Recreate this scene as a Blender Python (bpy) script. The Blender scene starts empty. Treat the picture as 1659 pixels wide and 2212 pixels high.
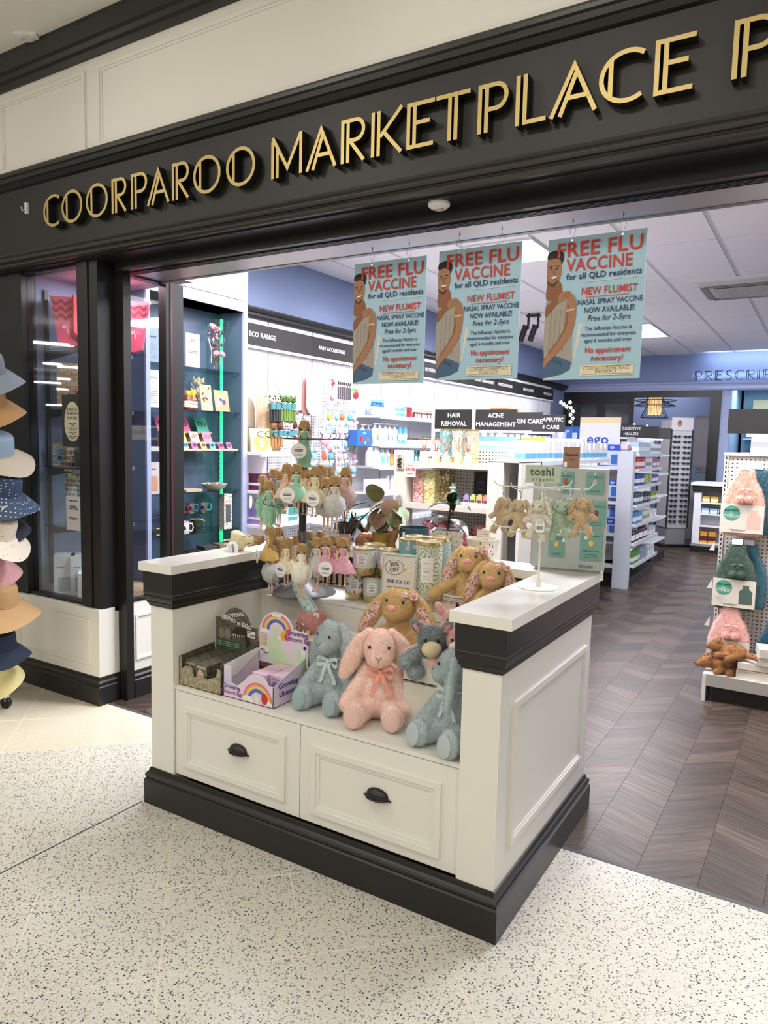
import bpy, math, random
import numpy as np
from mathutils import Vector, Matrix, Euler
C = bpy.context.scene.collection
SC = bpy.context.scene
R = math.radians
rnd = random.Random(7)
# ---------------------------------------------------------------- camera, exposure
CAM = (0.0, 0.0, 1.55)
FPX = 1564.97
cd = bpy.data.cameras.new('camera'); cam = bpy.data.objects.new('camera', cd); C.objects.link(cam)
cd.sensor_fit = 'HORIZONTAL'; cd.sensor_width = 36.0; cd.lens = 36.0 * FPX / 1659.0
cd.clip_start = 0.05; cd.clip_end = 60
yaw, pit, rol = -0.5479393, -0.09753985, 0.02348838
fw = Vector((math.sin(yaw) * math.cos(pit), math.cos(yaw) * math.cos(pit), math.sin(pit)))
rt = Vector((math.cos(yaw), -math.sin(yaw), 0)); up = rt.cross(fw)
r2 = rt * math.cos(rol) + up * math.sin(rol); u2 = up * math.cos(rol) - rt * math.sin(rol)
cam.matrix_world = Matrix(((r2.x, u2.x, -fw.x, CAM[0]), (r2.y, u2.y, -fw.y, CAM[1]), (r2.z, u2.z, -fw.z, CAM[2]), (0, 0, 0, 1)))
SC.camera = cam
SC.view_settings.view_transform = 'Standard'; SC.view_settings.look = 'None'
SC.view_settings.gamma = 1.0; SC.view_settings.use_curve_mapping = False
SC.view_settings.exposure = 0.0
cy = SC.cycles
cy.max_bounces = 8; cy.diffuse_bounces = 5; cy.glossy_bounces = 3; cy.transmission_bounces = 4; cy.transparent_max_bounces = 10
cy.use_denoising = True; cy.sample_clamp_indirect = 6.0; cy.caustics_reflective = False; cy.caustics_refractive = False
w = bpy.data.worlds.new('mall_air'); SC.world = w; w.use_nodes = True
w.node_tree.nodes['Background'].inputs[0].default_value = (1.0, 0.93, 0.84, 1); w.node_tree.nodes['Background'].inputs[1].default_value = 0.12

def area(name, loc, sx, sy, power, col, rot=(0, 0, 0), spread=180):
    l = bpy.data.lights.new(name, 'AREA'); l.shape = 'RECTANGLE'; l.size = sx; l.size_y = sy; l.energy = power; l.color = col; l.spread = R(spread)
    o = bpy.data.objects.new(name, l); C.objects.link(o); o.location = loc; o.rotation_euler = rot; return o
def spot(name, loc, target, power, col, ang=40, blend=.3, rad=.04):
    l = bpy.data.lights.new(name, 'SPOT'); l.energy = power; l.color = col; l.spot_size = R(ang); l.spot_blend = blend; l.shadow_soft_size = rad
    o = bpy.data.objects.new(name, l); C.objects.link(o); o.location = loc
    o.rotation_euler = (Vector(target) - Vector(loc)).to_track_quat('-Z', 'Y').to_euler(); return o
WARM = (1.0, .955, .865); COOL = (.965, .95, 1.0)
# mall ceiling lamps (in front of the shop, outer ones added to brighten ceiling and fascia), shop ceiling panels, wall-wash lamps over the left shelves
for x, y, p in ((-3.0, .6, 34), (-1.0, .3, 34), (1.2, .4, 34), (-2.2, -2.2, 40), (1.0, -2.2, 40), (-4.6, -1.0, 34), (-5.4, -4.4, 60), (-2.2, -4.6, 60), (1.2, -4.6, 60), (-7.6, -1.2, 60), (-7.8, -4.2, 60), (3.0, -1.0, 40)):
    area('mall_light', (x, y, 3.64), 1.2, .3, p * .57, WARM)
for x, y in ((-2.2, 5.63), (-2.2, 9.9), (-.35, 4.3), (.9, 6.8), (1.0, 10.4), (-3.3, 3.75), (-2.2, 3.45)):
    area('panel_light', (x, y, 3.05), 1.1 if x > -3 else .3, .55 if x > -3 else .9, 96 if x > -3 else 26, COOL)
for y in (4.6, 5.6, 6.6, 7.6, 8.8, 10.2):
    spot('wall_wash_light', (-2.95, y, 3.02), (-4.1, y, 1.45), 80, COOL, 95, .8, .05)
for x in (-4.9, -3.1, -1.3, .5): spot('sign_spot_light', (x, .55, 3.62), (x + .7, 2.6, 3.0), 27, WARM, 78, .9, .05)
spot('floor_spot_light', (-3.3, .9, 3.6), (-3.45, 2.2, 0), 75, (1, .80, .50), 19, .15, .03)
spot('floor_spot_light', (.9, 1.1, 3.6), (.05, 2.15, 0), 60, (1, .80, .50), 22, .3, .03)
area('dispensary_light', (-.9, 13.9, 2.6), 1.2, .5, 30, (.55, .85, 1.0))
area('consult_light', (-3.0, 14.4, 2.9), 1.5, .6, 22, (.85, .88, 1.0))
area('sign_glow_light', (-.6, 12.75, 3.05), 2.4, .05, 10, (.6, .75, 1.0), (R(62), 0, 0)); area('sign_halo_light', (-1.0, 12.955, 2.735), 2.0, .05, 1.6, (.55, .72, 1.0), (R(90), 0, 0))

# ---------------------------------------------------------------- helpers
def ray(px, py):
    return r2 * ((px - 829.5) / FPX) + u2 * (-(py - 1106.0) / FPX) + fw
def at(px, py, ax, val):
    d = ray(px, py); i = 'xyz'.index(ax); o = Vector(CAM); t = (val - o[i]) / d[i]; return o + d * t
MATS = {}
def M(name, col=(.8, .8, .8), rough=.5, metal=0.0, var=0.0, vs=30.0, bump=0.0, bs=200.0, emit=0.0, sheen=0.0, trans=0.0, alpha=1.0, spec=.5, sub=0.0, coat=0.0):
    if name in MATS: return MATS[name]
    m = bpy.data.materials.new(name); m.use_nodes = True; nt = m.node_tree; b = nt.nodes['Principled BSDF']
    b.inputs['Base Color'].default_value = (*col, 1); b.inputs['Roughness'].default_value = rough; b.inputs['Metallic'].default_value = metal
    b.inputs['Specular IOR Level'].default_value = spec
    if sheen: b.inputs['Sheen Weight'].default_value = sheen; b.inputs['Sheen Roughness'].default_value = .5
    if trans: b.inputs['Transmission Weight'].default_value = trans
    if alpha < 1: b.inputs['Alpha'].default_value = alpha
    if coat: b.inputs['Coat Weight'].default_value = coat; b.inputs['Coat Roughness'].default_value = .15
    if emit: b.inputs['Emission Color'].default_value = (*col, 1); b.inputs['Emission Strength'].default_value = emit
    if var or bump:
        tc = nt.nodes.new('ShaderNodeTexCoord')
    if var:
        n = nt.nodes.new('ShaderNodeTexNoise'); n.inputs['Scale'].default_value = vs; n.inputs['Detail'].default_value = 3
        nt.links.new(tc.outputs['Object'], n.inputs['Vector'])
        rp = nt.nodes.new('ShaderNodeMapRange'); rp.inputs[1].default_value = .3; rp.inputs[2].default_value = .7; rp.inputs[3].default_value = 1 - var; rp.inputs[4].default_value = 1 + var
        nt.links.new(n.outputs['Fac'], rp.inputs[0])
        mx = nt.nodes.new('ShaderNodeVectorMath'); mx.operation = 'SCALE'; mx.inputs[0].default_value = col
        nt.links.new(rp.outputs[0], mx.inputs['Scale']); nt.links.new(mx.outputs[0], b.inputs['Base Color'])
    if bump:
        n2 = nt.nodes.new('ShaderNodeTexNoise'); n2.inputs['Scale'].default_value = bs; n2.inputs['Detail'].default_value = 2
        nt.links.new(tc.outputs['Object'], n2.inputs['Vector'])
        bp = nt.nodes.new('ShaderNodeBump'); bp.inputs['Strength'].default_value = bump; bp.inputs['Distance'].default_value = .004
        nt.links.new(n2.outputs['Fac'], bp.inputs['Height']); nt.links.new(bp.outputs[0], b.inputs['Normal'])
    MATS[name] = m; return m
def ramp(nt, fac, stops, interp='LINEAR'):
    r = nt.nodes.new('ShaderNodeValToRGB'); r.color_ramp.interpolation = interp
    while len(r.color_ramp.elements) < len(stops): r.color_ramp.elements.new(.5)
    for e, (p, c) in zip(r.color_ramp.elements, stops): e.position = p; e.color = (*c, 1)
    nt.links.new(fac, r.inputs[0]); return r.outputs[0]
def base(name, rough=.5):
    m = bpy.data.materials.new(name); m.use_nodes = True; nt = m.node_tree; b = nt.nodes['Principled BSDF']; b.inputs['Roughness'].default_value = rough
    tc = nt.nodes.new('ShaderNodeTexCoord'); MATS[name] = m; return m, nt, b, tc
def hx(h):
    v = [int(h[i:i + 2], 16) / 255 for i in (0, 2, 4)]
    return tuple(c / 12.92 if c <= .04045 else ((c + .055) / 1.055) ** 2.4 for c in v)
def K(h, rough=.55, **k): return M('paint_%s_%d%s' % (h, rough * 100, ''.join(sorted(k))), hx(h), rough, **k)

class B:
    def __init__(s): s.v = []; s.f = []; s.m = []; s.mats = []
    def mi(s, m):
        if m is None: return 0
        if m not in s.mats: s.mats.append(m)
        return s.mats.index(m)
    def add(s, vs, fs, m=None, X=None):
        o = len(s.v); i = s.mi(m)
        s.v += [tuple(X @ Vector(v)) for v in vs] if X is not None else [tuple(v) for v in vs]
        s.f += [tuple(a + o for a in f) for f in fs]; s.m += [i] * len(fs); return s
    def box(s, x0, x1, y0, y1, z0, z1, m=None, X=None, bev=0):
        if bev:
            c = bev; vs = []; 
            for z, i in ((z0, c), (z0 + c, 0), (z1 - c, 0), (z1, c)):
                a, b, d, e = x0 + i, x1 - i, y0 + i, y1 - i; k = 0 if i else c
                vs += [(a + k, d, z), (b - k, d, z), (b, d + k, z), (b, e - k, z), (b - k, e, z), (a + k, e, z), (a, e - k, z), (a, d + k, z)] if not i else [(a, d, z), (b, d, z), (b, d, z), (b, e, z), (b, e, z), (a, e, z), (a, e, z), (a, d, z)]
            fs = [tuple(range(7, -1, -1)), tuple(range(24, 32))]
            for r in range(3):
                for j in range(8): fs.append((r * 8 + j, r * 8 + (j + 1) % 8, (r + 1) * 8 + (j + 1) % 8, (r + 1) * 8 + j))
            return s.add(vs, fs, m, X)
        return s.add([(x0, y0, z0), (x1, y0, z0), (x1, y1, z0), (x0, y1, z0), (x0, y0, z1), (x1, y0, z1), (x1, y1, z1), (x0, y1, z1)],
                     [(3, 2, 1, 0), (4, 5, 6, 7), (0, 1, 5, 4), (1, 2, 6, 5), (2, 3, 7, 6), (3, 0, 4, 7)], m, X)
    def lathe(s, prof, m=None, n=20, c=(0, 0, 0), X=None, cap=True):
        vs = []; fs = []
        for r, z in prof:
            for j in range(n): a = 2 * math.pi * j / n; vs.append((c[0] + r * math.cos(a), c[1] + r * math.sin(a), c[2] + z))
        for i in range(len(prof) - 1):
            for j in range(n): fs.append((i * n + j, i * n + (j + 1) % n, (i + 1) * n + (j + 1) % n, (i + 1) * n + j))
        if cap: fs += [tuple(range(n - 1, -1, -1)), tuple((len(prof) - 1) * n + j for j in range(n))]
        return s.add(vs, fs, m, X)
    def tube(s, pts, r, m=None, n=6, closed=False, X=None, caps=True):
        P = [Vector(p) for p in pts]; k = len(P); vs = []; fs = []; rr = r if isinstance(r, (list, tuple)) else [r] * k
        pu = None
        for i, p in enumerate(P):
            t = (P[(i + 1) % k] - P[i - 1]) if closed else (P[min(i + 1, k - 1)] - P[max(i - 1, 0)])
            t.normalize()
            if pu is None:
                pu = t.orthogonal().normalized()
            pu = (pu - t * pu.dot(t));
            if pu.length < 1e-6: pu = t.orthogonal()
            pu.normalize(); q = t.cross(pu)
            for j in range(n): a = 2 * math.pi * j / n; vs.append(p + (pu * math.cos(a) + q * math.sin(a)) * rr[i])
        for i in range(k if closed else k - 1):
            for j in range(n): fs.append((i * n + j, i * n + (j + 1) % n, ((i + 1) % k) * n + (j + 1) % n, ((i + 1) % k) * n + j))
        if not closed and caps: fs += [tuple(range(n - 1, -1, -1)), tuple((k - 1) * n + j for j in range(n))]
        return s.add(vs, fs, m, X)
    def ell(s, c, rad, m=None, rot=(0, 0, 0), nu=14, nv=9, X=None):
        E = Euler([R(a) for a in rot]).to_matrix(); vs = []; fs = []; c = Vector(c)
        for i in range(nv + 1):
            th = math.pi * i / nv
            for j in range(nu):
                a = 2 * math.pi * j / nu
                vs.append(c + E @ Vector((rad[0] * math.sin(th) * math.cos(a), rad[1] * math.sin(th) * math.sin(a), -rad[2] * math.cos(th))))
        for i in range(nv):
            for j in range(nu): fs.append((i * nu + j, i * nu + (j + 1) % nu, (i + 1) * nu + (j + 1) % nu, (i + 1) * nu + j))
        return s.add(vs, fs, m, X)
    def prism(s, pts, y0, y1, m=None, X=None, side=None):        # outline in x,z; front face at y0
        n = len(pts)
        if sum(pts[i][0] * pts[(i + 1) % n][1] - pts[(i + 1) % n][0] * pts[i][1] for i in range(n)) < 0: pts = pts[::-1]
        vs = [(p[0], y0, p[1]) for p in pts] + [(p[0], y1, p[1]) for p in pts]
        s.add(vs, [tuple(range(n)), tuple(range(2 * n - 1, n - 1, -1))], m, X)
        o = len(s.v) - 2 * n; i = s.mi(side if side else m)
        for j in range(n): s.f.append((o + j, o + n + j, o + n + (j + 1) % n, o + (j + 1) % n)); s.m.append(i)
        return s
    def sweep(s, prof, path, m=None, closed=True):                # prof (out, z) along plan path, mitred; closed plan
        n = len(path); k = len(prof); vs = []; fs = []
        for i in range(n):
            p = Vector(path[i]); a = Vector(path[i - 1]) if (closed or i) else None; b = Vector(path[(i + 1) % n]) if (closed or i < n - 1) else None
            d1 = (p - a).normalized() if a else (b - p).normalized(); d2 = (b - p).normalized() if b else d1
            n1 = Vector((d1.y, -d1.x)); n2 = Vector((d2.y, -d2.x)); nn = (n1 + n2); nn = nn / max(nn.dot(n1), 1e-6) if nn.length > 1e-6 else n1
            for o, z in prof: q = p + nn * o; vs.append((q.x, q.y, z))
        for i in range(n if closed else n - 1):
            for j in range(k - 1): fs.append((i * k + j, ((i + 1) % n) * k + j, ((i + 1) % n) * k + j + 1, i * k + j + 1))
        if not closed: fs += [tuple(range(k - 1, -1, -1)), tuple((n - 1) * k + j for j in range(k))]
        return s.add(vs, fs, m)
    def mesh(s, name, smooth=False):
        me = bpy.data.meshes.new(name); me.from_pydata([tuple(v) for v in s.v], [], s.f)
        for m in s.mats: me.materials.append(m)
        me.polygons.foreach_set('material_index', s.m)
        if smooth: me.shade_smooth(); me.set_sharp_from_angle(angle=R(smooth if smooth > 1 else 40))
        me.update(); return me
    def build(s, name, parent=None, loc=(0, 0, 0), rz=0, smooth=True, rot=None, fix=True):
        me = s.mesh(name, smooth); o = bpy.data.objects.new(name, me); C.objects.link(o); o.location = loc; o.rotation_euler = rot or (0, 0, R(rz))
        if parent: o.parent = parent
        return o
def tag(o, label=None, cat=None, group=None, kind=None):
    if label: o['label'] = label
    if cat: o['category'] = cat
    if group: o['group'] = group
    if kind: o['kind'] = kind
    return o
def thing(name, label, cat, loc=(0, 0, 0), rz=0, group=None, rot=None):
    o = bpy.data.objects.new(name, None); o.empty_display_size = .05; C.objects.link(o); o.location = loc; o.rotation_euler = rot or (0, 0, R(rz))
    return tag(o, label, cat, group)
def dup(root, loc=None, rz=None, label=None, group=None, rot=None, scale=None, mats=None):
    r = root.copy(); C.objects.link(r)
    if loc is not None: r.location = loc
    if rz is not None: r.rotation_euler = (0, 0, R(rz))
    if rot is not None: r.rotation_euler = rot
    if scale is not None: r.scale = (scale,) * 3
    if label: r['label'] = label
    if group: r['group'] = group
    for ch in list(root.children):
        c = ch.copy(); C.objects.link(c); c.parent = r
        for g in list(ch.children): d = g.copy(); C.objects.link(d); d.parent = c
    return r
def S(o): o['kind'] = 'structure'; return o
TXT = {}
def txt(s, size, mat, parent, loc, rz=0, rot=None, bold=0, ext=.0004, al='CENTER', fitw=None, name='lettering', shear=0, sx=1.0, ls=1.0, res=2):
    key = (s, size, mat.name, bold, ext, al, fitw, shear, sx, ls)
    if key not in TXT:
        cu = bpy.data.curves.new(name, 'FONT'); cu.body = s; cu.size = size; cu.align_x = al; cu.align_y = 'CENTER'; cu.extrude = ext; cu.offset = bold * size; cu.shear = shear
        cu.resolution_u = res; cu.space_line = ls; cu.space_character = 1 + bold * 2.6
        o = bpy.data.objects.new(name, cu); C.objects.link(o); bpy.context.view_layer.update()
        me = bpy.data.meshes.new_from_object(o); bpy.data.objects.remove(o); bpy.data.curves.remove(cu)
        n = len(me.vertices); a = np.empty(n * 3, np.float32); me.vertices.foreach_get('co', a); a = a.reshape(-1, 3)
        if n:
            k = fitw / max(1e-6, a[:, 0].max() - a[:, 0].min()) if fitw else 1.0
            a[:, 0] *= (k if sx == 'fit' else (k if fitw else sx))
            if fitw and sx != 'fit': a[:, 1] *= k
            a = np.stack([a[:, 0], -a[:, 2], a[:, 1]], 1); me.vertices.foreach_set('co', a.ravel().astype(np.float32))
        me.materials.clear(); me.materials.append(mat); me.update(); TXT[key] = me
    o = bpy.data.objects.new(name, TXT[key]); C.objects.link(o); o.location = loc; o.rotation_euler = rot or (0, 0, R(rz)); o.parent = parent; return o
def remesh(b, vox, smooth=4):
    me = b.mesh('body'); o = bpy.data.objects.new('body', me); C.objects.link(o)
    r = o.modifiers.new('r', 'REMESH'); r.mode = 'VOXEL'; r.voxel_size = vox; r.use_smooth_shade = True
    q = o.modifiers.new('s', 'SMOOTH'); q.factor = .6; q.iterations = smooth
    dg = bpy.context.evaluated_depsgraph_get(); ne = bpy.data.meshes.new_from_object(o.evaluated_get(dg), depsgraph=dg); bpy.data.objects.remove(o); return ne
def furred(me, n, L, wd, mat, seed=1, droop=.25, lean=.55):
    """the surface with n short blades of pile standing on it, as one mesh"""
    g = np.random.default_rng(seed); me.calc_loop_triangles()
    nv = len(me.vertices); co = np.empty(nv * 3, np.float32); me.vertices.foreach_get('co', co); co = co.reshape(-1, 3)
    nm = np.empty(nv * 3, np.float32); me.vertices.foreach_get('normal', nm); nm = nm.reshape(-1, 3)
    tr = np.empty(len(me.loop_triangles) * 3, np.int32); me.loop_triangles.foreach_get('vertices', tr); tr = tr.reshape(-1, 3)
    a, b, c = co[tr[:, 0]], co[tr[:, 1]], co[tr[:, 2]]; ar = np.linalg.norm(np.cross(b - a, c - a), axis=1)
    t = g.choice(len(tr), n, p=ar / ar.sum()); u = g.random((n, 1)); v = g.random((n, 1)); fl = (u + v) > 1; u = np.where(fl, 1 - u, u); v = np.where(fl, 1 - v, v)
    p = a[t] + u * (b[t] - a[t]) + v * (c[t] - a[t]); nn = nm[tr[t, 0]]
    d = nn + g.normal(0, lean, (n, 3)); d[:, 2] -= droop; d /= np.linalg.norm(d, axis=1)[:, None]; d *= L * (.6 + .6 * g.random((n, 1)))
    sd = np.cross(d, g.normal(0, 1, (n, 3))); sd /= np.linalg.norm(sd, axis=1)[:, None]; sd *= wd / 2
    bl = np.stack([p - sd - nn * .001, p + sd - nn * .001, p + d], 1).reshape(-1, 3)
    npoly = len(me.polygons); ls = np.empty(npoly, np.int32); lt = np.empty(npoly, np.int32); me.polygons.foreach_get('loop_start', ls); me.polygons.foreach_get('loop_total', lt)
    lv = np.empty(len(me.loops), np.int32); me.loops.foreach_get('vertex_index', lv)
    out = bpy.data.meshes.new('fur'); out.vertices.add(nv + 3 * n); out.vertices.foreach_set('co', np.concatenate([co, bl]).astype(np.float32).ravel())
    out.loops.add(len(lv) + 3 * n); out.loops.foreach_set('vertex_index', np.concatenate([lv, np.arange(nv, nv + 3 * n, dtype=np.int32)]))
    out.polygons.add(npoly + n); out.polygons.foreach_set('loop_start', np.concatenate([ls, len(lv) + 3 * np.arange(n, dtype=np.int32)]).astype(np.int32))
    out.materials.append(mat); out.update(calc_edges=True); out.shade_smooth()
    return out
def mobj(name, me, parent=None, loc=(0, 0, 0), rz=0, rot=None):
    o = bpy.data.objects.new(name, me); C.objects.link(o); o.location = loc; o.rotation_euler = rot or (0, 0, R(rz))
    if parent: o.parent = parent
    return o
def arc(cx, cz, r, a0, a1, n=12, rz_=None):
    return [(cx + r * math.cos(R(a0 + (a1 - a0) * i / n)), cz + (rz_ or r) * math.sin(R(a0 + (a1 - a0) * i / n))) for i in range(n + 1)]
# ---------------------------------------------------------------- materials of the setting
def m_terrazzo(name, basec, dots, rough):
    m, nt, b, tc = base(name, rough); v = nt.nodes.new('ShaderNodeTexVoronoi'); v.inputs['Scale'].default_value = 125; v.inputs['Randomness'].default_value = 1
    g = nt.nodes.new('ShaderNodeNewGeometry'); nt.links.new(g.outputs['Position'], v.inputs['Vector'])
    wn = nt.nodes.new('ShaderNodeSeparateColor'); nt.links.new(v.outputs['Color'], wn.inputs[0])
    pick = nt.nodes.new('ShaderNodeMath'); pick.operation = 'LESS_THAN'; pick.inputs[1].default_value = dots; nt.links.new(wn.outputs[0], pick.inputs[0])
    near = nt.nodes.new('ShaderNodeMath'); near.operation = 'LESS_THAN'; nt.links.new(v.outputs['Distance'], near.inputs[0])
    sz = nt.nodes.new('ShaderNodeMath'); sz.operation = 'MULTIPLY_ADD'; sz.inputs[1].default_value = .38; sz.inputs[2].default_value = .10; nt.links.new(wn.outputs[1], sz.inputs[0]); nt.links.new(sz.outputs[0], near.inputs[1])
    mu = nt.nodes.new('ShaderNodeMath'); mu.operation = 'MULTIPLY'; nt.links.new(pick.outputs[0], mu.inputs[0]); nt.links.new(near.outputs[0], mu.inputs[1])
    n = nt.nodes.new('ShaderNodeTexNoise'); n.inputs['Scale'].default_value = 160; nt.links.new(g.outputs['Position'], n.inputs['Vector'])
    bc = ramp(nt, n.outputs['Fac'], [(.3, tuple(c * .84 for c in basec)), (.55, basec), (.7, tuple(min(1, c * 1.12) for c in basec))])
    dk = ramp(nt, wn.outputs[2], [(0, (.03, .033, .04)), (.55, (.07, .07, .075)), (.75, (.22, .21, .19)), (1, (.40, .38, .33))])
    mx = nt.nodes.new('ShaderNodeMix'); mx.data_type = 'RGBA'; nt.links.new(mu.outputs[0], mx.inputs['Factor']); nt.links.new(bc, mx.inputs[6]); nt.links.new(dk, mx.inputs[7])
    nt.links.new(mx.outputs[2], b.inputs['Base Color']); return m
TERR = m_terrazzo('terrazzo', (.68, .655, .585), .92, .28)
MARB = M('cream_stone', (.66, .61, .50), .25, var=.05, vs=60)
GROUT = K('ebe4d2', .7)
def m_wood(name, c0, c1, rough=.40, sx=1.0, ang=0, lo=.68, hi=1.25):
    m, nt, b, tc = base(name, rough)
    oi = nt.nodes.new('ShaderNodeObjectInfo'); mp = nt.nodes.new('ShaderNodeMapping'); mp.inputs['Scale'].default_value = (4 * sx, 60 * sx, 20)
    ad = nt.nodes.new('ShaderNodeVectorMath'); ad.operation = 'ADD'; sc = nt.nodes.new('ShaderNodeVectorMath'); sc.operation = 'SCALE'; sc.inputs[0].default_value = (3.1, 7.7, 5.3)
    ml = nt.nodes.new('ShaderNodeMath'); ml.operation = 'MULTIPLY'; ml.inputs[1].default_value = 9; nt.links.new(oi.outputs['Random'], ml.inputs[0]); nt.links.new(ml.outputs[0], sc.inputs['Scale'])
    m0 = nt.nodes.new('ShaderNodeMapping'); m0.inputs['Rotation'].default_value = (0, 0, R(-ang)); nt.links.new(tc.outputs['Object'], m0.inputs[0]); nt.links.new(m0.outputs[0], mp.inputs[0]); nt.links.new(mp.outputs[0], ad.inputs[0]); nt.links.new(sc.outputs[0], ad.inputs[1])
    n = nt.nodes.new('ShaderNodeTexNoise'); n.inputs['Scale'].default_value = 1.0; n.inputs['Detail'].default_value = 5; n.inputs['Distortion'].default_value = .6; nt.links.new(ad.outputs[0], n.inputs['Vector'])
    col = ramp(nt, n.outputs['Fac'], [(.28, c0), (.5, tuple((a + q) / 2 for a, q in zip(c0, c1))), (.72, c1)])
    mr = nt.nodes.new('ShaderNodeMapRange'); mr.inputs[3].default_value = lo; mr.inputs[4].default_value = hi; nt.links.new(oi.outputs['Random'], mr.inputs[0])
    ms = nt.nodes.new('ShaderNodeVectorMath'); ms.operation = 'SCALE'; nt.links.new(col, ms.inputs[0]); nt.links.new(mr.outputs[0], ms.inputs['Scale']); nt.links.new(ms.outputs[0], b.inputs['Base Color'])
    return m
WC = ((.024, .0165, .013), (.098, .067, .051)); WOODF = m_wood('dark_oak_plank', *WC, .36, 1, 0, .62, 1.35); WOODA = m_wood('dark_oak_plank_rising', *WC, .36, 1, 41, .62, 1.35); WOODB = m_wood('dark_oak_plank_falling', *WC, .36, 1, -22, .62, 1.35); FARW = [m_wood('far_plank_%s_%d' % (nm, q), *WC, .36, 1, an, v_, v_) for nm, an in (('rising', 41), ('falling', -22)) for q, v_ in enumerate((.65, 1.0, 1.4))]
PALEWOOD = m_wood('pale_wood', (.42, .28, .16), (.60, .44, .28), .5)
WHITE = M('cabinet_white', (.80, .795, .745), .42)
PANELW = M('fascia_white', (.80, .785, .735), .5)
BLACK = M('satin_black', (.010, .0095, .009), .38)
BLACKM = M('black_board', (.014, .013, .0125), .5)
ALU = M('soffit_metal', (.42, .41, .43), .38, .6)
GREYM = M('grey_metal', (.30, .30, .31), .4, .7)
CHROME = M('chrome', (.8, .8, .8), .15, 1.0)
GOLD = M('brass_face', (.50, .375, .14), .42, .45)
BLUEW = M('blue_wall', (.215, .27, .43), .6)
LAV = M('lavender_board', (.36, .41, .60), .5)
LAV2 = M('lavender_panel', (.58, .60, .74), .5)
TEAL = M('teal_niche', (.10, .135, .215), .45)
CEILT = M('ceiling_tile', (.86, .82, .83), .8, var=.05, vs=140)
CEILM = M('mall_ceiling', (.86, .845, .80), .8)
GRIDM = M('ceiling_bar', (.55, .55, .56), .6)
SHELFW = M('shelf_white', (.83, .83, .86), .4)
SHELFC = M('shelf_cream', (.66, .62, .56), .45)
def m_glass(name, tint, f, rough=.02):
    m = bpy.data.materials.new(name); m.use_nodes = True; nt = m.node_tree; nt.nodes.clear()
    o = nt.nodes.new('ShaderNodeOutputMaterial'); t = nt.nodes.new('ShaderNodeBsdfTransparent'); t.inputs[0].default_value = (*tint, 1)
    g = nt.nodes.new('ShaderNodeBsdfGlossy'); g.inputs['Roughness'].default_value = rough; lw = nt.nodes.new('ShaderNodeLayerWeight'); lw.inputs[0].default_value = .5
    pw_ = nt.nodes.new('ShaderNodeMath'); pw_.operation = 'POWER'; pw_.inputs[1].default_value = 4; nt.links.new(lw.outputs[1], pw_.inputs[0]); ma = nt.nodes.new('ShaderNodeMath'); ma.operation = 'MULTIPLY_ADD'; ma.inputs[1].default_value = .9; ma.inputs[2].default_value = .045 * f; nt.links.new(pw_.outputs[0], ma.inputs[0])
    x = nt.nodes.new('ShaderNodeMixShader'); nt.links.new(ma.outputs[0], x.inputs[0]); nt.links.new(t.outputs[0], x.inputs[1]); nt.links.new(g.outputs[0], x.inputs[2]); nt.links.new(x.outputs[0], o.inputs[0])
    MATS[name] = m; return m
GLASS = m_glass('window_glass', (.92, .94, .96), 1.6)
SGLASS = m_glass('shelf_glass', (.80, .90, .88), 2.0)
CELLO = m_glass('clear_film', (.93, .95, .95), 3.0, .12)
LAMPW = M('lamp_white', (1, 1, 1), .5, emit=3.2)
DOWN = M('downlight_glow', (1, .96, .88), .5, emit=6)
INKW = M('print_white', (.82, .82, .82), .6)
INKB = M('print_black', (.012, .012, .014), .6)
GREYT = K('8a8a8c', .6)
MIDG = K('4a4c52', .6)
# pegboard: white board, dark holes
def m_peg(name, col, hole, pitch, r, ua, ub):
    m, nt, b, tc = base(name, .5); sp = nt.nodes.new('ShaderNodeSeparateXYZ'); g = nt.nodes.new('ShaderNodeNewGeometry'); nt.links.new(g.outputs['Position'], sp.inputs[0])
    ds = []
    for u in (ua, ub):
        a = nt.nodes.new('ShaderNodeMath'); a.operation = 'MULTIPLY'; a.inputs[1].default_value = 1 / pitch; nt.links.new(sp.outputs[u], a.inputs[0])
        f = nt.nodes.new('ShaderNodeMath'); f.operation = 'FRACT'; nt.links.new(a.outputs[0], f.inputs[0])
        d = nt.nodes.new('ShaderNodeMath'); d.operation = 'SUBTRACT'; d.inputs[1].default_value = .5; nt.links.new(f.outputs[0], d.inputs[0])
        q = nt.nodes.new('ShaderNodeMath'); q.operation = 'POWER'; q.inputs[1].default_value = 2; nt.links.new(d.outputs[0], q.inputs[0]); ds.append(q)
    ad = nt.nodes.new('ShaderNodeMath'); nt.links.new(ds[0].outputs[0], ad.inputs[0]); nt.links.new(ds[1].outputs[0], ad.inputs[1])
    lt = nt.nodes.new('ShaderNodeMath'); lt.operation = 'LESS_THAN'; lt.inputs[1].default_value = (r / pitch) ** 2; nt.links.new(ad.outputs[0], lt.inputs[0])
    mx = nt.nodes.new('ShaderNodeMix'); mx.data_type = 'RGBA'; mx.inputs[6].default_value = (*col, 1); mx.inputs[7].default_value = (*hole, 1); nt.links.new(lt.outputs[0], mx.inputs['Factor']); nt.links.new(mx.outputs[2], b.inputs['Base Color']); return m
PEGX = m_peg('pegboard_side', (.80, .80, .82), (.10, .10, .10), .025, .0052, 1, 2)
PEGY = m_peg('pegboard_front', (.62, .58, .53), (.05, .045, .04), .0254, .0052, 0, 2)

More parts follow.
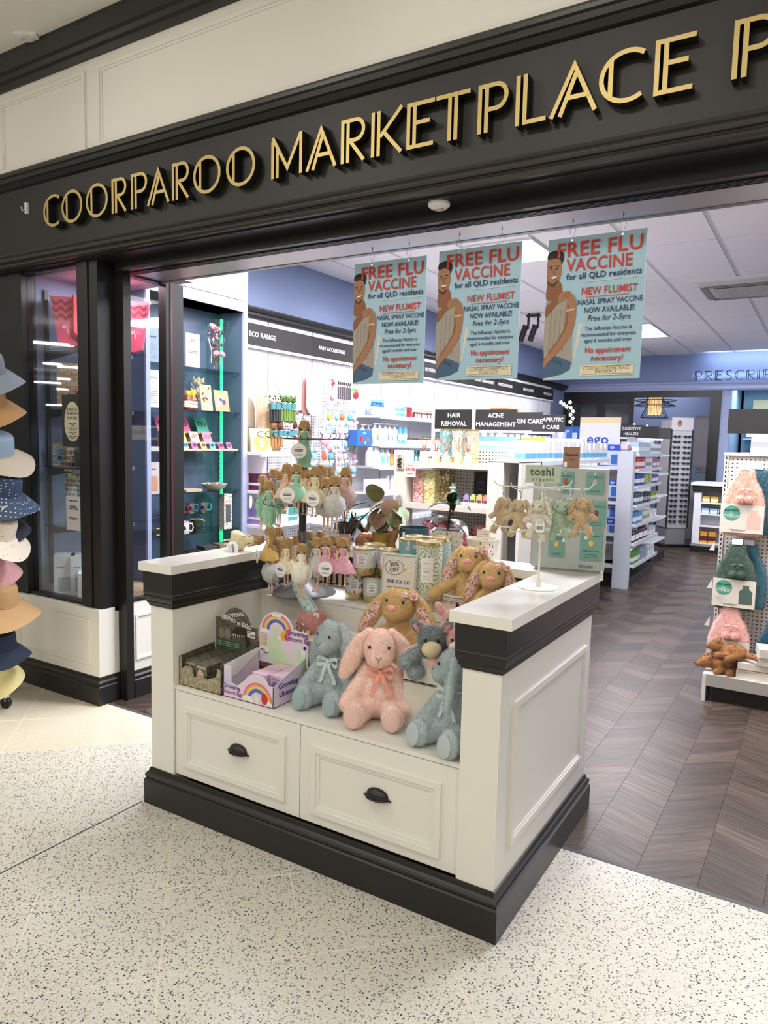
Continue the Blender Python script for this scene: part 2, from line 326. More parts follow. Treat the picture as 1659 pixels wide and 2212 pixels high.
def m_pattern(name, bg, fg, kind, sc):
    m, nt, b, tc = base(name, .5); sp_ = nt.nodes.new('ShaderNodeSeparateXYZ'); nt.links.new(tc.outputs['Object'], sp_.inputs[0])
    at2 = nt.nodes.new('ShaderNodeMath'); at2.operation = 'ARCTAN2'; nt.links.new(sp_.outputs[0], at2.inputs[0]); nt.links.new(sp_.outputs[1], at2.inputs[1])
    mu = nt.nodes.new('ShaderNodeMath'); mu.operation = 'MULTIPLY'; mu.inputs[1].default_value = .05; nt.links.new(at2.outputs[0], mu.inputs[0])
    cb_ = nt.nodes.new('ShaderNodeCombineXYZ'); nt.links.new(mu.outputs[0], cb_.inputs[0]); nt.links.new(sp_.outputs[2], cb_.inputs[1])
    v = nt.nodes.new('ShaderNodeTexVoronoi'); v.voronoi_dimensions = '2D'; v.inputs['Scale'].default_value = sc; nt.links.new(cb_.outputs[0], v.inputs['Vector'])
    if kind == 'burst':
        df = nt.nodes.new('ShaderNodeVectorMath'); df.operation = 'SUBTRACT'; nt.links.new(cb_.outputs[0], df.inputs[0]); nt.links.new(v.outputs['Position'], df.inputs[1])
        s2 = nt.nodes.new('ShaderNodeSeparateXYZ'); nt.links.new(df.outputs[0], s2.inputs[0]); a2 = nt.nodes.new('ShaderNodeMath'); a2.operation = 'ARCTAN2'; nt.links.new(s2.outputs[0], a2.inputs[0]); nt.links.new(s2.outputs[1], a2.inputs[1])
        w1 = nt.nodes.new('ShaderNodeMath'); w1.operation = 'MULTIPLY'; w1.inputs[1].default_value = 14; nt.links.new(a2.outputs[0], w1.inputs[0]); w2 = nt.nodes.new('ShaderNodeMath'); w2.operation = 'SINE'; nt.links.new(w1.outputs[0], w2.inputs[0])
        w3 = nt.nodes.new('ShaderNodeMath'); w3.operation = 'MULTIPLY'; w3.inputs[1].default_value = 26; nt.links.new(v.outputs['Distance'], w3.inputs[0]); w4 = nt.nodes.new('ShaderNodeMath'); w4.operation = 'SINE'; nt.links.new(w3.outputs[0], w4.inputs[0])
        ad = nt.nodes.new('ShaderNodeMath'); ad.operation = 'MULTIPLY_ADD'; ad.inputs[1].default_value = .5; nt.links.new(w4.outputs[0], ad.inputs[0]); nt.links.new(w2.outputs[0], ad.inputs[2])
        md = nt.nodes.new('ShaderNodeMapRange'); md.inputs[1].default_value = -1.2; md.inputs[2].default_value = 1.2; nt.links.new(ad.outputs[0], md.inputs[0])
        nt.links.new(ramp(nt, md.outputs[0], [(0, bg), (.66, bg), (.72, fg[0]), (1, fg[1])]), b.inputs['Base Color'])
    else:
        s3 = nt.nodes.new('ShaderNodeSeparateColor'); nt.links.new(v.outputs['Color'], s3.inputs[0]); st = [(0, bg)] + [(.30 + .7 * i / len(fg), c) for i, c in enumerate(fg)]
        c1 = ramp(nt, s3.outputs[0], st, 'CONSTANT'); lt = nt.nodes.new('ShaderNodeMath'); lt.operation = 'LESS_THAN'; lt.inputs[1].default_value = .42; nt.links.new(v.outputs['Distance'], lt.inputs[0])
        mx = nt.nodes.new('ShaderNodeMix'); mx.data_type = 'RGBA'; mx.inputs[6].default_value = (*bg, 1); nt.links.new(c1, mx.inputs[7]); nt.links.new(lt.outputs[0], mx.inputs['Factor']); nt.links.new(mx.outputs[2], b.inputs['Base Color'])
    return m
# ---------------------------------------------------------------- floors
def clip(poly, a, b, c):                                              # keep a*x+b*y<=c
    out = []
    for i in range(len(poly)):
        p, q = poly[i - 1], poly[i]; dp, dq = a * p[0] + b * p[1] - c, a * q[0] + b * q[1] - c
        if (dp <= 0) != (dq <= 0): t = dp / (dp - dq); out.append((p[0] + t * (q[0] - p[0]), p[1] + t * (q[1] - p[1])))
        if dq <= 0: out.append(q)
    return out
def slab_piece(name, poly, z0, z1, m, parent, i0=.0015):
    cx = sum(p[0] for p in poly) / len(poly); cy_ = sum(p[1] for p in poly) / len(poly); pl = [(p[0] - cx, p[1] - cy_) for p in poly]
    if sum(pl[i - 1][0] * pl[i][1] - pl[i][0] * pl[i - 1][1] for i in range(len(pl))) < 0: pl = pl[::-1]
    n = len(pl); b = B()
    ins = [(x * (1 - i0 / max(.01, abs(x))) if abs(x) > .02 else x, y * (1 - i0 / max(.01, abs(y))) if abs(y) > .02 else y) for x, y in pl]
    vs = [(x, y, z0) for x, y in pl] + [(x, y, z1 - .001) for x, y in pl] + [(x, y, z1) for x, y in ins]
    fs = [tuple(range(2 * n, 3 * n))] + [(j, (j + 1) % n, n + (j + 1) % n, n + j) for j in range(n)] + [(n + j, n + (j + 1) % n, 2 * n + (j + 1) % n, 2 * n + j) for j in range(n)]
    b.add(vs, fs, m); return b.build(name, parent, (cx, cy_, 0), smooth=False)
fl = B().box(-7, 4, -7, 2.655, -.06, -.0012, GROUT); floor_mall = S(fl.build('floor_mall'))
g0 = (-1.839, 1.637); h = .298; gap = .0020
seen = 0
for i in range(-9, 9):
    for j in range(-9, 9):
        cx, cy_ = g0[0] + (i + j + 1) * h, g0[1] + (j - i) * h
        if not (-4.9 < cx < 1.3 and .2 < cy_ < 2.95): continue
        q = h - gap; poly = clip([(cx - q, cy_), (cx, cy_ - q), (cx + q, cy_), (cx, cy_ + q)], 0, 1, 2.652)
        if len(poly) < 3: continue
        stone = (cy_ - cx) > 5.28
        for sgn in ((1, -1) if (not stone and abs(cx + 2.39) < h and cy_ < 2.3) else (0,)):
            p2 = clip(poly, sgn, 0, sgn * -2.39 - .003) if sgn else poly
            if len(p2) >= 3: slab_piece('floor_tile', p2, -.004, 0, MARB if stone else TERR, floor_mall)
far = B()
for x0, x1, y0, y1 in ((-7, 4, -7, -.1), (-7, -4.9, -.1, 2.65), (1.6, 4, -.1, 2.65)): far.box(x0, x1, y0, y1, -.0034, -.0005, TERR)
far.build('floor_slab', floor_mall, smooth=False)
B().box(-2.3925, -2.3875, .2, 2.0, -.004, .0006, MIDG).build('joint_strip', floor_mall, smooth=False)
floor_shop = S(B().box(-7, 4, 2.655, 15.5, -.06, -.003, M('plank_gap', (.022, .016, .013), .7)).build('floor_shop'))
B().box(-3.45, 4, 2.645, 2.665, -.004, .0012, MIDG).build('threshold_strip', floor_shop, smooth=False)
pw, ph = .2085, .145; sx0 = -.292; rest = B()
for k in range(-20, 8):
    xa = sx0 + k * pw; xb = xa + pw; s = 1 if k % 2 == 0 else -1
    for n in range(-2, 72):
        y = 2.66 + n * ph + (.05 if k % 3 else 0); ya, yb = (y, y - .085) if s > 0 else (y, y + .185)
        gq = .00025 if y < 5.5 else 0; poly = [(xa + gq, ya + gq), (xb - gq, yb + gq), (xb - gq, yb + ph - gq), (xa + gq, ya + ph - gq)]
        poly = clip(poly, 0, -1, -2.664)
        if len(poly) < 3 or y > 12.4: continue
        if y < 5.6 and -1.62 < xa < .3: slab_piece('floor_plank', poly, -.003, 0, WOODB if s > 0 else WOODA, floor_shop, .0005)
        elif xa > -4.2 and xa < 1.2:
            vs = [(p[0], p[1], -.0003) for p in poly]; rest.add(vs, [tuple(range(len(vs)))], FARW[(s > 0) * 3 + (n * n * 5 + n * 7 + k * 11) % 3])
tag(rest.build('floor_planks', floor_shop, smooth=False), kind='stuff')
B().box(-7, 4, 12.4, 15.5, -.003, -.0005, WOODF).build('floor_sheet', floor_shop, smooth=False)

# ---------------------------------------------------------------- shop front
FY = 2.61
fas = S(B().box(-6, 3, FY, 3.05, 3.045, 3.53, PANELW).build('wall_fascia', smooth=False))
def frame(b, x0, x1, z0, z1, y, w=.022, d=.012, m=None):                # raised picture-frame moulding on a front (y) face
    for a, e, c_, f in ((x0, x1, z1 - w, z1), (x0, x1, z0, z0 + w), (x0, x0 + w, z0 + w, z1 - w), (x1 - w, x1, z0 + w, z1 - w)):
        b.box(a, e, y - d, y, c_, f, m); 
    for a, e, c_, f in ((x0 + w, x1 - w, z1 - w * 1.6, z1 - w), (x0 + w, x1 - w, z0 + w, z0 + w * 1.6), (x0 + w, x0 + w * 1.6, z0 + w * 1.6, z1 - w * 1.6), (x1 - w * 1.6, x1 - w, z0 + w * 1.6, z1 - w * 1.6)):
        b.box(a, e, y - d * .5, y, c_, f, m)
    return b
for x0, x1 in ((-5.6, -4.40), (-4.29, -3.515), (-3.412, 1.2)):
    frame(B(), x0, x1, 3.067, 3.47, FY, .02, .012, PANELW).build('panel_moulding', fas, smooth=False)
def xrail(b, prof, x0, x1, m):                                        # profile (y,z) extruded along x
    n = len(prof); b.add([(x0, y, z) for y, z in prof] + [(x1, y, z) for y, z in prof], [tuple(range(n)), tuple(range(2 * n - 1, n - 1, -1))] + [(j, n + j, n + (j + 1) % n, (j + 1) % n) for j in range(n)], m); return b
cor = S(xrail(B(), [(2.75, 3.52), (2.595, 3.52), (2.59, 3.55), (2.575, 3.56), (2.57, 3.585), (2.555, 3.595), (2.545, 3.67), (2.545, 3.70), (2.75, 3.70)], -6, 3, BLACK).build('trim_cornice', smooth=False))
board = tag(B().box(-6, 3, 2.60, 2.75, 2.56, 3.0, BLACKM).build('shop_sign', smooth=False), 'long black fascia sign board with double-stroke brass letters', 'sign')
xrail(B(), [(2.70, 2.955), (2.598, 2.955), (2.585, 2.962), (2.575, 2.985), (2.565, 2.99), (2.560, 3.010), (2.550, 3.016), (2.548, 3.030), (2.56, 3.046), (2.70, 3.046)], -6, 3, BLACK).build('upper_moulding', board, smooth=False)
bead = [(2.568 + .013 * math.cos(R(a)), 2.553 + .013 * math.sin(R(a))) for a in range(80, 281, 25)]
xrail(B(), [(2.70, 2.590), (2.572, 2.590), (2.568, 2.582), (2.575, 2.572)] + bead + [(2.575, 2.532), (2.56, 2.526), (2.556, 2.515), (2.57, 2.508), (2.70, 2.508)], -6, 3, M('moulding_sheen', (.035, .033, .03), .3)).build('lower_moulding', board, smooth=False)
# double-stroke letters
SIDE = BLACK
def stroke(b, pts, wd, y0, y1, m, side):                               # thick open polyline in x,z, mitred
    P = [Vector(p) for p in pts]; L, Rr = [], []
    for i, p in enumerate(P):
        d1 = (p - P[i - 1]).normalized() if i else (P[1] - p).normalized(); d2 = (P[i + 1] - p).normalized() if i < len(P) - 1 else d1
        n1, n2 = Vector((-d1.y, d1.x)), Vector((-d2.y, d2.x)); nn = n1 + n2; nn = nn / max(nn.dot(n1), .4)
        L.append(p + nn * wd / 2); Rr.append(p - nn * wd / 2)
    n = len(P); vs = [(q.x, y0, q.y) for q in L] + [(q.x, y0, q.y) for q in Rr] + [(q.x, y1, q.y) for q in L] + [(q.x, y1, q.y) for q in Rr]
    fr = [(n + i, n + i + 1, i + 1, i) for i in range(n - 1)]; sd = []
    for i in range(n - 1): sd += [(i, i + 1, 2 * n + i + 1, 2 * n + i), (n + i + 1, n + i, 3 * n + i, 3 * n + i + 1)]
    sd += [(0, 2 * n, 3 * n, n), (n - 1, 2 * n - 1, 4 * n - 1, 3 * n - 1)]
    b.add(vs, fr, m); o = len(b.v) - 4 * n; i = b.mi(side); b.f += [tuple(a + o for a in f) for f in sd]; b.m += [i] * len(sd)
def deco(ch, w, H, s, g):                                              # strokes of a letter in a box w x H, stroke s, gap g
    e = s / 2; a = e; b = e + s + g
    if ch in 'CO':
        ov = [(w / 2 + (w / 2 - e) * math.cos(R(t)), H / 2 + (H / 2 - e) * math.sin(R(t))) for t in (range(0, 361, 12) if ch == 'O' else range(48, 313, 12))]
        if ch == 'C': ov = [(w * .62 + (w * .62 - e) * math.cos(R(t)), H / 2 + (H / 2 - e) * math.sin(R(t))) for t in range(52, 309, 12)]
        xx = w * .26; rx = (w / 2 if ch == 'O' else w * .62) - e; cx = w / 2 if ch == 'O' else w * .62; zz = (H / 2 - e) * math.sqrt(max(.05, 1 - ((xx - cx) / rx) ** 2))
        return [ov, [(xx, H / 2 - zz), (xx, H / 2 + zz)]]
    if ch in 'RP':
        hb = H * (.5 if ch == 'R' else .47); r = (H - e - hb) / 2; top = H - e; xe = w - e
        bowl = [(a, 0), (a, top), (xe - r * .95, top)] + [(xe - r * .95 + r * .95 * math.cos(R(t)), hb + r + r * math.sin(R(t))) for t in range(75, -91, -15)] + [(b, hb)]
        return [bowl, [(b, 0), (b, top)]] + ([[(b + s * .6, hb), (w - e * .6, 0)]] if ch == 'R' else [])
    if ch == 'A': return [[(e * .6, 0), (w * .5, H - e * 1.2), (w - e * .6, 0)], [(b * 1.05, 0), (w * .56, H - s * 2.1)], [(w * .34, H * .33), (w * .83, H * .33)]]
    if ch == 'M': return [[(a, 0), (a, H - s)], [(b, 0), (b, H - s * 2.4)], [(a, H), (w * .53, H * .2), (w - a, H)][0:2] + [(w - a, H)], [(w - a, H), (w - a, 0)]]
    if ch == 'K': return [[(a, 0), (a, H)], [(b, 0), (b, H)], [(b + e, H * .42), (w - e * .4, H)], [(b + s * 1.2, H * .55), (w - e * .4, 0)]]
    if ch == 'E': return [[(w, H - e), (a, H - e), (a, e), (w * .97, e)], [(b, 0), (b, H)], [(b, H * .55), (w * .84, H * .55)]]
    if ch == 'T': return [[(0, H - e), (w, H - e)], [(w * .5 - s * .8, 0), (w * .5 - s * .8, H)], [(w * .5 + s * .9, 0), (w * .5 + s * .9, H)]]
    if ch == 'L': return [[(a, 0), (a, H)], [(b, H), (b, e), (w, e)]]
    if ch == 'I': return [[(a, 0), (a, H)], [(b, 0), (b, H)]]
    if ch == 'S': return [[(w - e, H * .8), (w * .72, H - e), (w * .3, H - e), (e, H * .78), (w * .25, H * .55), (w * .75, H * .44), (w - e, H * .24), (w * .7, e), (w * .25, e), (e, H * .2)], [(w * .30, H - e), (w * .32, H * .54)]]
    if ch == 'N': return [[(a, 0), (a, H), (w - a, 0), (w - a, H)], [(b, 0), (b, H * .75)]]
    return []
LET = [('C', -3.828, -3.679), ('O', -3.665, -3.488), ('O', -3.457, -3.280), ('R', -3.250, -3.136), ('P', -3.100, -2.981), ('A', -2.981, -2.825), ('R', -2.806, -2.690), ('O', -2.662, -2.485), ('O', -2.451, -2.275),
       ('M', -2.182, -2.010), ('A', -1.990, -1.833), ('R', -1.809, -1.691), ('K', -1.661, -1.517), ('E', -1.497, -1.375), ('T', -1.369, -1.227), ('P', -1.195, -1.076), ('L', -1.047, -.933), ('A', -.919, -.756), ('C', -.751, -.601), ('E', -.572, -.449),
       ('P', -.341, -.222), ('H', -.19, -.04)]
for ch, x0, x1 in LET:
    b = B()
    st = deco(ch, x1 - x0, .172, .0155, .0115) or [[(.0077, 0), (.0077, .172)], [(.035, 0), (.035, .172)], [(.035, .09), (.142, .09)], [(.142, 0), (.142, .172)]]
    for q_, s_ in enumerate(st): stroke(b, s_, .0155, -.0005 * q_, .045, GOLD, SIDE)
    b.build('letter', board, (x0, 2.555, 2.685), smooth=False)
B().box(-4.049, -4.031, 2.585, 2.6, 2.805, 2.865, INKW).tube([(-4.04, 2.585, 2.83), (-4.04, 2.565, 2.815), (-4.043, 2.562, 2.835)], .004, INKW).build('hook', board)
# header behind the sign and track soffit over the entrance
S(B().box(-3.44, 3, 2.72, 2.76, 2.448, 2.56, BLACK).box(-6, 3, 2.6, 2.74, 2.50, 2.56, BLACK).build('wall_header', smooth=False))
sof = S(B().box(-3.44, 3, 2.755, 3.05, 2.45, 3.10, ALU).build('ceiling_soffit', smooth=False))
for y in (2.762, 2.777, 2.792, 2.807): B().box(-3.44, 3, y, y + .006, 2.442, 2.45, BLACK).build('track_rib', sof, smooth=False)
B().box(-3.44, 3, 3.02, 3.05, 2.447, 2.45, M('soffit_edge', (.2, .2, .21), .4, .5)).build('edge_strip', sof, smooth=False)
sm = thing('smoke_detector', 'small round white detector with red print under the fascia soffit', 'detector', (-1.40, 2.66, 2.50)); B().lathe([(.045, 0), (.045, -.01), (.03, -.022), (0.001, -.024)], INKW).build('base', sm)
txt('KNGS', .018, K('b02a2a'), sm, (0, 0, -.0245), rot=(R(90), 0, 0))
# left shop window: plinth, frames, panes
pl = S(B().box(-6, -3.475, FY, 2.75, 0, .556, WHITE).build('wall_plinth', smooth=False))
frame(B(), -4.25, -3.56, .225, .49, FY, .014, .008, WHITE).build('panel_moulding', pl, smooth=False)
BB = [(0, 0), (.018, 0), (.018, .105), (.012, .112), (.016, .120), (.016, .132), (.008, .142), (.004, .16), (0, .162)]
S(B().sweep(BB, [(-6, FY), (-3.475, FY), (-3.475, 2.745)], BLACK, closed=False).build('baseboard_left', smooth=False))
p2 = S(B().box(-3.52, -3.42, 2.775, 3.24, 0, .578, WHITE).build('wall_return', smooth=False))
fr = B(); 
for y0, y1, z0, z1 in ((2.82, 3.16, .485, .497), (2.82, 3.16, .225, .237), (2.82, 2.832, .237, .485), (3.148, 3.16, .237, .485)): fr.box(-3.42, -3.412, y0, y1, z0, z1, WHITE)
fr.build('panel_moulding', p2, smooth=False)
S(B().sweep(BB, [(-3.42, 2.80), (-3.42, 3.24)], BLACK, closed=False).build('baseboard_return', smooth=False))
wf = S(B().box(-4.34, -4.175, 2.63, 2.72, .556, 2.50, BLACK).box(-3.652, -3.475, 2.63, 2.745, .556, 2.50, BLACK).box(-4.175, -3.652, 2.64, 2.70, .556, .575, BLACK).box(-4.175, -3.652, 2.64, 2.70, 2.485, 2.51, BLACK).build('window_1', smooth=False))
B().box(-3.60, -3.55, 2.622, 2.63, .556, 2.50, BLACK).build('mullion_bead', wf, smooth=False)
B().box(-4.175, -3.652, 2.665, 2.671, .575, 2.485, GLASS).build('pane', wf, smooth=False)
wr = S(B().box(-3.475, -3.405, 2.745, 2.795, 0, 2.50, BLACK).box(-3.475, -3.41, 3.055, 3.19, .578, 2.455, BLACK).box(-3.475, -3.415, 2.795, 3.06, .578, .592, BLACK).box(-3.475, -3.415, 2.795, 3.06, 2.44, 2.455, BLACK).build('window_2', smooth=False))
B().box(-3.445, -3.441, 2.795, 3.055, .592, 2.44, GLASS).build('pane', wr, smooth=False)
B().box(-3.412, -3.404, 3.085, 3.10, .578, 2.455, M('frame_groove', (.06, .02, .025), .25)).build('frame_bead', wr, smooth=False)
S(B().box(-6, -4.34, 2.63, 2.75, .556, 2.56, BLACK).build('wall_left_front', smooth=False))
S(B().box(-4.18, -3.44, 2.72, 3.30, 2.50, 2.56, M('display_ceiling', (.30, .29, .33), .6)).build('ceiling_window', smooth=False))
stage = S(B().box(-4.17, -3.475, 2.72, 3.30, .53, .556, PALEWOOD).build('floor_window_stage', smooth=False))
# ---------------------------------------------------------------- shop shell
S(B().box(-4.40, -4.17, 2.72, 13.2, 0, 3.15, BLUEW).build('wall_left', smooth=False))
S(B().box(2.6, 2.8, 2.72, 13.2, 0, 3.15, BLUEW).build('wall_right', smooth=False))
S(B().box(-4.17, 2.6, 13.0, 13.12, 2.50, 3.15, BLUEW).box(-1.56, -1.42, 13.0, 13.12, 0, 2.5, LAV).box(-1.42, -.2, 13.0, 13.12, 0, 1.05, LAV2).box(.6, 2.6, 13.0, 13.12, 0, 2.5, BLUEW).build('wall_back', smooth=False))
S(xrail(B(), [(13.0, 2.50), (12.965, 2.50), (12.955, 2.53), (12.97, 2.55), (12.97, 2.60), (12.95, 2.615), (12.95, 2.635), (13.0, 2.64)], -4.17, 2.6, LAV).build('trim_back', smooth=False))
ceil = S(B().box(-4.3, 2.8, 3.05, 13.1, 3.104, 3.2, GRIDM).build('ceiling', smooth=False))
XL = [-4.17] + [-.81 + .6 * k for k in range(-5, 7)]; YL = [3.05, 3.59] + [3.59 + 1.2 * k for k in range(1, 8)] + [13.0]
lampcells = {(-2.61, 4.79): (5.36, 5.99), (-2.61, 9.59): (9.62, 10.79), (-.21, 4.79): (5.39, 5.99)}
for xa, xb in zip(XL, XL[1:]):
    for ya, yb in zip(YL, YL[1:]):
        lc = next((v for k, v in lampcells.items() if abs(k[0] - xa) < .05 and abs(k[1] - ya) < .05), None)
        if lc:
            t = tag(B().box(xa + .02, xb - .02, lc[0], lc[1], 3.09, 3.103, LAMPW).build('ceiling_light', smooth=False), {-2.61: ('flat square light panel in the shop ceiling behind the posters' if ya < 6 else 'flat light panel in the ceiling near the prescriptions wall')}.get(round(xa, 2), 'flat square light panel in the shop ceiling over the aisle'), 'ceiling light')
            B().box(xa + .012, xb - .012, lc[0] - .01, lc[0], 3.085, 3.104, INKW).box(xa + .012, xb - .012, lc[1], lc[1] + .008, 3.085, 3.104, INKW).box(xa + .012, xa + .02, lc[0], lc[1], 3.085, 3.104, INKW).box(xb - .02, xb - .012, lc[0], lc[1], 3.085, 3.104, INKW).build('trim_frame', t, smooth=False)
            ya2 = ya
            if lc[0] - ya > .1: slab_piece('ceiling_tile', [(xa + .017, ya + .006), (xb - .017, ya + .006), (xb - .017, lc[0] - .02), (xa + .017, lc[0] - .02)], 3.112, 3.1, CEILT, ceil)
            continue
        if xa > .9 or ya > 12.9: continue
        b = B().box(xa + .017, xb - .017, ya + .006, yb - .006, 3.099, 3.106, CEILT); b.build('ceiling_tile', ceil, smooth=False)
S(B().box(-30, 4, -16, 2.62, 3.69, 3.8, CEILM).build('ceiling_mall', smooth=False))
S(B().box(-6, 4, -7.2, -7, 0, 3.8, M('mall_far_wall', (.66, .62, .55), .7)).box(-6.2, -6, -16, -7, 0, 3.8, MATS['mall_far_wall']).build('wall_mall_far', smooth=False))
S(B().box(-30.2, -30, -16, 2.65, 0, 3.8, M('mall_dark_wall', (.12, .12, .13), .7)).box(-30, -6.2, -16.2, -16, 0, 3.8, MATS['mall_dark_wall']).build('wall_mall_left', smooth=False))
S(B().box(-30, -6, 2.62, 2.75, 0, 3.8, MATS['mall_far_wall']).build('wall_shop_row', smooth=False))
S(B().box(4, 4.2, -7, 2.65, 0, 3.8, MATS['mall_far_wall']).build('wall_mall_right', smooth=False))
S(B().box(-30, -7, -16, 2.65, -.06, -.001, TERR).box(-7, -6, -16, -7, -.06, -.001, TERR).build('floor_mall_far', smooth=False))
TUBE = M('tube_white', (1, 1, 1), .5, emit=26); tube = None
for k, (x, y, L_) in enumerate(((-12.99, -3.28, .9), (-16.98, -6.67, .6), (-16.66, -5.95, .4), (-22.86, -10.08, .6), (-20.83, -9.15, .35), (-23.09, -9.62, .3), (-26.18, -11.39, .3), (-25.71, -12.47, .4), (-28.5, -14.6, 1.6), (-27.2, -15.2, .9))):
    z = 3.25 if k < 8 else 2.75 - .1 * (k - 8); t = B().box(-L_ / 2, L_ / 2, -.03, .03, 0, .04, TUBE).build('tube_light', loc=(x, y, z), rz=118, smooth=False)
    tag(t, 'white ceiling tube lamp of the shop opposite, streak number %d mirrored in the window' % (k + 1), 'lamp', 'tube lamps mirrored in the window')
po = thing('power_outlet', 'square white power outlet plate on the mall ceiling', 'outlet', (-3.865, 2.512, 3.69), rz=33)
B().box(-.06, .06, -.042, .042, -.012, 0, INKW).build('plate', po, smooth=False)
for sx_ in (-.03, .03): B().box(sx_ - .01, sx_ + .01, -.03, -.012, -.016, -.012, INKW).build('switch', po, smooth=False); B().box(sx_ - .008, sx_ - .004, .008, .022, -.0125, -.012, MIDG).box(sx_ + .004, sx_ + .008, .008, .022, -.0125, -.012, MIDG).build('socket_slot', po, smooth=False)
# ---------------------------------------------------------------- display counter (island)
def art(b, pts, y, m):                                                # flat printed shape on a front face
    if sum(pts[i - 1][0] * pts[i][1] - pts[i][0] * pts[i - 1][1] for i in range(len(pts))) < 0: pts = pts[::-1]
    return b.add([(p[0], y, p[1]) for p in pts], [tuple(range(len(pts)))], m)
def rect(x0, x1, z0, z1): return [(x0, z0), (x1, z0), (x1, z1), (x0, z1)]
def ovl(cx, cz, rx, rz, n=18): return [(cx + rx * math.cos(2 * math.pi * i / n), cz + rz * math.sin(2 * math.pi * i / n)) for i in range(n)]
def band(cx, cz, r0, r1, a0, a1, n=14, k=1.0): return arc(cx, cz, r1, a0, a1, n, r1 * k) + arc(cx, cz, r0, a1, a0, n, r0 * k)
isl = thing('display_counter', 'white U-shaped display counter with black frieze and base at the shop entrance', 'counter')
UO = [(-2.355, 2.02), (-2.225, 2.02), (-2.225, 2.85), (-.93, 2.85), (-.93, 2.02), (-.80, 2.02), (-.80, 3.0), (-2.355, 3.0)]
def uprism(b, path, z0, z1, m):
    n = len(path); b.add([(x, y, z0) for x, y in path] + [(x, y, z1) for x, y in path], [tuple(range(n - 1, -1, -1)), tuple(range(n, 2 * n))] + [(j, (j + 1) % n, n + (j + 1) % n, n + j) for j in range(n)], m); return b
uprism(B(), UO, .10, .90, WHITE).build('body', isl, smooth=False)
for x0, x1, y0, y1, nm in ((-.7995, -.792, 2.13, 2.93, 1),):
    b = B()
    for a, e, c_, f, d in ((y0, y1, .713, .735, .010), (y0, y1, .25, .272, .010), (y0, y0 + .022, .272, .713, .010), (y1 - .022, y1, .272, .713, .010), (y0 + .022, y1 - .022, .705, .713, .005), (y0 + .022, y1 - .022, .272, .28, .005), (y0 + .022, y0 + .03, .28, .705, .005), (y1 - .03, y1 - .022, .28, .705, .005)):
        b.box(-.80, -.80 + d, a, e, c_, f, WHITE)
    b.build('side_moulding', isl, smooth=False)
BASE = [(.024, 0), (.024, .105), (.017, .110), (.020, .116), (.021, .126), (.016, .133), (.010, .138), (.006, .152), (0, .154)]
B().sweep(BASE, [(-2.355, 2.02), (-.80, 2.02), (-.80, 3.0), (-2.355, 3.0)], BLACK).build('base_moulding', isl, smooth=False)
FRI = [(0, .850), (.004, .851), (.006, .860), (.012, .866), (.012, .874), (.016, .880), (.021, .892), (.019, .900), (.022, .908), (.02, .913), (.022, .996), (0, .997)]
B().sweep(FRI, UO, BLACK).build('frieze', isl, smooth=False)
UT = [(-2.401, 1.995), (-2.206, 1.995), (-2.206, 2.83), (-.971, 2.83), (-.971, 1.995), (-.765, 1.995), (-.765, 3.012), (-2.401, 3.012)]
uprism(B(), UT, .997, 1.032, M('counter_top', (.83, .82, .775), .22, coat=.3)).build('countertop', isl, smooth=False)
B().box(-2.225, -.93, 2.03, 2.56, .516, .531, WHITE).build('lower_shelf', isl, smooth=False)
B().box(-2.225, -.93, 2.56, 2.575, .531, .833, WHITE).build('riser', isl, smooth=False)
B().box(-2.225, -.93, 2.555, 2.85, .833, .848, WHITE).build('upper_shelf', isl, smooth=False)
def cup_pull(parent, loc):
    b = B(); a, d, hh = .044, .026, .030; vs = []; nu, nv = 14, 6
    for i in range(nu + 1):
        u = math.pi * i / nu
        for j in range(nv + 1):
            v = math.pi / 2 * j / nv; vs.append((-a * math.cos(u), -d * math.sin(u) * math.cos(v) - .001, -hh / 2 + hh * 1.15 * math.sin(u) ** .7 * math.sin(v)))
    b.add(vs, [(i * (nv + 1) + j, (i + 1) * (nv + 1) + j, (i + 1) * (nv + 1) + j + 1, i * (nv + 1) + j + 1) for i in range(nu) for j in range(nv)], BLACK)
    b.tube([(-a * math.cos(math.pi * i / 14), -d * math.sin(math.pi * i / 14) - .002, -hh / 2) for i in range(15)], .0028, BLACK)
    for s in (-1, 1): b.ell((s * (a + .004), -.003, -hh / 2), (.008, .004, .004), BLACK)
    b.build('handle', parent, loc)
for x0, x1, f, hxx in ((-2.221, -1.576, (-2.17, -1.64, .203, .457), -1.873), (-1.572, -.932, (-1.52, -.994, .197, .451), -1.237)):
    d = B().box(x0, x1, 2.030, 2.05, .158, .513, WHITE).build('drawer', isl, smooth=False)
    frame(B(), *f, 2.030, .022, .010, WHITE).build('drawer_moulding', d, smooth=False)
    cup_pull(d, (hxx, 2.029, .349))

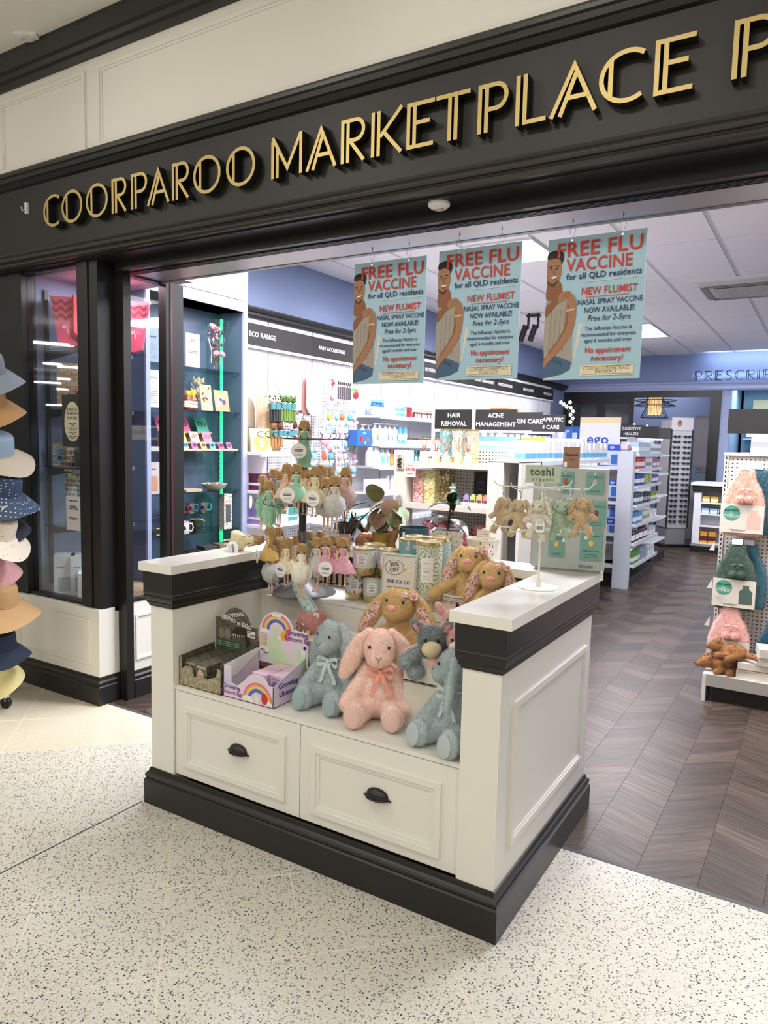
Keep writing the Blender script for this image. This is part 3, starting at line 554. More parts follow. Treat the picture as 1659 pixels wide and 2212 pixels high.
# ---------------------------------------------------------------- things on the lower shelf
DINO = M('dino_print', (.11, .105, .075), .45, var=.75, vs=90)
SAND = M('sand_print', (.33, .30, .19), .5, var=.5, vs=70)
def m_pastel(name):
    m, nt, b, tc = base(name, .4); n = nt.nodes.new('ShaderNodeTexNoise'); n.inputs['Scale'].default_value = 7; nt.links.new(tc.outputs['Object'], n.inputs['Vector'])
    nt.links.new(ramp(nt, n.outputs['Fac'], [(.3, (.35, .55, .75)), (.45, (.80, .62, .80)), (.55, (.75, .66, .78)), (.68, (.55, .75, .45))]), b.inputs['Base Color']); return m
PAST = m_pastel('pastel_print')
PINK, ORNG, YELL, BLUE, VIOL = K('d76fa6'), K('eda84b'), K('f0d65f'), K('4f86d8'), K('6a4fa8')
REDP, GRNP, NAVY = K('c9302c'), K('2c5b40'), K('1f2a55')
def rainbow(b, cx, cz, r, y, k=1.0):
    for i, m in enumerate((PINK, ORNG, YELL, BLUE, VIOL)): art(b, band(cx, cz, r * (1 - .1 * (i + 1)), r * (1 - .1 * i), 0, 180, 14, k), y, m)
    art(b, ovl(cx, cz + r * .1, r * .5, r * .3), y, K('bfe0ee')) if k > 5 else None
def cloud(b, cx, cz, r, y, m):
    for dx, dz, q in ((-1, 0, .6), (-.4, .25, .7), (.3, .2, .8), (1, 0, .6)): art(b, ovl(cx + dx * r, cz + dz * r, q * r, q * r * .7, 12), y - .0001 * q, m)
def price(parent, x, z, y, s='$8.95'):
    b = B(); art(b, rect(x - .022, x + .022, z - .014, z + .014), y, INKW)
    for i in range(9): art(b, rect(x - .008 + i * .003, x - .0068 + i * .003 + .0008 * (i % 3), z - .009, z + .001), y - .0002, INKB)
    b.build('price_label', parent, smooth=False); txt(s, .009, INKB, parent, (x - .008, y - .0003, z + .007), bold=.02)
# dino egg display box
dd = thing('egg_display_box', 'dark open carton of growing dino eggs with round-topped header card', 'display box', (-2.105, 2.05, .531))
b = B(); W2 = .117
b.prism([(-W2, 0), (W2, 0), (W2, .1), (W2 * .82, .105), (W2 * .78, .07), (.04, .05), (.0, .06), (-.03, .045), (-.055, .075), (-.08, .085), (-W2 * .86, .07), (-W2 * .9, .12), (-W2, .122)], 0, .002, SAND)
for x in (-W2, W2 - .002): b.prism([(0, 0), (0, .12), (.20, .135), (.215, 0)], 0, .002, DINO, Matrix(((0, -1, 0, x + .002), (1, 0, 0, 0), (0, 0, 1, 0), (0, 0, 0, 1))))
b.box(-W2, W2, 0, .215, 0, .003, K('3a3428')).build('tray', dd, smooth=False)
hd = B().prism([(-W2, .10), (W2, .10), (W2, .225), (.075, .228)] + arc(.0, .2, .085, 15, 165, 14, .098) + [(-.09, .245), (-W2, .245)], .212, .215, DINO, side=DINO)
art(hd, rect(-W2 + .004, .03, .118, .148), .2115, GRNP)
for i in range(3): art(hd, rect(-W2 + .01, .02, .124 + i * .008, .127 + i * .008), .2113, K('9fb7a4'))
for x in (-.085, -.05): art(hd, ovl(x, .178, .017, .024), .2114, K('8f897c'))
art(hd, [(-.03, .185), (.0, .215), (.045, .22), (.075, .195), (.08, .15), (.06, .13), (.055, .165), (.03, .175), (.0, .17)], .2113, K('2c2c22'))
for i in range(6): art(hd, [(-.02 + i * .012, .183), (-.012 + i * .012, .183), (-.016 + i * .012, .170)], .211, K('e0dcc8'))
h_ = hd.build('header_card', dd, smooth=False)
txt('GROWING', .025, INKW, h_, (-.018, .2085, .262), bold=.02, rot=(0, R(-14), 0)); txt('DINO in EGG', .026, INKW, h_, (.010, .2083, .236), bold=.02, rot=(0, R(10), 0))
price(h_, .085, .195, .2105)
def egg_box(nm, lab, m, eggc, loc, rz, pm, grp):
    t = thing(nm, lab, 'toy box', loc, rz, grp); t.scale = (1.2, 1.2, 1.25); B().box(-.03, .03, -.03, .03, 0, .078, m).build('carton', t, smooth=False)
    b = B(); art(b, ovl(-.004, .034, .021, .027), -.0303, pm); b.build('window', t, smooth=False); B().ell((-.002, -.0285, .032), (.016, .010, .021), eggc).build('egg', t)
    b = B(); art(b, rect(-.024, .024, .064, .073), -.0304, INKW if m is not DINO else K('a8a28c')); b.build('title_strip', t, smooth=False); return t
e0 = None
for k, (x, y) in enumerate(((-2.105, 2.098), (-2.182, 2.112), (-2.182, 2.186), (-2.105, 2.172), (-2.028, 2.165), (-2.182, 2.226 + .03), (-2.105, 2.245), (-2.028, 2.238))):
    lab = 'small camouflage-print dino egg box at the front of the dark display carton' if k == 0 else 'small camouflage-print dino egg box packed in the dark display carton'
    if k == 0: e0 = egg_box('dino_egg_box', lab, DINO, K('c9a08c'), (x, y, .534), -6, K('b9b2a6'), None)
    else: dup(e0, (x, y, .534), -3, 'camouflage-print dino egg box in the dark carton, ' + ('', 'beside the front one', 'left column middle', 'centre column middle', 'right column middle', 'left column against the header', 'centre column against the header', 'right column against the header')[k], 'dino egg boxes packed in the carton')
# unicorn egg display box
ud = thing('unicorn_egg_display_box', 'pastel rainbow open carton of growing unicorn eggs with header card', 'display box', (-1.852, 2.055, .531))
W2 = .127
b = B().prism([(-W2, 0), (W2, 0), (W2, .085), (.085, .085)] + arc(.045, .05, .07, 30, 150, 8) + [(-.055, .055), (-.085, .062), (-.09, .125), (-W2, .125)], 0, .002, PAST, side=INKW)
rainbow(b, .05, .012, .075, -.0004); cloud(b, .0, .014, .02, -.0008, INKW); cloud(b, .10, .014, .015, -.0008, INKW)
art(b, ovl(.085, .03, .016, .022), -.001, REDP); art(b, ovl(.045, .022, .012, .02), -.001, K('dfe4ea')); 
f_ = b.build('tray_front', ud, smooth=False)
txt('Growing', .025, K('8a3f8f'), f_, (-.085, -.0006, .045), bold=.02); txt('Unicorn Egg', .021, K('8a3f8f'), f_, (-.082, -.0006, .022), bold=.02)
b = B()
for x in (-W2, W2 - .002): b.prism([(0, 0), (0, .125 if x < 0 else .085), (.20, .15), (.215, 0)], 0, .002, PAST, Matrix(((0, -1, 0, x + .002), (1, 0, 0, 0), (0, 0, 1, 0), (0, 0, 0, 1))), side=INKW)
b.box(-W2, W2, 0, .215, 0, .003, K('77777c')).prism([(.0, .125), (.0, .065), (.06, .07), (.2, .14), (.2, .15)], 0, .0015, INKW, Matrix(((0, -1, 0, -W2 + .006), (1, 0, 0, .01), (0, 0, 1, 0), (0, 0, 0, 1)))).build('tray', ud, smooth=False)
sd_ = txt('Growing\nUnicorn', .032, K('4b3f8f'), ud, (W2 + .001, .09, .06), rz=90, bold=.02)
hd = B().prism([(-W2, .09), (W2, .09), (W2, .245), (.03, .25)] + arc(-.035, .235, .085, 10, 165, 14, .075) + [(-W2, .24)], .212, .215, PAST, side=INKW)
rainbow(hd, -.035, .232, .078, .2115, .9); cloud(hd, -.10, .222, .016, .2110, INKW); cloud(hd, .0, .205, .02, .2110, INKW)
for x, m in ((.0, ORNG), (.022, PINK)): art(hd, ovl(x, .215, .014, .019), .2106, m); art(hd, ovl(x + .008, .238, .009, .009), .2105, m)
art(hd, rect(-.06, -.01, .29, .302), .2106, INKW); art(hd, ovl(.105, .16, .012, .022), .2106, K('dfe4ea')); art(hd, ovl(.112, .182, .008, .008), .2105, NAVY)
for i in range(6): art(hd, rect(-W2 + .006, -.085, .165 + i * .009, .169 + i * .009), .2108, K('c9b24a'))
h_ = hd.build('header_card', ud, smooth=False)
txt('Growing', .030, K('7d3c8c'), h_, (.072, .2108, .235), bold=.025); txt('Unicorn Egg', .024, K('7d3c8c'), h_, (.075, .2108, .21), bold=.025); price(h_, -.098, .135, .2106)
u0 = None
for k, (x, y, c) in enumerate(((-1.842, 2.145, 'c8202c'), (-1.766, 2.16, '1f2f70'), (-1.842, 2.222, 'c8202c'), (-1.766, 2.236, 'd98ab0'))):
    t = egg_box('unicorn_egg_box', ('front unicorn egg box with red egg in its window', 'unicorn egg box with dark blue egg in its window', 'rear left unicorn egg box against the pastel header card', 'rear unicorn egg box with pink egg against the header card')[k], K('d9b9cf'), K(c), (x, y, .534), -4, K('7f86b0'), 'unicorn egg boxes in the pastel carton')
    txt('Unicorn', .014, K('8a3f8f'), t, (0, -.0306, .0685), bold=.02)
def carton(nm, lab, cat, w_, d_, h_, m, loc, rz=0, grp=None, strip=None, sz=(.55, .85), lab2=None, ts=None, tm=None, rot=None):
    t = thing(nm, lab, cat, loc, rz, grp, rot); B().box(-w_ / 2, w_ / 2, -d_ / 2, d_ / 2, 0, h_, m).build('box', t, smooth=False)
    if strip: b = B(); b.box(-w_ / 2 - .0004, w_ / 2 + .0004, -d_ / 2 - .0004, d_ / 2 + .0004, h_ * sz[0], h_ * sz[1], strip); b.build('printed_band', t, smooth=False)
    if ts: txt(ts, h_ * .14, tm or INKB, t, (0, -d_ / 2 - .0008, h_ * .5), bold=.01, fitw=w_ * .8)
    return t
SPECK = M('speckled_card', (.62, .50, .38), .6, var=.35, vs=150)
carton('gift_box', 'tan speckled gift box with pink stripe leaning behind the dino carton', 'gift box', .20, .10, .07, SPECK, (-2.075, 2.40, .595), 8, strip=K('b5566a'), sz=(.2, .75), rot=(R(-22), 0, R(8)))
carton('tan_gift_box', 'tan speckled gift box lying flat under the tilted one', 'gift box', .20, .12, .06, SPECK, (-2.08, 2.42, .531), 4, strip=K('b5566a'), sz=(.15, .5))
carton('cream_gift_box', 'cream gift box with window behind the pastel unicorn card', 'gift box', .13, .11, .19, K('cfc0a4'), (-1.81, 2.40, .531), 5, strip=K('b8a488'), sz=(.3, .5))
DOT = m_peg('dotted_card', (.80, .78, .74), (.03, .03, .03), .011, .0038, 0, 1)
cb = thing('dotted_toy_box', 'white toy box with black polka dot lid behind the blue bunny', 'toy box', (-1.62, 2.40, .531), 2)
B().box(-.085, .085, -.07, .07, 0, .20, K('e0dcd2')).build('box', cb, smooth=False); B().box(-.088, .088, -.073, .073, .17, .225, DOT).build('lid', cb, smooth=False)
b = B(); art(b, rect(-.06, .06, .03, .15), -.0705, K('55585a')); b.build('window', cb, smooth=False)
carton('plush_riser', 'white carton under the mustard bunny behind the pink one', 'box', .30, .17, .11, K('e2ded4'), (-1.37, 2.43, .531), 0)
pt = thing('plush_tray', 'open white cardboard tray holding the grey donkey and unicorns', 'tray', (-1.10, 2.31, .531))
b = B(); 
for a in ((-.145, .145, -.11, .11, .17, .174), (-.145, .145, -.11, -.107, 0, .262), (-.145, .145, .107, .11, 0, .30), (-.145, -.142, -.107, .107, 0, .28), (.142, .145, -.107, .107, 0, .28)): b.box(*a, K('e4e0d6'))
b.build('tray', pt, smooth=False); B().box(-.145, .145, -.1105, -.11, .165, .169, K('77736a')).build('seam', pt, smooth=False)
# ---------------------------------------------------------------- soft toys
def fur_mat(h, var=.09): return M('fur_' + h, tuple(min(.95, c * 1.32) for c in hx(h)), .85, var=var, vs=140, sheen=.5, spec=.1)
def capsule(b, p0, p1, r0, r1, k=6):
    p0, p1 = Vector(p0), Vector(p1)
    for i in range(k + 1): t = i / k; q = p0.lerp(p1, t); r = r0 + (r1 - r0) * t; b.ell(q, (r, r, r), nu=12, nv=8)
PLUSH = {}
def bunny(name, label, h, loc, rz, padc, ribbon=None, lining=None, nose=None, s=1.0, look=0, tilt=0, seed=1, arms=(0, 0), earout=(0, 0), group=None, lash=True, nfur=26000, sit=True):
    t = thing(name, label, 'soft toy', loc, rz, group); t.scale = (s,) * 3; fm = fur_mat(h)
    b = B(); b.ell((0, 0, .092), (.070, .064, .092)); b.ell((0, .002, .155), (.052, .048, .06)); capsule(b, (0, 0, .17), (0, -.008, .215), .042, .042, 3)
    for sx, (ax) in ((-1, arms[0]), (1, arms[1])):
        capsule(b, (sx * .048, 0, .178), (sx * (.112 + ax), -.040 - abs(ax) * .2, .058 + ax * 1.2), .026, .032)
        if sit:
            capsule(b, (sx * .042, -.02, .045), (sx * .066, -.10, .042), .038, .036); b.ell((sx * .068, -.118, .050), (.040, .030, .051), rot=(-8, 0, 0))
    bo = mobj('body', furred(remesh(b, .0075, 5), nfur, .0085, .0013, fm, seed), t)
    hd = bpy.data.objects.new('head', None); C.objects.link(hd); hd.parent = t; hd.location = (0, -.010, .215); hd.rotation_euler = (R(tilt), 0, R(look))
    b = B(); b.ell((0, -.008, .058), (.060, .060, .064)); b.ell((0, -.052, .028), (.043, .034, .034)); b.ell((0, -.03, .04), (.052, .045, .045))
    bpy.data.objects.remove(hd); hm = furred(remesh(b, .0075, 5), int(nfur * .55), .0075, .0012, fm, seed + 1)
    ho = mobj('head', hm, t, (0, -.010, .215), rot=(R(tilt), 0, R(look)))
    for k, sx in enumerate((-1, 1)):
        b = B(); eo = earout[k]
        b.ell((sx * (.083 + eo), -.002, .015), (.033, .017, .098), rot=(0, sx * -(20 + eo * 300), 0)); capsule(b, (sx * .04, .0, .108), (sx * (.066 + eo * .5), 0, .075), .016, .02, 3)
        e = mobj('ear', furred(remesh(b, .006, 4), int(nfur * .22), .0085, .0013, fm, seed + 3 + k), ho)
        if lining:
            b = B(); b.ell((sx * (.086 + eo), -.013, .008), (.024, .009, .074), lining, rot=(0, sx * -(20 + eo * 300), 0)); b.build('ear_lining', ho)
    eb = [B().ell((sx * .034, -.058, .070), (.0052, .0045, .0062), INKB, nu=10, nv=7) for sx in (-1, 1)]
    for sx, q in zip((-1, 1), eb):
        if lash:
            for d in (-4, 0, 4): q.tube([(sx * .036, -.061, .072), (sx * (.041 + .001 * d), -.066, .076 + d * .0006)], .0006, INKB, 4)
        q.build('eye', ho)
    if nose: B().ell((0, -.082, .043), (.017, .006, .011), nose, rot=(-20, 0, 0)).build('nose', ho)
    else: B().tube([(-.012, -.083, .043), (0, -.088, .033), (.012, -.083, .043)], .0012, MIDG, 4).tube([(0, -.088, .034), (0, -.0865, .02)], .0011, MIDG, 4).build('nose', ho)
    if sit:
        for sx in (-1, 1): B().ell((sx * .070, -.1475, .050), (.029, .006, .040), padc, rot=(-8, 0, 0)).build('foot_pad', t)
    if ribbon:
        r = B(); r.tube([(.048 * math.cos(R(a)), -.004 + .046 * math.sin(R(a)), .197) for a in range(0, 360, 24)], [.0055] * 15, ribbon, 6, closed=True)
        ro = r.build('ribbon', t); cx, cyy, cz = .012, -.058, .192
        for sx in (-1, 1):
            b = B(); n = 9; pts = [(cx + sx * .047 * math.sin(math.pi * i / n) ** .8 * (1 if i < n else 1), cyy - .012 * math.sin(math.pi * i / n), cz + .016 * math.sin(2 * math.pi * i / n)) for i in range(n + 1)]
            vs = [(p[0], p[1] - .002, p[2] + q * .0075) for p in pts for q in (-1, 1)]; b.add(vs, [(2 * i, 2 * i + 2, 2 * i + 3, 2 * i + 1) for i in range(n)], ribbon); b.build('bow_loop', ro)
            b = B(); pts = [(cx + sx * (.004 + .030 * i / 6), cyy - .012 - .004 * math.sin(i), cz - .005 - .082 * (i / 6)) for i in range(7)]
            vs = [(p[0] + q * .0085, p[1] - .001 * q, p[2] + q * .002) for p in pts for q in (-1, 1)]; b.add(vs, [(2 * i, 2 * i + 1, 2 * i + 3, 2 * i + 2) for i in range(6)], ribbon); b.build('ribbon_tail', ro)
        B().ell((cx, cyy - .006, cz), (.009, .008, .009), ribbon).build('knot', ro)
    return t
def m_floral(name, bg):
    m, nt, b, tc = base(name, .75); v = nt.nodes.new('ShaderNodeTexVoronoi'); v.inputs['Scale'].default_value = 190; nt.links.new(tc.outputs['Object'], v.inputs['Vector'])
    sc_ = nt.nodes.new('ShaderNodeSeparateColor'); nt.links.new(v.outputs['Color'], sc_.inputs[0])
    nt.links.new(ramp(nt, sc_.outputs[0], [(0, bg), (.25, (.55, .10, .10)), (.42, (.75, .38, .36)), (.6, (.10, .16, .26)), (.72, bg), (.86, (.62, .34, .12))], 'CONSTANT'), b.inputs['Base Color']); return m
FLOR = m_floral('floral_red', (.72, .62, .55)); FLORB = m_pattern('floral_blue', (.50, .62, .62), [(.16, .34, .36), (.70, .74, .70), (.28, .46, .46)], 'spot', 75)
RIBB, RIBP = M('ribbon_blue', hx('c3d6dc'), .35, sheen=.2), M('ribbon_peach', hx('f0a58e'), .35, sheen=.2)
bunny('bunny_plush', 'pale blue lop-eared plush bunny with white bow left of the pink one', 'a4b0b4', (-1.575, 2.235, .531), 4, M('pad_blue', hx('93abb3'), .6, sheen=.3), RIBB, s=.965, look=-16, tilt=-6, seed=11)
bunny('bunny_plush', 'pale pink lop-eared plush bunny with peach bow at the counter front', 'e3c3ba', (-1.352, 2.215, .531), 22, M('pad_pink', hx('e2bcb6'), .6, sheen=.3), RIBP, s=1.01, look=6, tilt=2, seed=21, earout=(.016, .016))
bunny('bunny_plush', 'pale blue plush bunny in profile against the right counter post', 'a6b2b6', (-1.018, 2.172, .531), -14, M('pad_blue2', hx('b3c1c6'), .6, sheen=.3), RIBB, s=.98, look=-62, tilt=-4, seed=31)
MUST = 'c0a474'; NOSEP = K('e59a9c', .6)
bunny('mustard_bunny', 'mustard plush bunny with red floral ears above the pink bunny', MUST, (-1.395, 2.42, .622), 18, FLOR, None, FLOR, NOSEP, s=1.05, look=-14, tilt=-16, seed=41, arms=(.03, .0), earout=(.028, .028))
bunny('mustard_bunny', 'mustard plush bunny sitting in the striped basket behind the tall tin', MUST, (-1.215, 2.665, .845), 22, FLOR, None, FLOR, NOSEP, s=.86, look=-4, tilt=-14, seed=51, arms=(.045, .03), sit=False, nfur=18000)
bunny('mustard_bunny', 'mustard plush bunny slumped against the counter beside the basket', MUST, (-1.10, 2.625, .800), 30, FLOR, None, FLOR, NOSEP, s=.86, look=-10, tilt=-10, seed=61, sit=False, nfur=18000)
def bow(parent, c, m, k=1.0):
    b = B()
    for s in (-1, 1): b.ell((c[0] + s * .018 * k, c[1], c[2]), (.018 * k, .007 * k, .012 * k), m, rot=(0, s * 18, 0))
    b.ell(c, (.006 * k, .008 * k, .007 * k), m); b.build('bow', parent)
for o in list(bpy.data.objects):
    if o.name.startswith('head') and o.parent and o.parent.name.startswith('mustard_bunny'): bow(o, (.045, -.045, .095), FLOR, 1.2)
def beast(name, label, h, loc, rz, muz, s, seed, horn=None, tilt=0, nfur=14000):
    t = thing(name, label, 'soft toy', loc, rz); t.scale = (s,) * 3; fm = fur_mat(h, .5 if h == '8b9599' else .1)
    b = B(); b.ell((0, 0, .05), (.055, .045, .06))
    for sx in (-1, 1): capsule(b, (sx * .035, -.01, .075), (sx * .085, -.055, .055), .022, .024); b.ell((sx * .05, -.05, .02), (.028, .034, .022))
    mobj('body', furred(remesh(b, .006, 4), nfur, .012, .0012, fm, seed, lean=.8), t)
    b = B(); b.ell((0, -.02, .135), (.043, .042, .042)); ho = mobj('head', furred(remesh(b, .006, 4), nfur, .012, .0012, fm, seed + 1, lean=.9), t, rot=(R(tilt), 0, 0))
    B().ell((0, -.064, .118), (.034, .026, .028), muz).build('muzzle', ho)
    for sx in (-1, 1):
        b = B(); b.ell((sx * .05, -.012, .175), (.013, .009, .030), rot=(0, sx * 35, 0)); mobj('ear', furred(remesh(b, .004, 3), 3000, .008, .001, fm, seed + 2), ho)
        B().ell((sx * .05, -.021, .173), (.008, .004, .020), NOSEP, rot=(0, sx * 35, 0), nu=8, nv=6).build('ear_lining', ho)
        B().ell((sx * .021, -.060, .146), (.0062, .005, .0068), INKB, nu=10, nv=7).build('eye', ho); B().ell((sx * .010, -.0845, .122), (.0022, .0015, .003), INKB, nu=6, nv=4).build('nostril', ho)
    if horn: B().lathe([(.009, 0), (.0095, .008), (.0075, .011), (.008, .018), (.006, .021), (.0062, .028), (.004, .031), (.0015, .042)], horn, 10, (0, -.035, .172)).build('horn', ho)
    return t
beast('donkey_plush', 'shaggy grey plush donkey with cream muzzle leaning over the white tray', '8b9599', (-1.165, 2.25, .725), 30, K('d8c8a8', .7), 1.05, 71, tilt=8)
beast('unicorn_plush', 'pale pink plush unicorn with horn at the back of the white tray', 'd9bcb6', (-1.115, 2.335, .775), 22, K('e3d3c8', .7), 1.0, 81, K('c99aa0', .4))
beast('unicorn_plush', 'pink plush unicorn at the front right of the white tray', 'dfbcb5', (-1.055, 2.268, .735), 14, K('e6d2c6', .7), .95, 91, K('d7b7bb', .4))
# gnome with tall floral hat, holding a carrot
gn = thing('gnome_plush', 'fluffy pink round gnome with tall blue floral hat holding a carrot', 'soft toy', (-1.865, 2.475, .531), 12)
B().ell((0, 0, .10), (.055, .05, .10), K('8a8878', .8), nu=16).build('robe', gn)
b = B(); b.ell((0, 0, .225), (.066, .06, .062)); mobj('beard', furred(remesh(b, .008, 3), 16000, .012, .0012, fur_mat('c99896'), 7, lean=.8), gn)
hp = [(0, 0, .27), (-.015, 0, .30), (-.045, .0, .34), (-.075, 0, .385), (-.085, 0, .42)]
B().tube(hp, [.034, .030, .026, .023, .004], FLORB, 12).build('hat', gn); B().tube([(-.036 * 1 + .0 * i, -.0, 0) if 0 else (p[0] + .026, p[1] - .016, p[2]) for i, p in enumerate(hp)], .0045, K('e2ddd0', .9), 6).build('hat_trim', gn)
B().ell((.012, -.062, .198), (.012, .012, .013), K('d9b49a', .7)).build('nose', gn)
b = B()
for i in range(9): a = i * 40; b.ell((.036 + .010 * math.cos(R(a)), -.034, .268 + .010 * math.sin(R(a))), (.007, .002, .004), INKW, rot=(0, -a, 0), nu=8, nv=5)
b.ell((.036, -.037, .268), (.006, .003, .006), K('e0b030')).build('daisy', gn)
b = B(); b.tube([(-.012, -.085, .155), (-.022, -.088, .10)], [.012, .002], K('d9652b'), 10); b.build('carrot', gn)
b = B()
for i in range(26):
    x, z = rnd.uniform(-.04, .02), rnd.uniform(.16, .245); b.ell((x, -.08 + rnd.uniform(-.012, .012), z), (.008, .003, .005), K('5f7f44', .7) if i % 3 else K('e8e4d8'), rot=(rnd.uniform(0, 90), rnd.uniform(0, 180), 0), nu=6, nv=4)
b.build('posy', gn)
# ---------------------------------------------------------------- hanging posters
SKIN, HAIRC, SHIRT, JEAN, PBLUE = K('a87a5c', .6), K('20160f', .6), K('a89f96', .65), K('4a6585', .7), K('a9cde2', .45)
SKIN2, SHIRT2, PRED, PNAV = K('8f5d3e', .6), K('988e84', .65), K('c93a30', .5), K('1d2d5e', .5)
def smooth_poly(p, n=5):
    out = []
    for i in range(len(p)):
        a, b, c, d = (Vector(p[(i + k) % len(p)]) for k in (-1, 0, 1, 2))
        for j in range(n): t = j / n; out.append(tuple(.5 * ((2 * b) + (c - a) * t + (2 * a - 5 * b + 4 * c - d) * t * t + (3 * b - a - 3 * c + d) * t ** 3)))
    return out
def poster(x, label, loc, rz):
    t = thing('hanging_poster', label, 'poster', loc, rz, 'flu vaccine posters hanging in the entrance'); Wp, Hp = .385, .56
    B().box(0, Wp, 0, .003, 0, Hp, PBLUE).build('board', t, smooth=False)
    U = lambda u, v: (u * Wp, (1 - v) * Hp)
    b = B(); y = [-.0002]
    def P(pts, m, sm=4): y[0] -= .00012; art(b, smooth_poly([U(*p) for p in pts], sm) if sm else [U(*p) for p in pts], y[0], m)
    P([(.36, .60), (.33, .80), (.26, .90), (.12, .96), (.001, .985), (.001, .999), (.10, .985), (.24, .95), (.31, .88), (.36, .76), (.40, .60)], K('dcd9d2'), 0)
    P([(.001, .44), (.06, .39), (.13, .40), (.19, .375), (.27, .39), (.30, .46), (.305, .60), (.30, .76), (.31, .885), (.22, .875), (.12, .845), (.001, .85)], SHIRT, 3)
    P([(.001, .84), (.10, .82), (.22, .85), (.30, .875), (.29, .93), (.20, .962), (.10, .978), (.001, .988)], JEAN, 0); P([(.10, .845), (.21, .875), (.20, .90), (.09, .87)], K('3c5570', .7), 0)
    for k in range(4): P([(.06 + .05 * k, .50), (.07 + .05 * k, .50), (.055 + .05 * k, .80), (.04 + .05 * k, .80)], SHIRT2, 0)
    P([(.02, .30), (.14, .30), (.17, .39), (.08, .43), (.001, .42), (.001, .33)], SKIN2)
    P([(.001, .135), (.06, .12), (.125, .14), (.155, .20), (.145, .27), (.11, .325), (.06, .325), (.001, .28)], SKIN)
    P([(.001, .10), (.04, .085), (.10, .08), (.165, .10), (.175, .14), (.15, .18), (.135, .15), (.08, .135), (.001, .14)], HAIRC)
    P([(.005, .285), (.06, .312), (.118, .288), (.105, .322), (.06, .334), (.012, .312)], K('5a3b28', .6))
    P([(.035, .262), (.115, .256), (.098, .284), (.055, .288)], K('7a3f33'), 3); P([(.042, .264), (.108, .259), (.096, .274), (.056, .278)], K('e6ded2'), 3)
    P([(.02, .19), (.055, .185), (.055, .193), (.02, .198)], HAIRC, 0); P([(.085, .185), (.13, .188), (.13, .196), (.085, .193)], HAIRC, 0)
    P([(.03, .205), (.05, .205), (.05, .213), (.03, .213)], INKB, 0); P([(.09, .205), (.115, .206), (.115, .214), (.09, .213)], INKB, 0)
    P([(.068, .20), (.078, .20), (.086, .245), (.062, .245)], SKIN2, 0)
    P([(.235, .41), (.29, .40), (.325, .45), (.33, .53), (.315, .62), (.285, .68), (.20, .765), (.11, .835), (.06, .87), (.02, .905), (.001, .905), (.001, .865), (.05, .80), (.14, .72), (.205, .645), (.228, .56), (.225, .48)], SKIN); P([(.235, .47), (.25, .47), (.245, .60), (.215, .66), (.13, .745), (.06, .815), (.05, .80), (.14, .72), (.205, .645), (.228, .56)], SKIN2, 0)
    P([(.001, .475), (.05, .445), (.10, .42), (.145, .40), (.155, .435), (.10, .475), (.05, .515), (.001, .545)], SKIN2)
    P([(.13, .40), (.18, .378), (.235, .372), (.265, .385), (.255, .405), (.215, .425), (.165, .445), (.135, .44)], SKIN, 3); [P([(.17 + .022 * q, .385), (.174 + .022 * q, .384), (.185 + .02 * q, .418), (.181 + .02 * q, .42)], SKIN2, 0) for q in range(4)]
    P([(.225, .502), (.31, .498), (.31, .512), (.225, .516)], K('d8b890'), 0)
    for u0, u1, v in ((.40, .93, .318),): P([(u0, v), (u1, v - .006), (u1, v - .002), (u0, v + .004)], INKW, 0)
    P([(.395, .90), (.935, .90), (.935, .975), (.395, .975)], K('e6dcc2'), 0)
    for a in ((.41, .92, .908, .911), (.41, .92, .964, .967)): P([(a[0], a[2]), (a[1], a[2]), (a[1], a[3]), (a[0], a[3])], K('5b5a50'), 0)
    P([(.42, .424), (.86, .424), (.86, .428), (.42, .428)], PRED, 0)
    b.build('print', t, smooth=False)
    L = lambda s, u, v, wd, m, size, **k: txt(s, size, m, t, ((u) * Wp, -.0035, (1 - v) * Hp), fitw=wd * Wp, sx='fit', **k)
    L('FREE FLU', .535, .092, .86, PRED, .078, bold=.016); L('VACCINE', .54, .200, .67, PRED, .068, bold=.014); L('for all QLD residents', .59, .278, .76, PNAV, .033, bold=.008)
    L('NEW FLUMIST', .655, .388, .56, PRED, .040, bold=.010); L('NASAL SPRAY VACCINE', .665, .462, .65, PNAV, .030, bold=.002); L('NOW AVAILABLE!', .665, .520, .50, PNAV, .031, bold=.004); L('Free for 2-5yrs', .665, .577, .43, PNAV, .031, shear=.22)
    L('The Influenza Vaccine is', .665, .648, .47, PNAV, .022); L('recommended for everyone', .665, .690, .55, PNAV, .022); L('aged 6 months and over', .665, .732, .48, PNAV, .022)
    L('No appointment', .67, .800, .46, PRED, .032, bold=.010); L('necessary!', .67, .856, .32, PRED, .032, bold=.010)
    L('COORPAROO MARKETPLACE', .665, .926, .46, K('5b5a50'), .022); L('PHARMACY', .665, .950, .22, K('5b5a50'), .018)
    for u in (.25, .76):
        x_ = u * Wp; q = B(); ap = [(x_, .001, Hp - .012), (x_ - .013, .001, Hp + .028), (x_, .001, Hp + .048), (x_ + .013, .001, Hp + .028)]
        q.tube(ap, .0008, MIDG, 5, closed=True); q.ell((x_, .001, Hp + .062), (.0025, .0025, .010), MIDG, nu=8, nv=5); q.build('wire_hook', t)
        q = B(); q.lathe([(.004, -.001), (.004, .001), (.0022, .001)], CHROME, 10, X=Matrix.Translation((x_, -.001, Hp - .012)) @ Matrix.Rotation(R(90), 4, 'X')); q.build('eyelet', t)
    return t
poster(0, 'pale blue flu vaccine poster hanging in front of the baby accessories wall', (-1.975, 2.92, 1.817), 0)
poster(1, 'middle of the three pale blue flu vaccine posters under the soffit', (-1.528, 2.92, 1.826), 0)
poster(2, 'pale blue flu vaccine poster hanging nearest the prescriptions wall', (-1.030, 2.92, 1.815), 0)
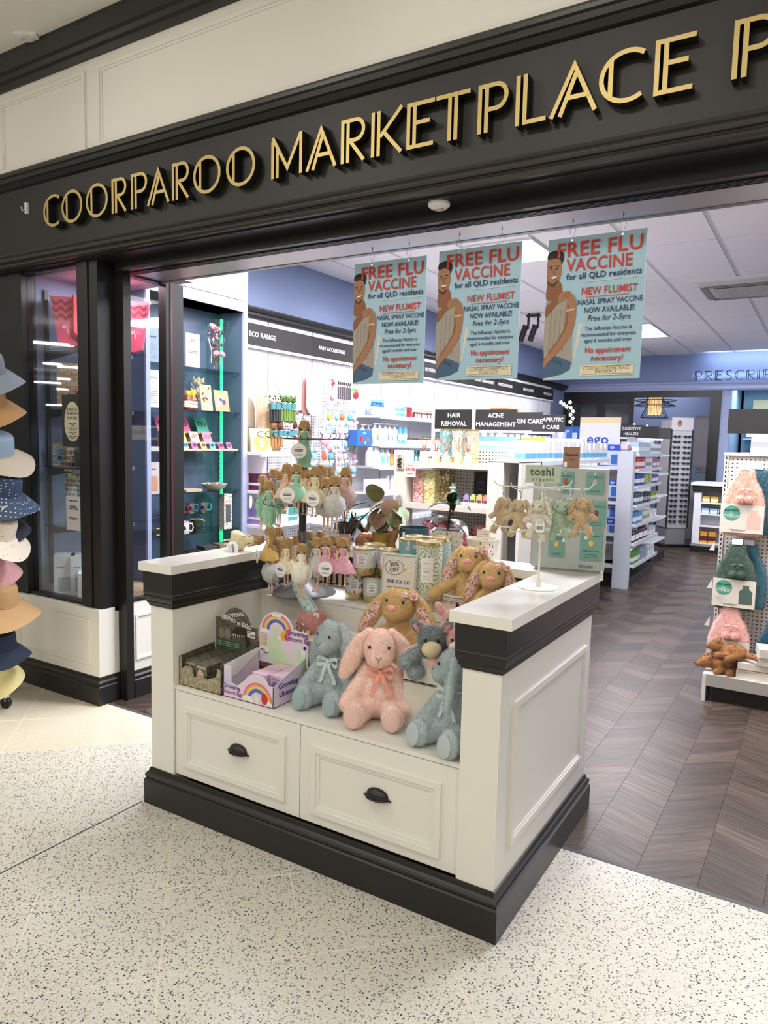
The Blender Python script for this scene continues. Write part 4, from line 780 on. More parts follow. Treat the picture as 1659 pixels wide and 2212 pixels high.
# ---------------------------------------------------------------- doll spinner
sp = thing('doll_spinner', 'dark tiered wire spinner of fairy dolls on a grey disc base', 'display stand', (-2.03, 2.615, .848))
DISC = M('disc_grey', (.16, .16, .165), .32, 0); WIRE = M('dark_wire', (.10, .10, .105), .35, .6)
B().lathe([(.155, 0), (.157, .005), (.150, .012), (.06, .055), (.035, .075), (.02, .085)], DISC, 40).build('base', sp)
B().lathe([(.017, .08), (.017, .72)], M('pole_dark', (.02, .02, .022), .4), 16).build('pole', sp)
for z in (.235, .405, .60): B().lathe([(.021, z), (.021, z + .05)], M('pole_collar', (.13, .13, .14), .4, .4), 16).build('collar', sp)
for z, rr in ((.705, .205), (.405, .215)):
    b = B(); 
    for k in range(12):
        a = R(k * 30); c_, s_ = math.cos(a), math.sin(a); rq = rr * (1 if k % 2 else .86)
        b.tube([(0, 0, z), (rq * .9 * c_, rq * .9 * s_, z), (rq * c_, rq * s_, z + .006), ((rq + .006) * c_, (rq + .006) * s_, z + .018), ((rq - .004) * c_, (rq - .004) * s_, z + .026), ((rq - .022) * c_, (rq - .022) * s_, z + .026)], .0021, WIRE, 5)
    b.tube([(.09 * math.cos(R(a)), .09 * math.sin(R(a)), z - .003) for a in range(0, 360, 20)], .002, WIRE, 5, closed=True); b.build('hook_ring', sp)
YARN = M('yarn_hair', hx('a98756'), .8, var=.3, vs=120, sheen=.3); DSKIN = K('dcbfa4', .7)
def net(h, al=.8): return M('tulle_' + h, hx(h), .75, var=.15, vs=90, sheen=.5, alpha=al)
def doll(col, label, style=0, seed=0, tag_=True):
    g = random.Random(seed); t = thing('fairy_doll', label, 'doll', (0, 0, 0), 0, None); m = net(col, .97)
    B().ell((0, 0, -.014), (.0155, .0145, .017), DSKIN, nu=12, nv=9).build('head', t)
    b = B()
    for k in range(26):
        a = R(k * 13.8 + g.uniform(-5, 5)); x, y = math.cos(a), math.sin(a); L_ = g.uniform(.030, .060) if y > -.35 else g.uniform(.008, .014)
        b.tube([(x * .002, y * .002 + .002, .006), (x * .012, y * .012 + .002, .003), (x * .018, y * .017 + .003, -.012), (x * .020 + g.uniform(-.004, .004), y * .018 + .004, -.012 - L_)], .0034, YARN, 5)
    b.ell((0, .004, -.004), (.016, .014, .011), YARN, nu=10, nv=6); b.build('hair', t)
    b = B(); b.lathe([(.006, -.028), (.013, -.036), (.013, -.05), (.011, -.062)], m, 12); b.ell((0, 0, -.036), (.018, .012, .006), net('e8e2d6', .97), nu=10, nv=6); b.build('bodice', t)
    b = B(); n = 22; prof = {0: [(.011, -.06), (.030, -.085), (.041, -.105), (.046, -.122)], 1: [(.011, -.06), (.022, -.085), (.029, -.12), (.022, -.15), (.030, -.165)], 2: [(.012, -.058), (.034, -.075), (.040, -.10), (.032, -.128), (.014, -.142)]}[style]
    vs = []
    for i, (r, z) in enumerate(prof):
        for j in range(n): a = 2 * math.pi * j / n; q = r * (1 + (.10 * i / 3) * math.sin(a * 7 + seed)) + g.uniform(-.0012, .0012) * i; vs.append((q * math.cos(a), q * .85 * math.sin(a), z + g.uniform(-.003, .003) * (i > 1)))
    b.add(vs, [(i * n + j, (i + 1) * n + j, (i + 1) * n + (j + 1) % n, i * n + (j + 1) % n) for i in range(len(prof) - 1) for j in range(n)], m); b.build('skirt', t)
    for s in (-1, 1):
        b = B(); b.tube([(s * .013, 0, -.038), (s * .020, -.006, -.058), (s * .019, -.014, -.078)], [.0038, .0035, .003], DSKIN, 7); b.build('arm', t)
        b = B(); zb = prof[-1][1]; b.tube([(s * .007, 0, -.08), (s * .009, -.002, zb - .02), (s * .008, -.001, zb - .042)], [.0045, .004, .003], DSKIN, 7); b.ell((s * .008, -.006, zb - .048), (.0042, .008, .005), DSKIN, nu=8, nv=5); b.build('leg', t)
    for s in (-1, 1): B().ell((s * .0055, -.0138, -.014), (.0014, .001, .0016), INKB, nu=6, nv=4).build('eye', t)
    if tag_:
        b = B(); c0 = (.022 if seed % 2 else -.022, -.05, -.105); b.lathe([(.028, -.0005), (.028, .0005)], INKW, 20, X=Matrix.Translation(c0) @ Matrix.Rotation(R(90), 4, 'X')); tg = b.build('swing_tag', t)
        b = B()
        for i, (w_, z) in enumerate(((.006, .012), (.016, .004), (.014, -.001), (.014, -.012), (.017, -.017))): art(b, rect(c0[0] - w_, c0[0] + w_, c0[2] + z - (.0016 if i in (1, 2) else .0006), c0[2] + z + (.0016 if i in (1, 2) else .0006)), c0[1] - .0012, MIDG if i in (1, 2) else GREYT)
        b.build('tag_print', tg, smooth=False)
    B().tube([(0, 0, .004), (.002, 0, .03), (0, 0, .045)], .0006, INKW, 4).build('hanging_loop', t)
    return t
DC = [('8fc4a4', 'sea green', 1), ('e0b3a0', 'peach', 0), ('8fc9ae', 'mint', 0), ('dcd0a8', 'cream', 0), ('c5c6c6', 'silver grey', 2), ('c3a5a3', 'dusty mauve', 2), ('ece7dc', 'fluffy white', 2), ('d99fb4', 'candy pink', 0), ('7f6a9c', 'purple', 0), ('c9a75c', 'gold', 0), ('7faa90', 'moss green', 1)]
PD = {}
def put_doll(ci, px, py, Y, rz, where, tg=True, sc=1.0):
    c, nm, st = DC[ci]; p = at(px, py, 'y', Y); lab = '%s fairy doll %s' % (nm, where)
    sc *= 1.16; k = (ci, tg)
    if k not in PD: t = doll(c, lab, st, ci * 7 + 3 + tg, tg); PD[k] = t; t.location = p; t.rotation_euler = (0, 0, R(rz)); t.scale = (sc,) * 3; t['group'] = 'fairy dolls on the spinner'; return
    dup(PD[k], p, rz, lab, 'fairy dolls on the spinner', scale=sc)
put_doll(10, 658, 912, 2.60, 40, 'standing alone on top of the spinner', True, 1.05)
UPD = [(0, 566, 1030, 2.60, -60, 'with long plait at the far end of the upper ring', True), (0, 583, 1042, 2.50, 20, 'nearest the window end of the upper ring', False), (10, 604, 1020, 2.60, -20, 'tucked behind the peach one on the upper ring', False), (1, 619, 1006, 2.48, -25, 'on the upper ring left of the mint one', False),
       (2, 641, 1006, 2.44, 25, 'with white fur collar on the upper ring', True), (3, 660, 1016, 2.60, 10, 'deep inside the upper ring behind the pole', False), (3, 681, 1012, 2.43, 5, 'at the front of the upper ring beside a round tag', True), (4, 706, 1036, 2.55, 5, 'half hidden on the upper ring', False), (4, 724, 1032, 2.46, 15, 'hanging low on the upper ring with glittery skirt', False),
       (5, 747, 1013, 2.55, 10, 'at the plant end of the upper ring', False), (9, 712, 1012, 2.66, 160, 'turned backwards on the upper ring', False), (8, 592, 1016, 2.70, 30, 'at the back of the upper ring', False), (5, 694, 1008, 2.70, 0, 'at the back of the upper ring by the pole', False)]
for d in UPD: put_doll(*d[:5], d[5], d[6])
LOD = [(3, 548, 1150, 2.58, -80, 'lying over the counter corner under the lower ring', True), (9, 582, 1140, 2.46, -40, 'with gold leaf crown on the lower ring', True), (9, 603, 1142, 2.66, 60, 'turned away on the lower ring', False), (1, 600, 1168, 2.50, -30, 'low on the lower ring behind two round tags', True), (3, 620, 1166, 2.44, -10, 'with gold crown at the front of the lower ring', True),
       (6, 652, 1178, 2.40, 10, 'at the very front of the lower ring', False), (4, 684, 1165, 2.45, 5, 'in the lower ring beside the white one', False), (4, 640, 1160, 2.60, 0, 'behind the white one on the lower ring', False), (7, 704, 1162, 2.46, 12, 'with tulle skirt on the lower ring', True), (7, 718, 1160, 2.56, 20, 'behind the other pink one on the lower ring', False), (7, 742, 1165, 2.50, 15, 'alone at the tin end of the lower ring', False),
       (8, 730, 1168, 2.60, 10, 'between two pink ones on the lower ring', False), (5, 692, 1150, 2.70, 0, 'at the back of the lower ring', False), (10, 668, 1150, 2.72, 0, 'hidden at the back of the lower ring', False), (4, 586, 1180, 2.46, -15, 'hanging lowest over the black frieze', False)]
for d in LOD: put_doll(*d[:5], d[5], d[6])
for o in list(bpy.data.objects):
    if o.get('label', '').endswith('lying over the counter corner under the lower ring'): o.location = (-2.175, 2.50, 1.092); o.rotation_euler = (R(0), R(82), R(8))
# ---------------------------------------------------------------- tins, sign and basket on the upper shelf
TGOLD = M('tin_gold', (.62, .52, .27), .25, .85)
P_LEAF = m_pattern('tin_leaf', (.62, .66, .62), [(.45, .55, .55), (.62, .66, .62), (.50, .58, .58)], 'spot', 120)
P_TUL = m_pattern('tin_tulip', (.80, .78, .72), [(.45, .10, .25), (.10, .20, .16), (.75, .45, .50), (.80, .78, .72)], 'spot', 62)
P_CHER = m_pattern('tin_cherry', (.16, .36, .36), [(.80, .55, .62), (.75, .42, .52), (.16, .36, .36)], 'spot', 42)
P_BURST = m_pattern('tin_burst', (.66, .68, .60), [(.10, .30, .34), (.22, .36, .08)], 'burst', 17)
P_BURST2 = m_pattern('tin_burst_blue', (.50, .62, .62), [(.16, .36, .42), (.2, .4, .42)], 'burst', 20)
def tin(label, r, h, pm, loc, rz=0, gh=.28, lab=True):
    t = thing('candle_tin', label, 'tin', loc, rz, 'gold-based candle tins on the counter')
    B().lathe([(r * .97, 0), (r, .002), (r, h * gh)], TGOLD, 28).build('gold_base', t); B().lathe([(r - .0008, h * gh), (r - .0008, h * .955)], pm, 28, cap=False).build('wrap', t)
    B().lathe([(r, h * .945), (r + .0012, h * .95), (r + .0012, h), (r * .93, h), (r * .90, h - .003)], TGOLD, 28).build('lid', t)
    if lab:
        vs = []; n = 8; z0, z1 = h * .42, h * .78
        for i in range(n + 1): a = R(-90 - 34 + 55 * i / n); vs += [((r + .0006) * math.cos(a), (r + .0006) * math.sin(a), z) for z in (z0, z1)]
        b = B(); b.add(vs, [(2 * i, 2 * i + 2, 2 * i + 3, 2 * i + 1) for i in range(n)], INKW); lb = b.build('label', t)
        b = B()
        for k, z in enumerate((.70, .62, .58, .51, .48)):
            vs = [];
            for i in range(5): a = R(-90 - 20 + (26 if k != 1 else 32) * i / 4); vs += [((r + .0010) * math.cos(a), (r + .0010) * math.sin(a), h * z + q) for q in (-.0012, .0012)]
            b.add(vs, [(2 * i, 2 * i + 2, 2 * i + 3, 2 * i + 1) for i in range(4)], GREYT)
        b.build('label_print', lb)
    return t
tin('small candle tin with tulip pattern at bottom of the tin stack', .047, .117, P_TUL, (-1.762, 2.66, .848), 30)
tin('small candle tin with pale leaf pattern beside the price sign', .047, .113, P_LEAF, (-1.664, 2.655, .848), 28)
tin('grey-green leaf tin on top of the front stack', .052, .117, P_LEAF, (-1.713, 2.65, .966), 26)
tin('half hidden tin with pink blossom just behind the sign', .047, .117, m_pattern('tin_pink', (.62, .60, .55), [(.70, .35, .45), (.62, .60, .55)], 'spot', 55), (-1.622, 2.705, .962), 20)
tin('small tin under the half hidden blossom tin', .046, .117, P_LEAF, (-1.60, 2.745, .848), 20)
tin('tin with blue lid ring at the back of the stack', .050, .117, P_BURST2, (-1.73, 2.765, .968), 20); tin('small tin supporting the back of the stack', .046, .12, P_TUL, (-1.72, 2.77, .848), 20)
tin('teal tin with pink cherry blossom above the price sign', .053, .137, P_CHER, (-1.528, 2.735, .995), 24, .1, False); tin('squat tin underneath the cherry blossom one', .053, .143, P_LEAF, (-1.505, 2.742, .848), 24)
tin('tin with plain gold lid behind the cherry blossom one', .052, .135, P_BURST2, (-1.535, 2.795, 1.0), 10); tin('lower tin behind the cherry blossom pair', .05, .148, P_BURST2, (-1.56, 2.81, .848), 10)
tin('tall tin with green and teal starburst pattern in front', .056, .292, P_BURST, (-1.400, 2.665, .848), 26, .17); tin('tall blue starburst tin standing behind the green one', .054, .295, P_BURST2, (-1.418, 2.785, .848), 20, .17)
sg = thing('price_sign', 'white scallop-bordered card sign reading 30% off leaning on the tins', 'sign', (-1.497, 2.572, .868), 6, rot=(R(-7), 0, R(8)))
B().box(-.078, .078, 0, .012, -.02, .215, M('sign_card', (.66, .64, .60), .5)).build('board', sg, smooth=False)
b = B()
for i in range(11): 
    for z in (.203, -.008): b.tube([(x, -.0008, z_) for x, z_ in arc(-.065 + i * .013, z, .006, 0, 180 if z > 0 else -180, 6)], .0006, INKB, 4)
for i in range(14):
    for x in (-.070, .070): b.tube([(x_, -.0008, z_) for x_, z_ in arc(x, .005 + i * .0143, .006, 90, 270 if x < 0 else -90, 6)], .0006, INKB, 4)
b.tube([(-.022 + .042 * math.cos(R(a)), -.0008, .158 + .031 * math.sin(R(a))) for a in range(0, 360, 15)], .0009, INKB, 4, closed=True); b.build('border', sg)
txt('30%\nOFF', .026, INKB, sg, (-.022, -.001, .158), rot=(0, R(-8), 0), ls=.85); txt('THE SOI CO', .019, INKB, sg, (0, -.001, .098), fitw=.105, bold=.006)
txt('DELUXE HAND POURED BLACK\nCANDLE', .009, INKB, sg, (0, -.001, .071), fitw=.10); txt('WAS $ 59.95', .009, INKB, sg, (0, -.001, .048)); txt('NOW $41.95', .010, PRED, sg, (0, -.001, .032))
b = B(); art(b, rect(.018, .048, .125, .143), -.0006, K('d9d2b8')); art(b, ovl(.028, .152, .006, .006), -.0006, K('c9b244')); art(b, rect(.035, .058, .143, .152), -.0006, K('e0d9c8')); b.build('sketch', sg, smooth=False)
tb = thing('striped_basket', 'round white tub with navy and orange stripes under two mustard bunnies', 'basket', (-1.235, 2.655, .848), 10)
B().lathe([(.085, 0), (.092, .098), (.089, .098), (.083, .006)], K('d6d0c4'), 32).build('tub', tb)
for z, m in ((.088, NAVY), (.080, K('c98a50')), (.072, NAVY), (.064, K('b5564a'))): r = .085 + .007 * z / .098 + .0006; B().lathe([(r, z - .0012), (r, z + .0012)], m, 32, cap=False).build('stripe', tb)
txt('MICROWAVEABLE', .020, INKB, tb, (0, -.0925, .022), fitw=.11, bold=.02); B().lathe([(.015, 0), (.015, .001)], INKB, 18, X=Matrix.Translation((0, -.0925, .055)) @ Matrix.Rotation(R(90), 4, 'X')).build('badge', tb)
# ---------------------------------------------------------------- pots and plants on the back of the counter
SOIL = K('2a2019', .9)
def leaf(b, p0, d, L_, Wd, m, bend=.3, n=6):
    p0 = Vector(p0); d = Vector(d).normalized(); s = d.cross(Vector((0, 0, 1))); s = s.normalized() if s.length > .05 else Vector((1, 0, 0)); u = s.cross(d); vs = []
    for i in range(n + 1):
        t = i / n; c_ = p0 + d * L_ * t + u * (L_ * bend * (t - t * t * 1.7)); w_ = Wd * math.sin(math.pi * min(1, t * .92 + .06)) ** .75
        vs += [c_ - s * w_ / 2 + u * w_ * .12, c_, c_ + s * w_ / 2 + u * w_ * .12]
    b.add(vs, [(3 * i + k, 3 * i + k + 1, 3 * i + k + 4, 3 * i + k + 3) for i in range(n) for k in (0, 1)], m)
RUBY = M('leaf_dark', (.012, .028, .014), .22, coat=.4); SYNG = M('leaf_dusky', hx('6d6a44'), .5, var=.25, vs=30); SYN2 = M('leaf_pinkish', hx('8a6a55'), .5, var=.25, vs=30); GRNL = M('leaf_green', hx('4f6b35'), .5, var=.25, vs=30)
STEM = K('4a3a2a')
cp = thing('rubber_plant', 'glossy dark green rubber plant in a black dashed white cube pot', 'potted plant', (-1.455, 2.945, 1.032), 22)
DASH = m_pattern('dash_print', (.68, .62, .55), [(.03, .025, .02), (.03, .025, .02), (.68, .62, .55)], 'spot', 130)
m_, nt, b_, tc = base('cube_pot', .5); v = nt.nodes.new('ShaderNodeTexVoronoi'); v.inputs['Scale'].default_value = 1; v.inputs['Randomness'].default_value = .55; mp = nt.nodes.new('ShaderNodeMapping'); mp.inputs['Scale'].default_value = (95, 95, 150); nt.links.new(tc.outputs['Object'], mp.inputs[0]); nt.links.new(mp.outputs[0], v.inputs['Vector']); nt.links.new(ramp(nt, v.outputs['Distance'], [(0, (.03, .02, .02)), (.36, (.05, .04, .035)), (.42, (.66, .60, .53))]), b_.inputs['Base Color'])
po_ = B().prism([(-.062, .018), (.062, .018), (.068, .125), (-.068, .125)], -.066, .066, m_).build('pot', cp, smooth=False); B().box(-.058, .058, -.058, .058, .118, .1262, SOIL).build('soil', cp, smooth=False)
for x in (-.045, .045):
    for y in (-.045, .045): B().lathe([(.012, 0), (.014, .02)], K('5a6a70'), 10, (x, y, 0)).build('foot', cp)
b = B(); b.tube([(0, 0, .12), (.004, 0, .18), (.01, .0, .235)], [.006, .005, .004], K('3a2018'), 8).tube([(.004, 0, .17), (.022, 0, .21), (.03, 0, .24)], .003, K('3a2018'), 6); b.build('stem', cp)
for p, d, L_, w_ in (((.01, 0, .235), (-.8, -.2, .35), .10, .030), ((.01, 0, .235), (.2, -.3, .9), .085, .035), ((.03, 0, .24), (.9, -.2, .2), .075, .032), ((.02, 0, .22), (-.3, -.5, .6), .08, .036), ((.03, 0, .24), (.5, .3, .9), .07, .03), ((.005, 0, .175), (-1, -.3, .25), .085, .048), ((.005, 0, .17), (1, -.5, -.15), .115, .05), ((.01, 0, .15), (.5, -.8, .5), .06, .03), ((.02, 0, .21), (-.2, .6, .7), .07, .03)):
    b = B(); leaf(b, p, (d[0], d[1] - .35, d[2] - (.25 if d[2] < .4 else 0)), L_ * 1.15, w_ * 1.35, RUBY); b.build('leaf', cp)
gp = thing('arrowhead_plant', 'dusky pink-green arrowhead plant in a gold chevron pot', 'potted plant', (-1.80, 2.945, 1.032), 0)
GPOT = M('gold_pot', hx('a8853c'), .35, .5, bump=.6, bs=260)
B().lathe([(.045, 0), (.05, .004), (.056, .085), (.052, .085), (.050, .07)], GPOT, 28).build('pot', gp); B().lathe([(.050, .07), (.001, .072)], SOIL, 20).build('soil', gp)
for k, (x, z, mm, L_, w_, dx) in enumerate(((-.085, .235, GRNL, .11, .055, -.9), (-.05, .235, SYNG, .085, .075, .1), (.04, .215, SYN2, .10, .085, -.2), (.0, .21, SYNG, .095, .08, -.4), (.055, .255, SYN2, .075, .07, .2), (.065, .215, GRNL, .10, .06, .9), (-.07, .19, GRNL, .10, .055, -.7), (.05, .17, GRNL, .07, .045, .5), (-.03, .16, GRNL, .08, .045, -.3), (.09, .195, SYNG, .065, .055, .5), (-.02, .185, SYN2, .085, .075, .2), (.02, .24, SYNG, .08, .07, -.6), (-.10, .17, GRNL, .06, .035, -.8), (.01, .15, GRNL, .07, .045, .1))):
    b = B(); yy = -.03 + .02 * (k % 3); b.tube([(x * .15, 0, .07), (x * .5, yy * .6, z * .65), (x * .8, yy, z - .02)], .0017, K('6a5a3a'), 5); leaf(b, (x * .8, yy, z - .01), (dx, -.45, -.95 if k in (2, 3, 4, 6, 9) else .9 if k == 1 else -.35), L_ * 1.25, w_ * 1.3, mm, .15); b.build('leaf', gp)
dg = thing('dog_planter', 'cream ceramic pot painted with a sausage dog and red fern', 'planter', (-1.285, 2.955, 1.032), 24)
CREAM = M('cream_glaze', hx('d3cbbd'), .3)
B().lathe([(.048, 0), (.055, .004), (.075, .095), (.076, .10), (.071, .10), (.053, .02)], CREAM, 32).build('pot', dg)
def wrap(parent, name, r, pts, m, z0=.05):                            # a printed shape bent round a pot
    b = B(); n = len(pts); vs = [((r(z) + .0008) * math.sin(x / r(z)), -(r(z) + .0008) * math.cos(x / r(z)), z) for x, z in pts]; b.add(vs, [tuple(range(n))], m); return b.build(name, parent, smooth=False)
rp = lambda z: .055 + .020 * (z - .004) / .091
OCH = K('c98440'); wrap(dg, 'print_ear', rp, ovl(.003, .052, .009, .017), OCH); wrap(dg, 'print_head', rp, ovl(.020, .052, .016, .010), INKW); wrap(dg, 'print_nose', rp, ovl(.036, .05, .003, .003, 10), INKB); wrap(dg, 'print_eye', rp, ovl(.02, .056, .0018, .0018, 8), INKB); wrap(dg, 'print_body', rp, [(-.002, .03), (.012, .034), (.014, .008), (-.004, .008)], K('a9b4b8'))
for k in range(9): a = -38 + k * 9.5; wrap(dg, 'print_frond', rp, [(-.035, .03 + .004 * k), (-.035 + .012 * (-1 if k % 2 else 1), .040 + .005 * k), (-.032, .034 + .004 * k)], K('5a1f1a'))
for x, z in ((.045, .07), (.05, .035), (-.012, .085), (.03, .08)): wrap(dg, 'print_leaf', rp, ovl(x, z, .0025, .006, 8), K('3a2a22'))
b = B(); b.prism([(-.03, .085), (.03, .085), (.027, .14), (-.027, .14)], -.03, -.0285, K('d6d2c4')); tg_ = b.build('care_card', dg, smooth=False)
b = B()
for i in range(5):
    for j in range(4): art(b, ovl(-.02 + i * .01, .098 + j * .011, .003, .0018, 6), -.0305, INKB)
b.build('card_print', tg_, smooth=False); b = B(); leaf(b, (.01, .0, .11), (.8, -.2, .6), .06, .03, SYN2); leaf(b, (-.02, .01, .10), (.5, .2, .9), .06, .03, SYNG); b.build('leaf', dg)
tbw = thing('teal_bowl', 'teal glazed ceramic bowl with raised leaf pattern and price sticker', 'bowl', (-1.64, 2.965, 1.032), 20)
B().lathe([(.055, 0), (.066, .01), (.071, .06), (.071, .112), (.074, .118), (.070, .118), (.066, .06)], M('teal_glaze', hx('33545f'), .25, bump=.5, bs=60), 32).build('bowl', tbw); b = B(); art(b, rect(-.045, -.022, .07, .10), -.062, INKW); b.build('sticker', tbw, smooth=False)
BRN = M('brown_glaze', hx('8a5c34'), .3); hs = thing('horse_figurine', 'brown ceramic rearing horse figurine beside the gold pot', 'figurine', (-1.715, 2.90, 1.032), 30)
b = B(); b.ell((0, 0, .07), (.020, .018, .042), rot=(0, 14, 0)); capsule(b, (.012, 0, .095), (.016, 0, .135), .014, .010); b.ell((.026, 0, .145), (.020, .009, .010), rot=(0, 30, 0)); capsule(b, (.0, .008, .04), (.012, .01, .005), .010, .006); capsule(b, (-.0, -.008, .04), (.008, -.01, .005), .010, .006)
for s in (-1, 1): capsule(b, (.014, s * .008, .09), (.040, s * .01, .098), .007, .005, 4); capsule(b, (.040, s * .01, .098), (.044, s * .01, .083), .005, .004, 3)
b.ell((-.012, 0, .03), (.012, .014, .03)); me = remesh(b, .004, 3); me.materials.clear(); me.materials.append(BRN); mobj('body', me, hs); B().ell((.0, 0, .128), (.010, .006, .032), K('b08a5c'), rot=(0, -12, 0)).build('mane', hs); B().lathe([(.03, 0), (.03, .006)], BRN, 18).build('plinth', hs)
bh = thing('horse_head_planter', 'black glazed horse head planter with trailing green plant', 'planter', (-2.005, 2.955, 1.032), 10)
BG = M('black_glaze', (.012, .012, .014), .12, coat=.5); B().lathe([(.045, 0), (.05, .02), (.05, .11), (.046, .11), (.044, .09)], BG, 24, (-.03, .01, 0)).build('pot', bh)
b = B(); capsule(b, (0, 0, .06), (.035, -.01, .125), .03, .026); capsule(b, (.035, -.01, .125), (.085, -.02, .085), .024, .014); b.ell((.02, -.015, .155), (.006, .004, .012)); b.ell((.03, .01, .155), (.006, .004, .012)); me = remesh(b, .004, 3); me.materials.clear(); me.materials.append(BG); mobj('horse_head', me, bh)
for k in range(16):
    a = k * 2.4; r_ = .012 + .05 * (k / 16); z = .14 + .10 * ((k * 7) % 16) / 16; b = B(); b.tube([(-.03, .01, .10), (-.03 + r_ * .5 * math.cos(a), .01 + r_ * .5 * math.sin(a), z - .03), (-.03 + r_ * math.cos(a), .01 + r_ * math.sin(a), z)], .0012, STEM, 4); leaf(b, (-.03 + r_ * math.cos(a), .01 + r_ * math.sin(a), z), (math.cos(a), math.sin(a), .3), .045, .026, GRNL); b.build('leaf', bh)
pk = thing('terracotta_pot', 'small pink terracotta cup behind the spinner dolls', 'pot', (-1.98, 2.875, 1.032)); B().lathe([(.026, 0), (.03, .004), (.034, .062), (.031, .062), (.028, .01)], K('b58f80', .6), 22).build('cup', pk); B().lathe([(.0345, .03), (.0345, .036)], K('8f6a5c'), 22, cap=False).build('ring', pk)
am = thing('amber_jar', 'brown glass lidded jar with knob between the dolls and gold pot', 'jar', (-1.895, 2.945, 1.032)); B().lathe([(.048, 0), (.055, .01), (.053, .04), (.03, .07), (.012, .078)], M('amber_glass', hx('8a5a3a'), .12, coat=.5), 28).build('jar', am); B().ell((0, 0, .088), (.011, .011, .012), BRN).build('knob', am)
# ---------------------------------------------------------------- bunny keyring stand and pin stand
ts_ = thing('keyring_stand', 'white wire stand with pale green organic sign holding knitted bunnies', 'display stand', (-.870, 2.515, 1.032), 0)
STW = M('stand_white', (.78, .79, .74), .35)
B().lathe([(.072, 0), (.073, .002), (.072, .004), (.009, .005), (.008, .03), (.005, .035)], STW, 36).build('base', ts_); B().lathe([(.0042, .03), (.0042, .40)], STW, 12).build('pole', ts_)
for z in (.365, .215):
    b = B()
    for k in range(6): a = R(60 * k + 12); c_, s_ = math.cos(a), math.sin(a); b.tube([(0, 0, z), (.15 * c_, .15 * s_, z), (.165 * c_, .165 * s_, z + .004), (.178 * c_, .178 * s_, z + .022)], .0021, STW, 6)
    b.build('arm_ring', ts_)
hd = B().box(-.062, .062, -.004, .004, .382, .445, K('b9c5b4', .5)).build('sign', ts_, smooth=False, rz=22)
txt('toshi', .042, K('4d5f58', .6), hd, (-.004, -.0045, .421), fitw=.084, bold=.02); txt('o r g a n i c', .016, K('4d5f58', .6), hd, (0, -.0045, .395), fitw=.076)
def knit_bunny(h, label, px, py, Y, rz, tagc=False):
    p = at(px, py, 'y', Y); t = thing('knitted_bunny', label, 'keyring', p, rz, 'knitted bunny keyrings on the small stand'); m = M('knit_' + h, hx(h), .85, var=.25, vs=150, bump=1.0, bs=330, sheen=.3)
    b = B(); b.ell((0, 0, -.092), (.026, .022, .033)); b.ell((0, -.006, -.042), (.023, .023, .023)); b.ell((0, -.024, -.049), (.013, .012, .011))
    for s in (-1, 1): capsule(b, (s * .020, 0, -.075), (s * .044, -.014, -.092), .010, .011); capsule(b, (s * .014, -.006, -.115), (s * .026, -.022, -.145), .013, .014)
    me = remesh(b, .0035, 3); me.materials.clear(); me.materials.append(m); mobj('body', me, t)
    for s in (-1, 1): b = B(); b.ell((s * .030, .004, -.052), (.011, .007, .036), m, rot=(0, s * -22, 0)); b.build('ear', t); B().ell((s * .013, -.025, -.040), (.0022, .0018, .0026), INKB, nu=8, nv=6).build('eye', t)
    b = B(); b.tube([(.0, 0, -.018), (.003, 0, -.006), (0, 0, .004), (-.003, 0, .013)], .0022, CHROME, 6); b.tube([(.006 * math.cos(R(a)), 0, .012 + .008 * math.sin(R(a))) for a in range(0, 360, 40)], .0015, CHROME, 5, closed=True); b.build('clip', t)
    if tagc:
        b = B(); b.prism(arc(.018, -.098, .017, 0, 180, 8) + [(.001, -.122), (.006, -.128), (.030, -.128), (.035, -.122)], -.032, -.031, INKW); tg = b.build('swing_tag', t, smooth=False)
        b = B()
        for i in range(8): art(b, rect(.007 + i * .003, .0085 + i * .003, -.118, -.105), -.0325, INKB)
        for i in range(4): art(b, rect(.008, .029, -.098 + i * .004, -.0968 + i * .004), -.0325, GREYT)
        b.build('tag_print', tg, smooth=False)
    b = B(); b.prism([(.01, -.15), (.022, -.15), (.022, -.162), (.01, -.162)], -.022, -.0212, INKW); b.build('wash_label', t, smooth=False)
for a in (('c9b292', 'tan knitted bunny keyring facing away at the end near the plants', 1088, 1062, 2.56, -120), ('c9b48f', 'tan knitted bunny keyring between the turned one and the white one', 1125, 1067, 2.50, 10), ('dcd6c4', 'cream white knitted bunny keyring with swing tag in front', 1167, 1068, 2.40, -5, True), ('d2ccba', 'cream knitted bunny keyring hidden behind the white one', 1178, 1062, 2.58, 150),
          ('a9bfa6', 'sage green knitted bunny keyring beside the swing tag', 1209, 1068, 2.45, 35), ('a3b99f', 'sage green knitted bunny keyring at the back of the stand', 1232, 1064, 2.60, 20), ('c9ac88', 'tan knitted bunny keyring at the end nearest the aisle', 1258, 1062, 2.48, 30)): knit_bunny(*a)
ps = thing('pin_stand', 'pale grey block stand with teal carded pins by the counter corner', 'display stand', (-.893, 2.93, 1.032), 12)
PGR = M('pin_stand_grey', hx('a9b0ae'), .45)
B().box(-.145, .145, -.02, .07, .012, .425, PGR).build('panel', ps, smooth=False); B().box(-.13, .13, -.015, .065, 0, .012, K('8d9492')).build('foot', ps, smooth=False)
B().box(-.15, -.145, -.02, .07, .02, .40, K('9aa19f')).build('side_panel', ps, smooth=False); txt('SPLOSH', .016, MIDG, ps, (.075, -.0215, .027), bold=0)
TEALC = K('6f9d93', .5); SPD = None
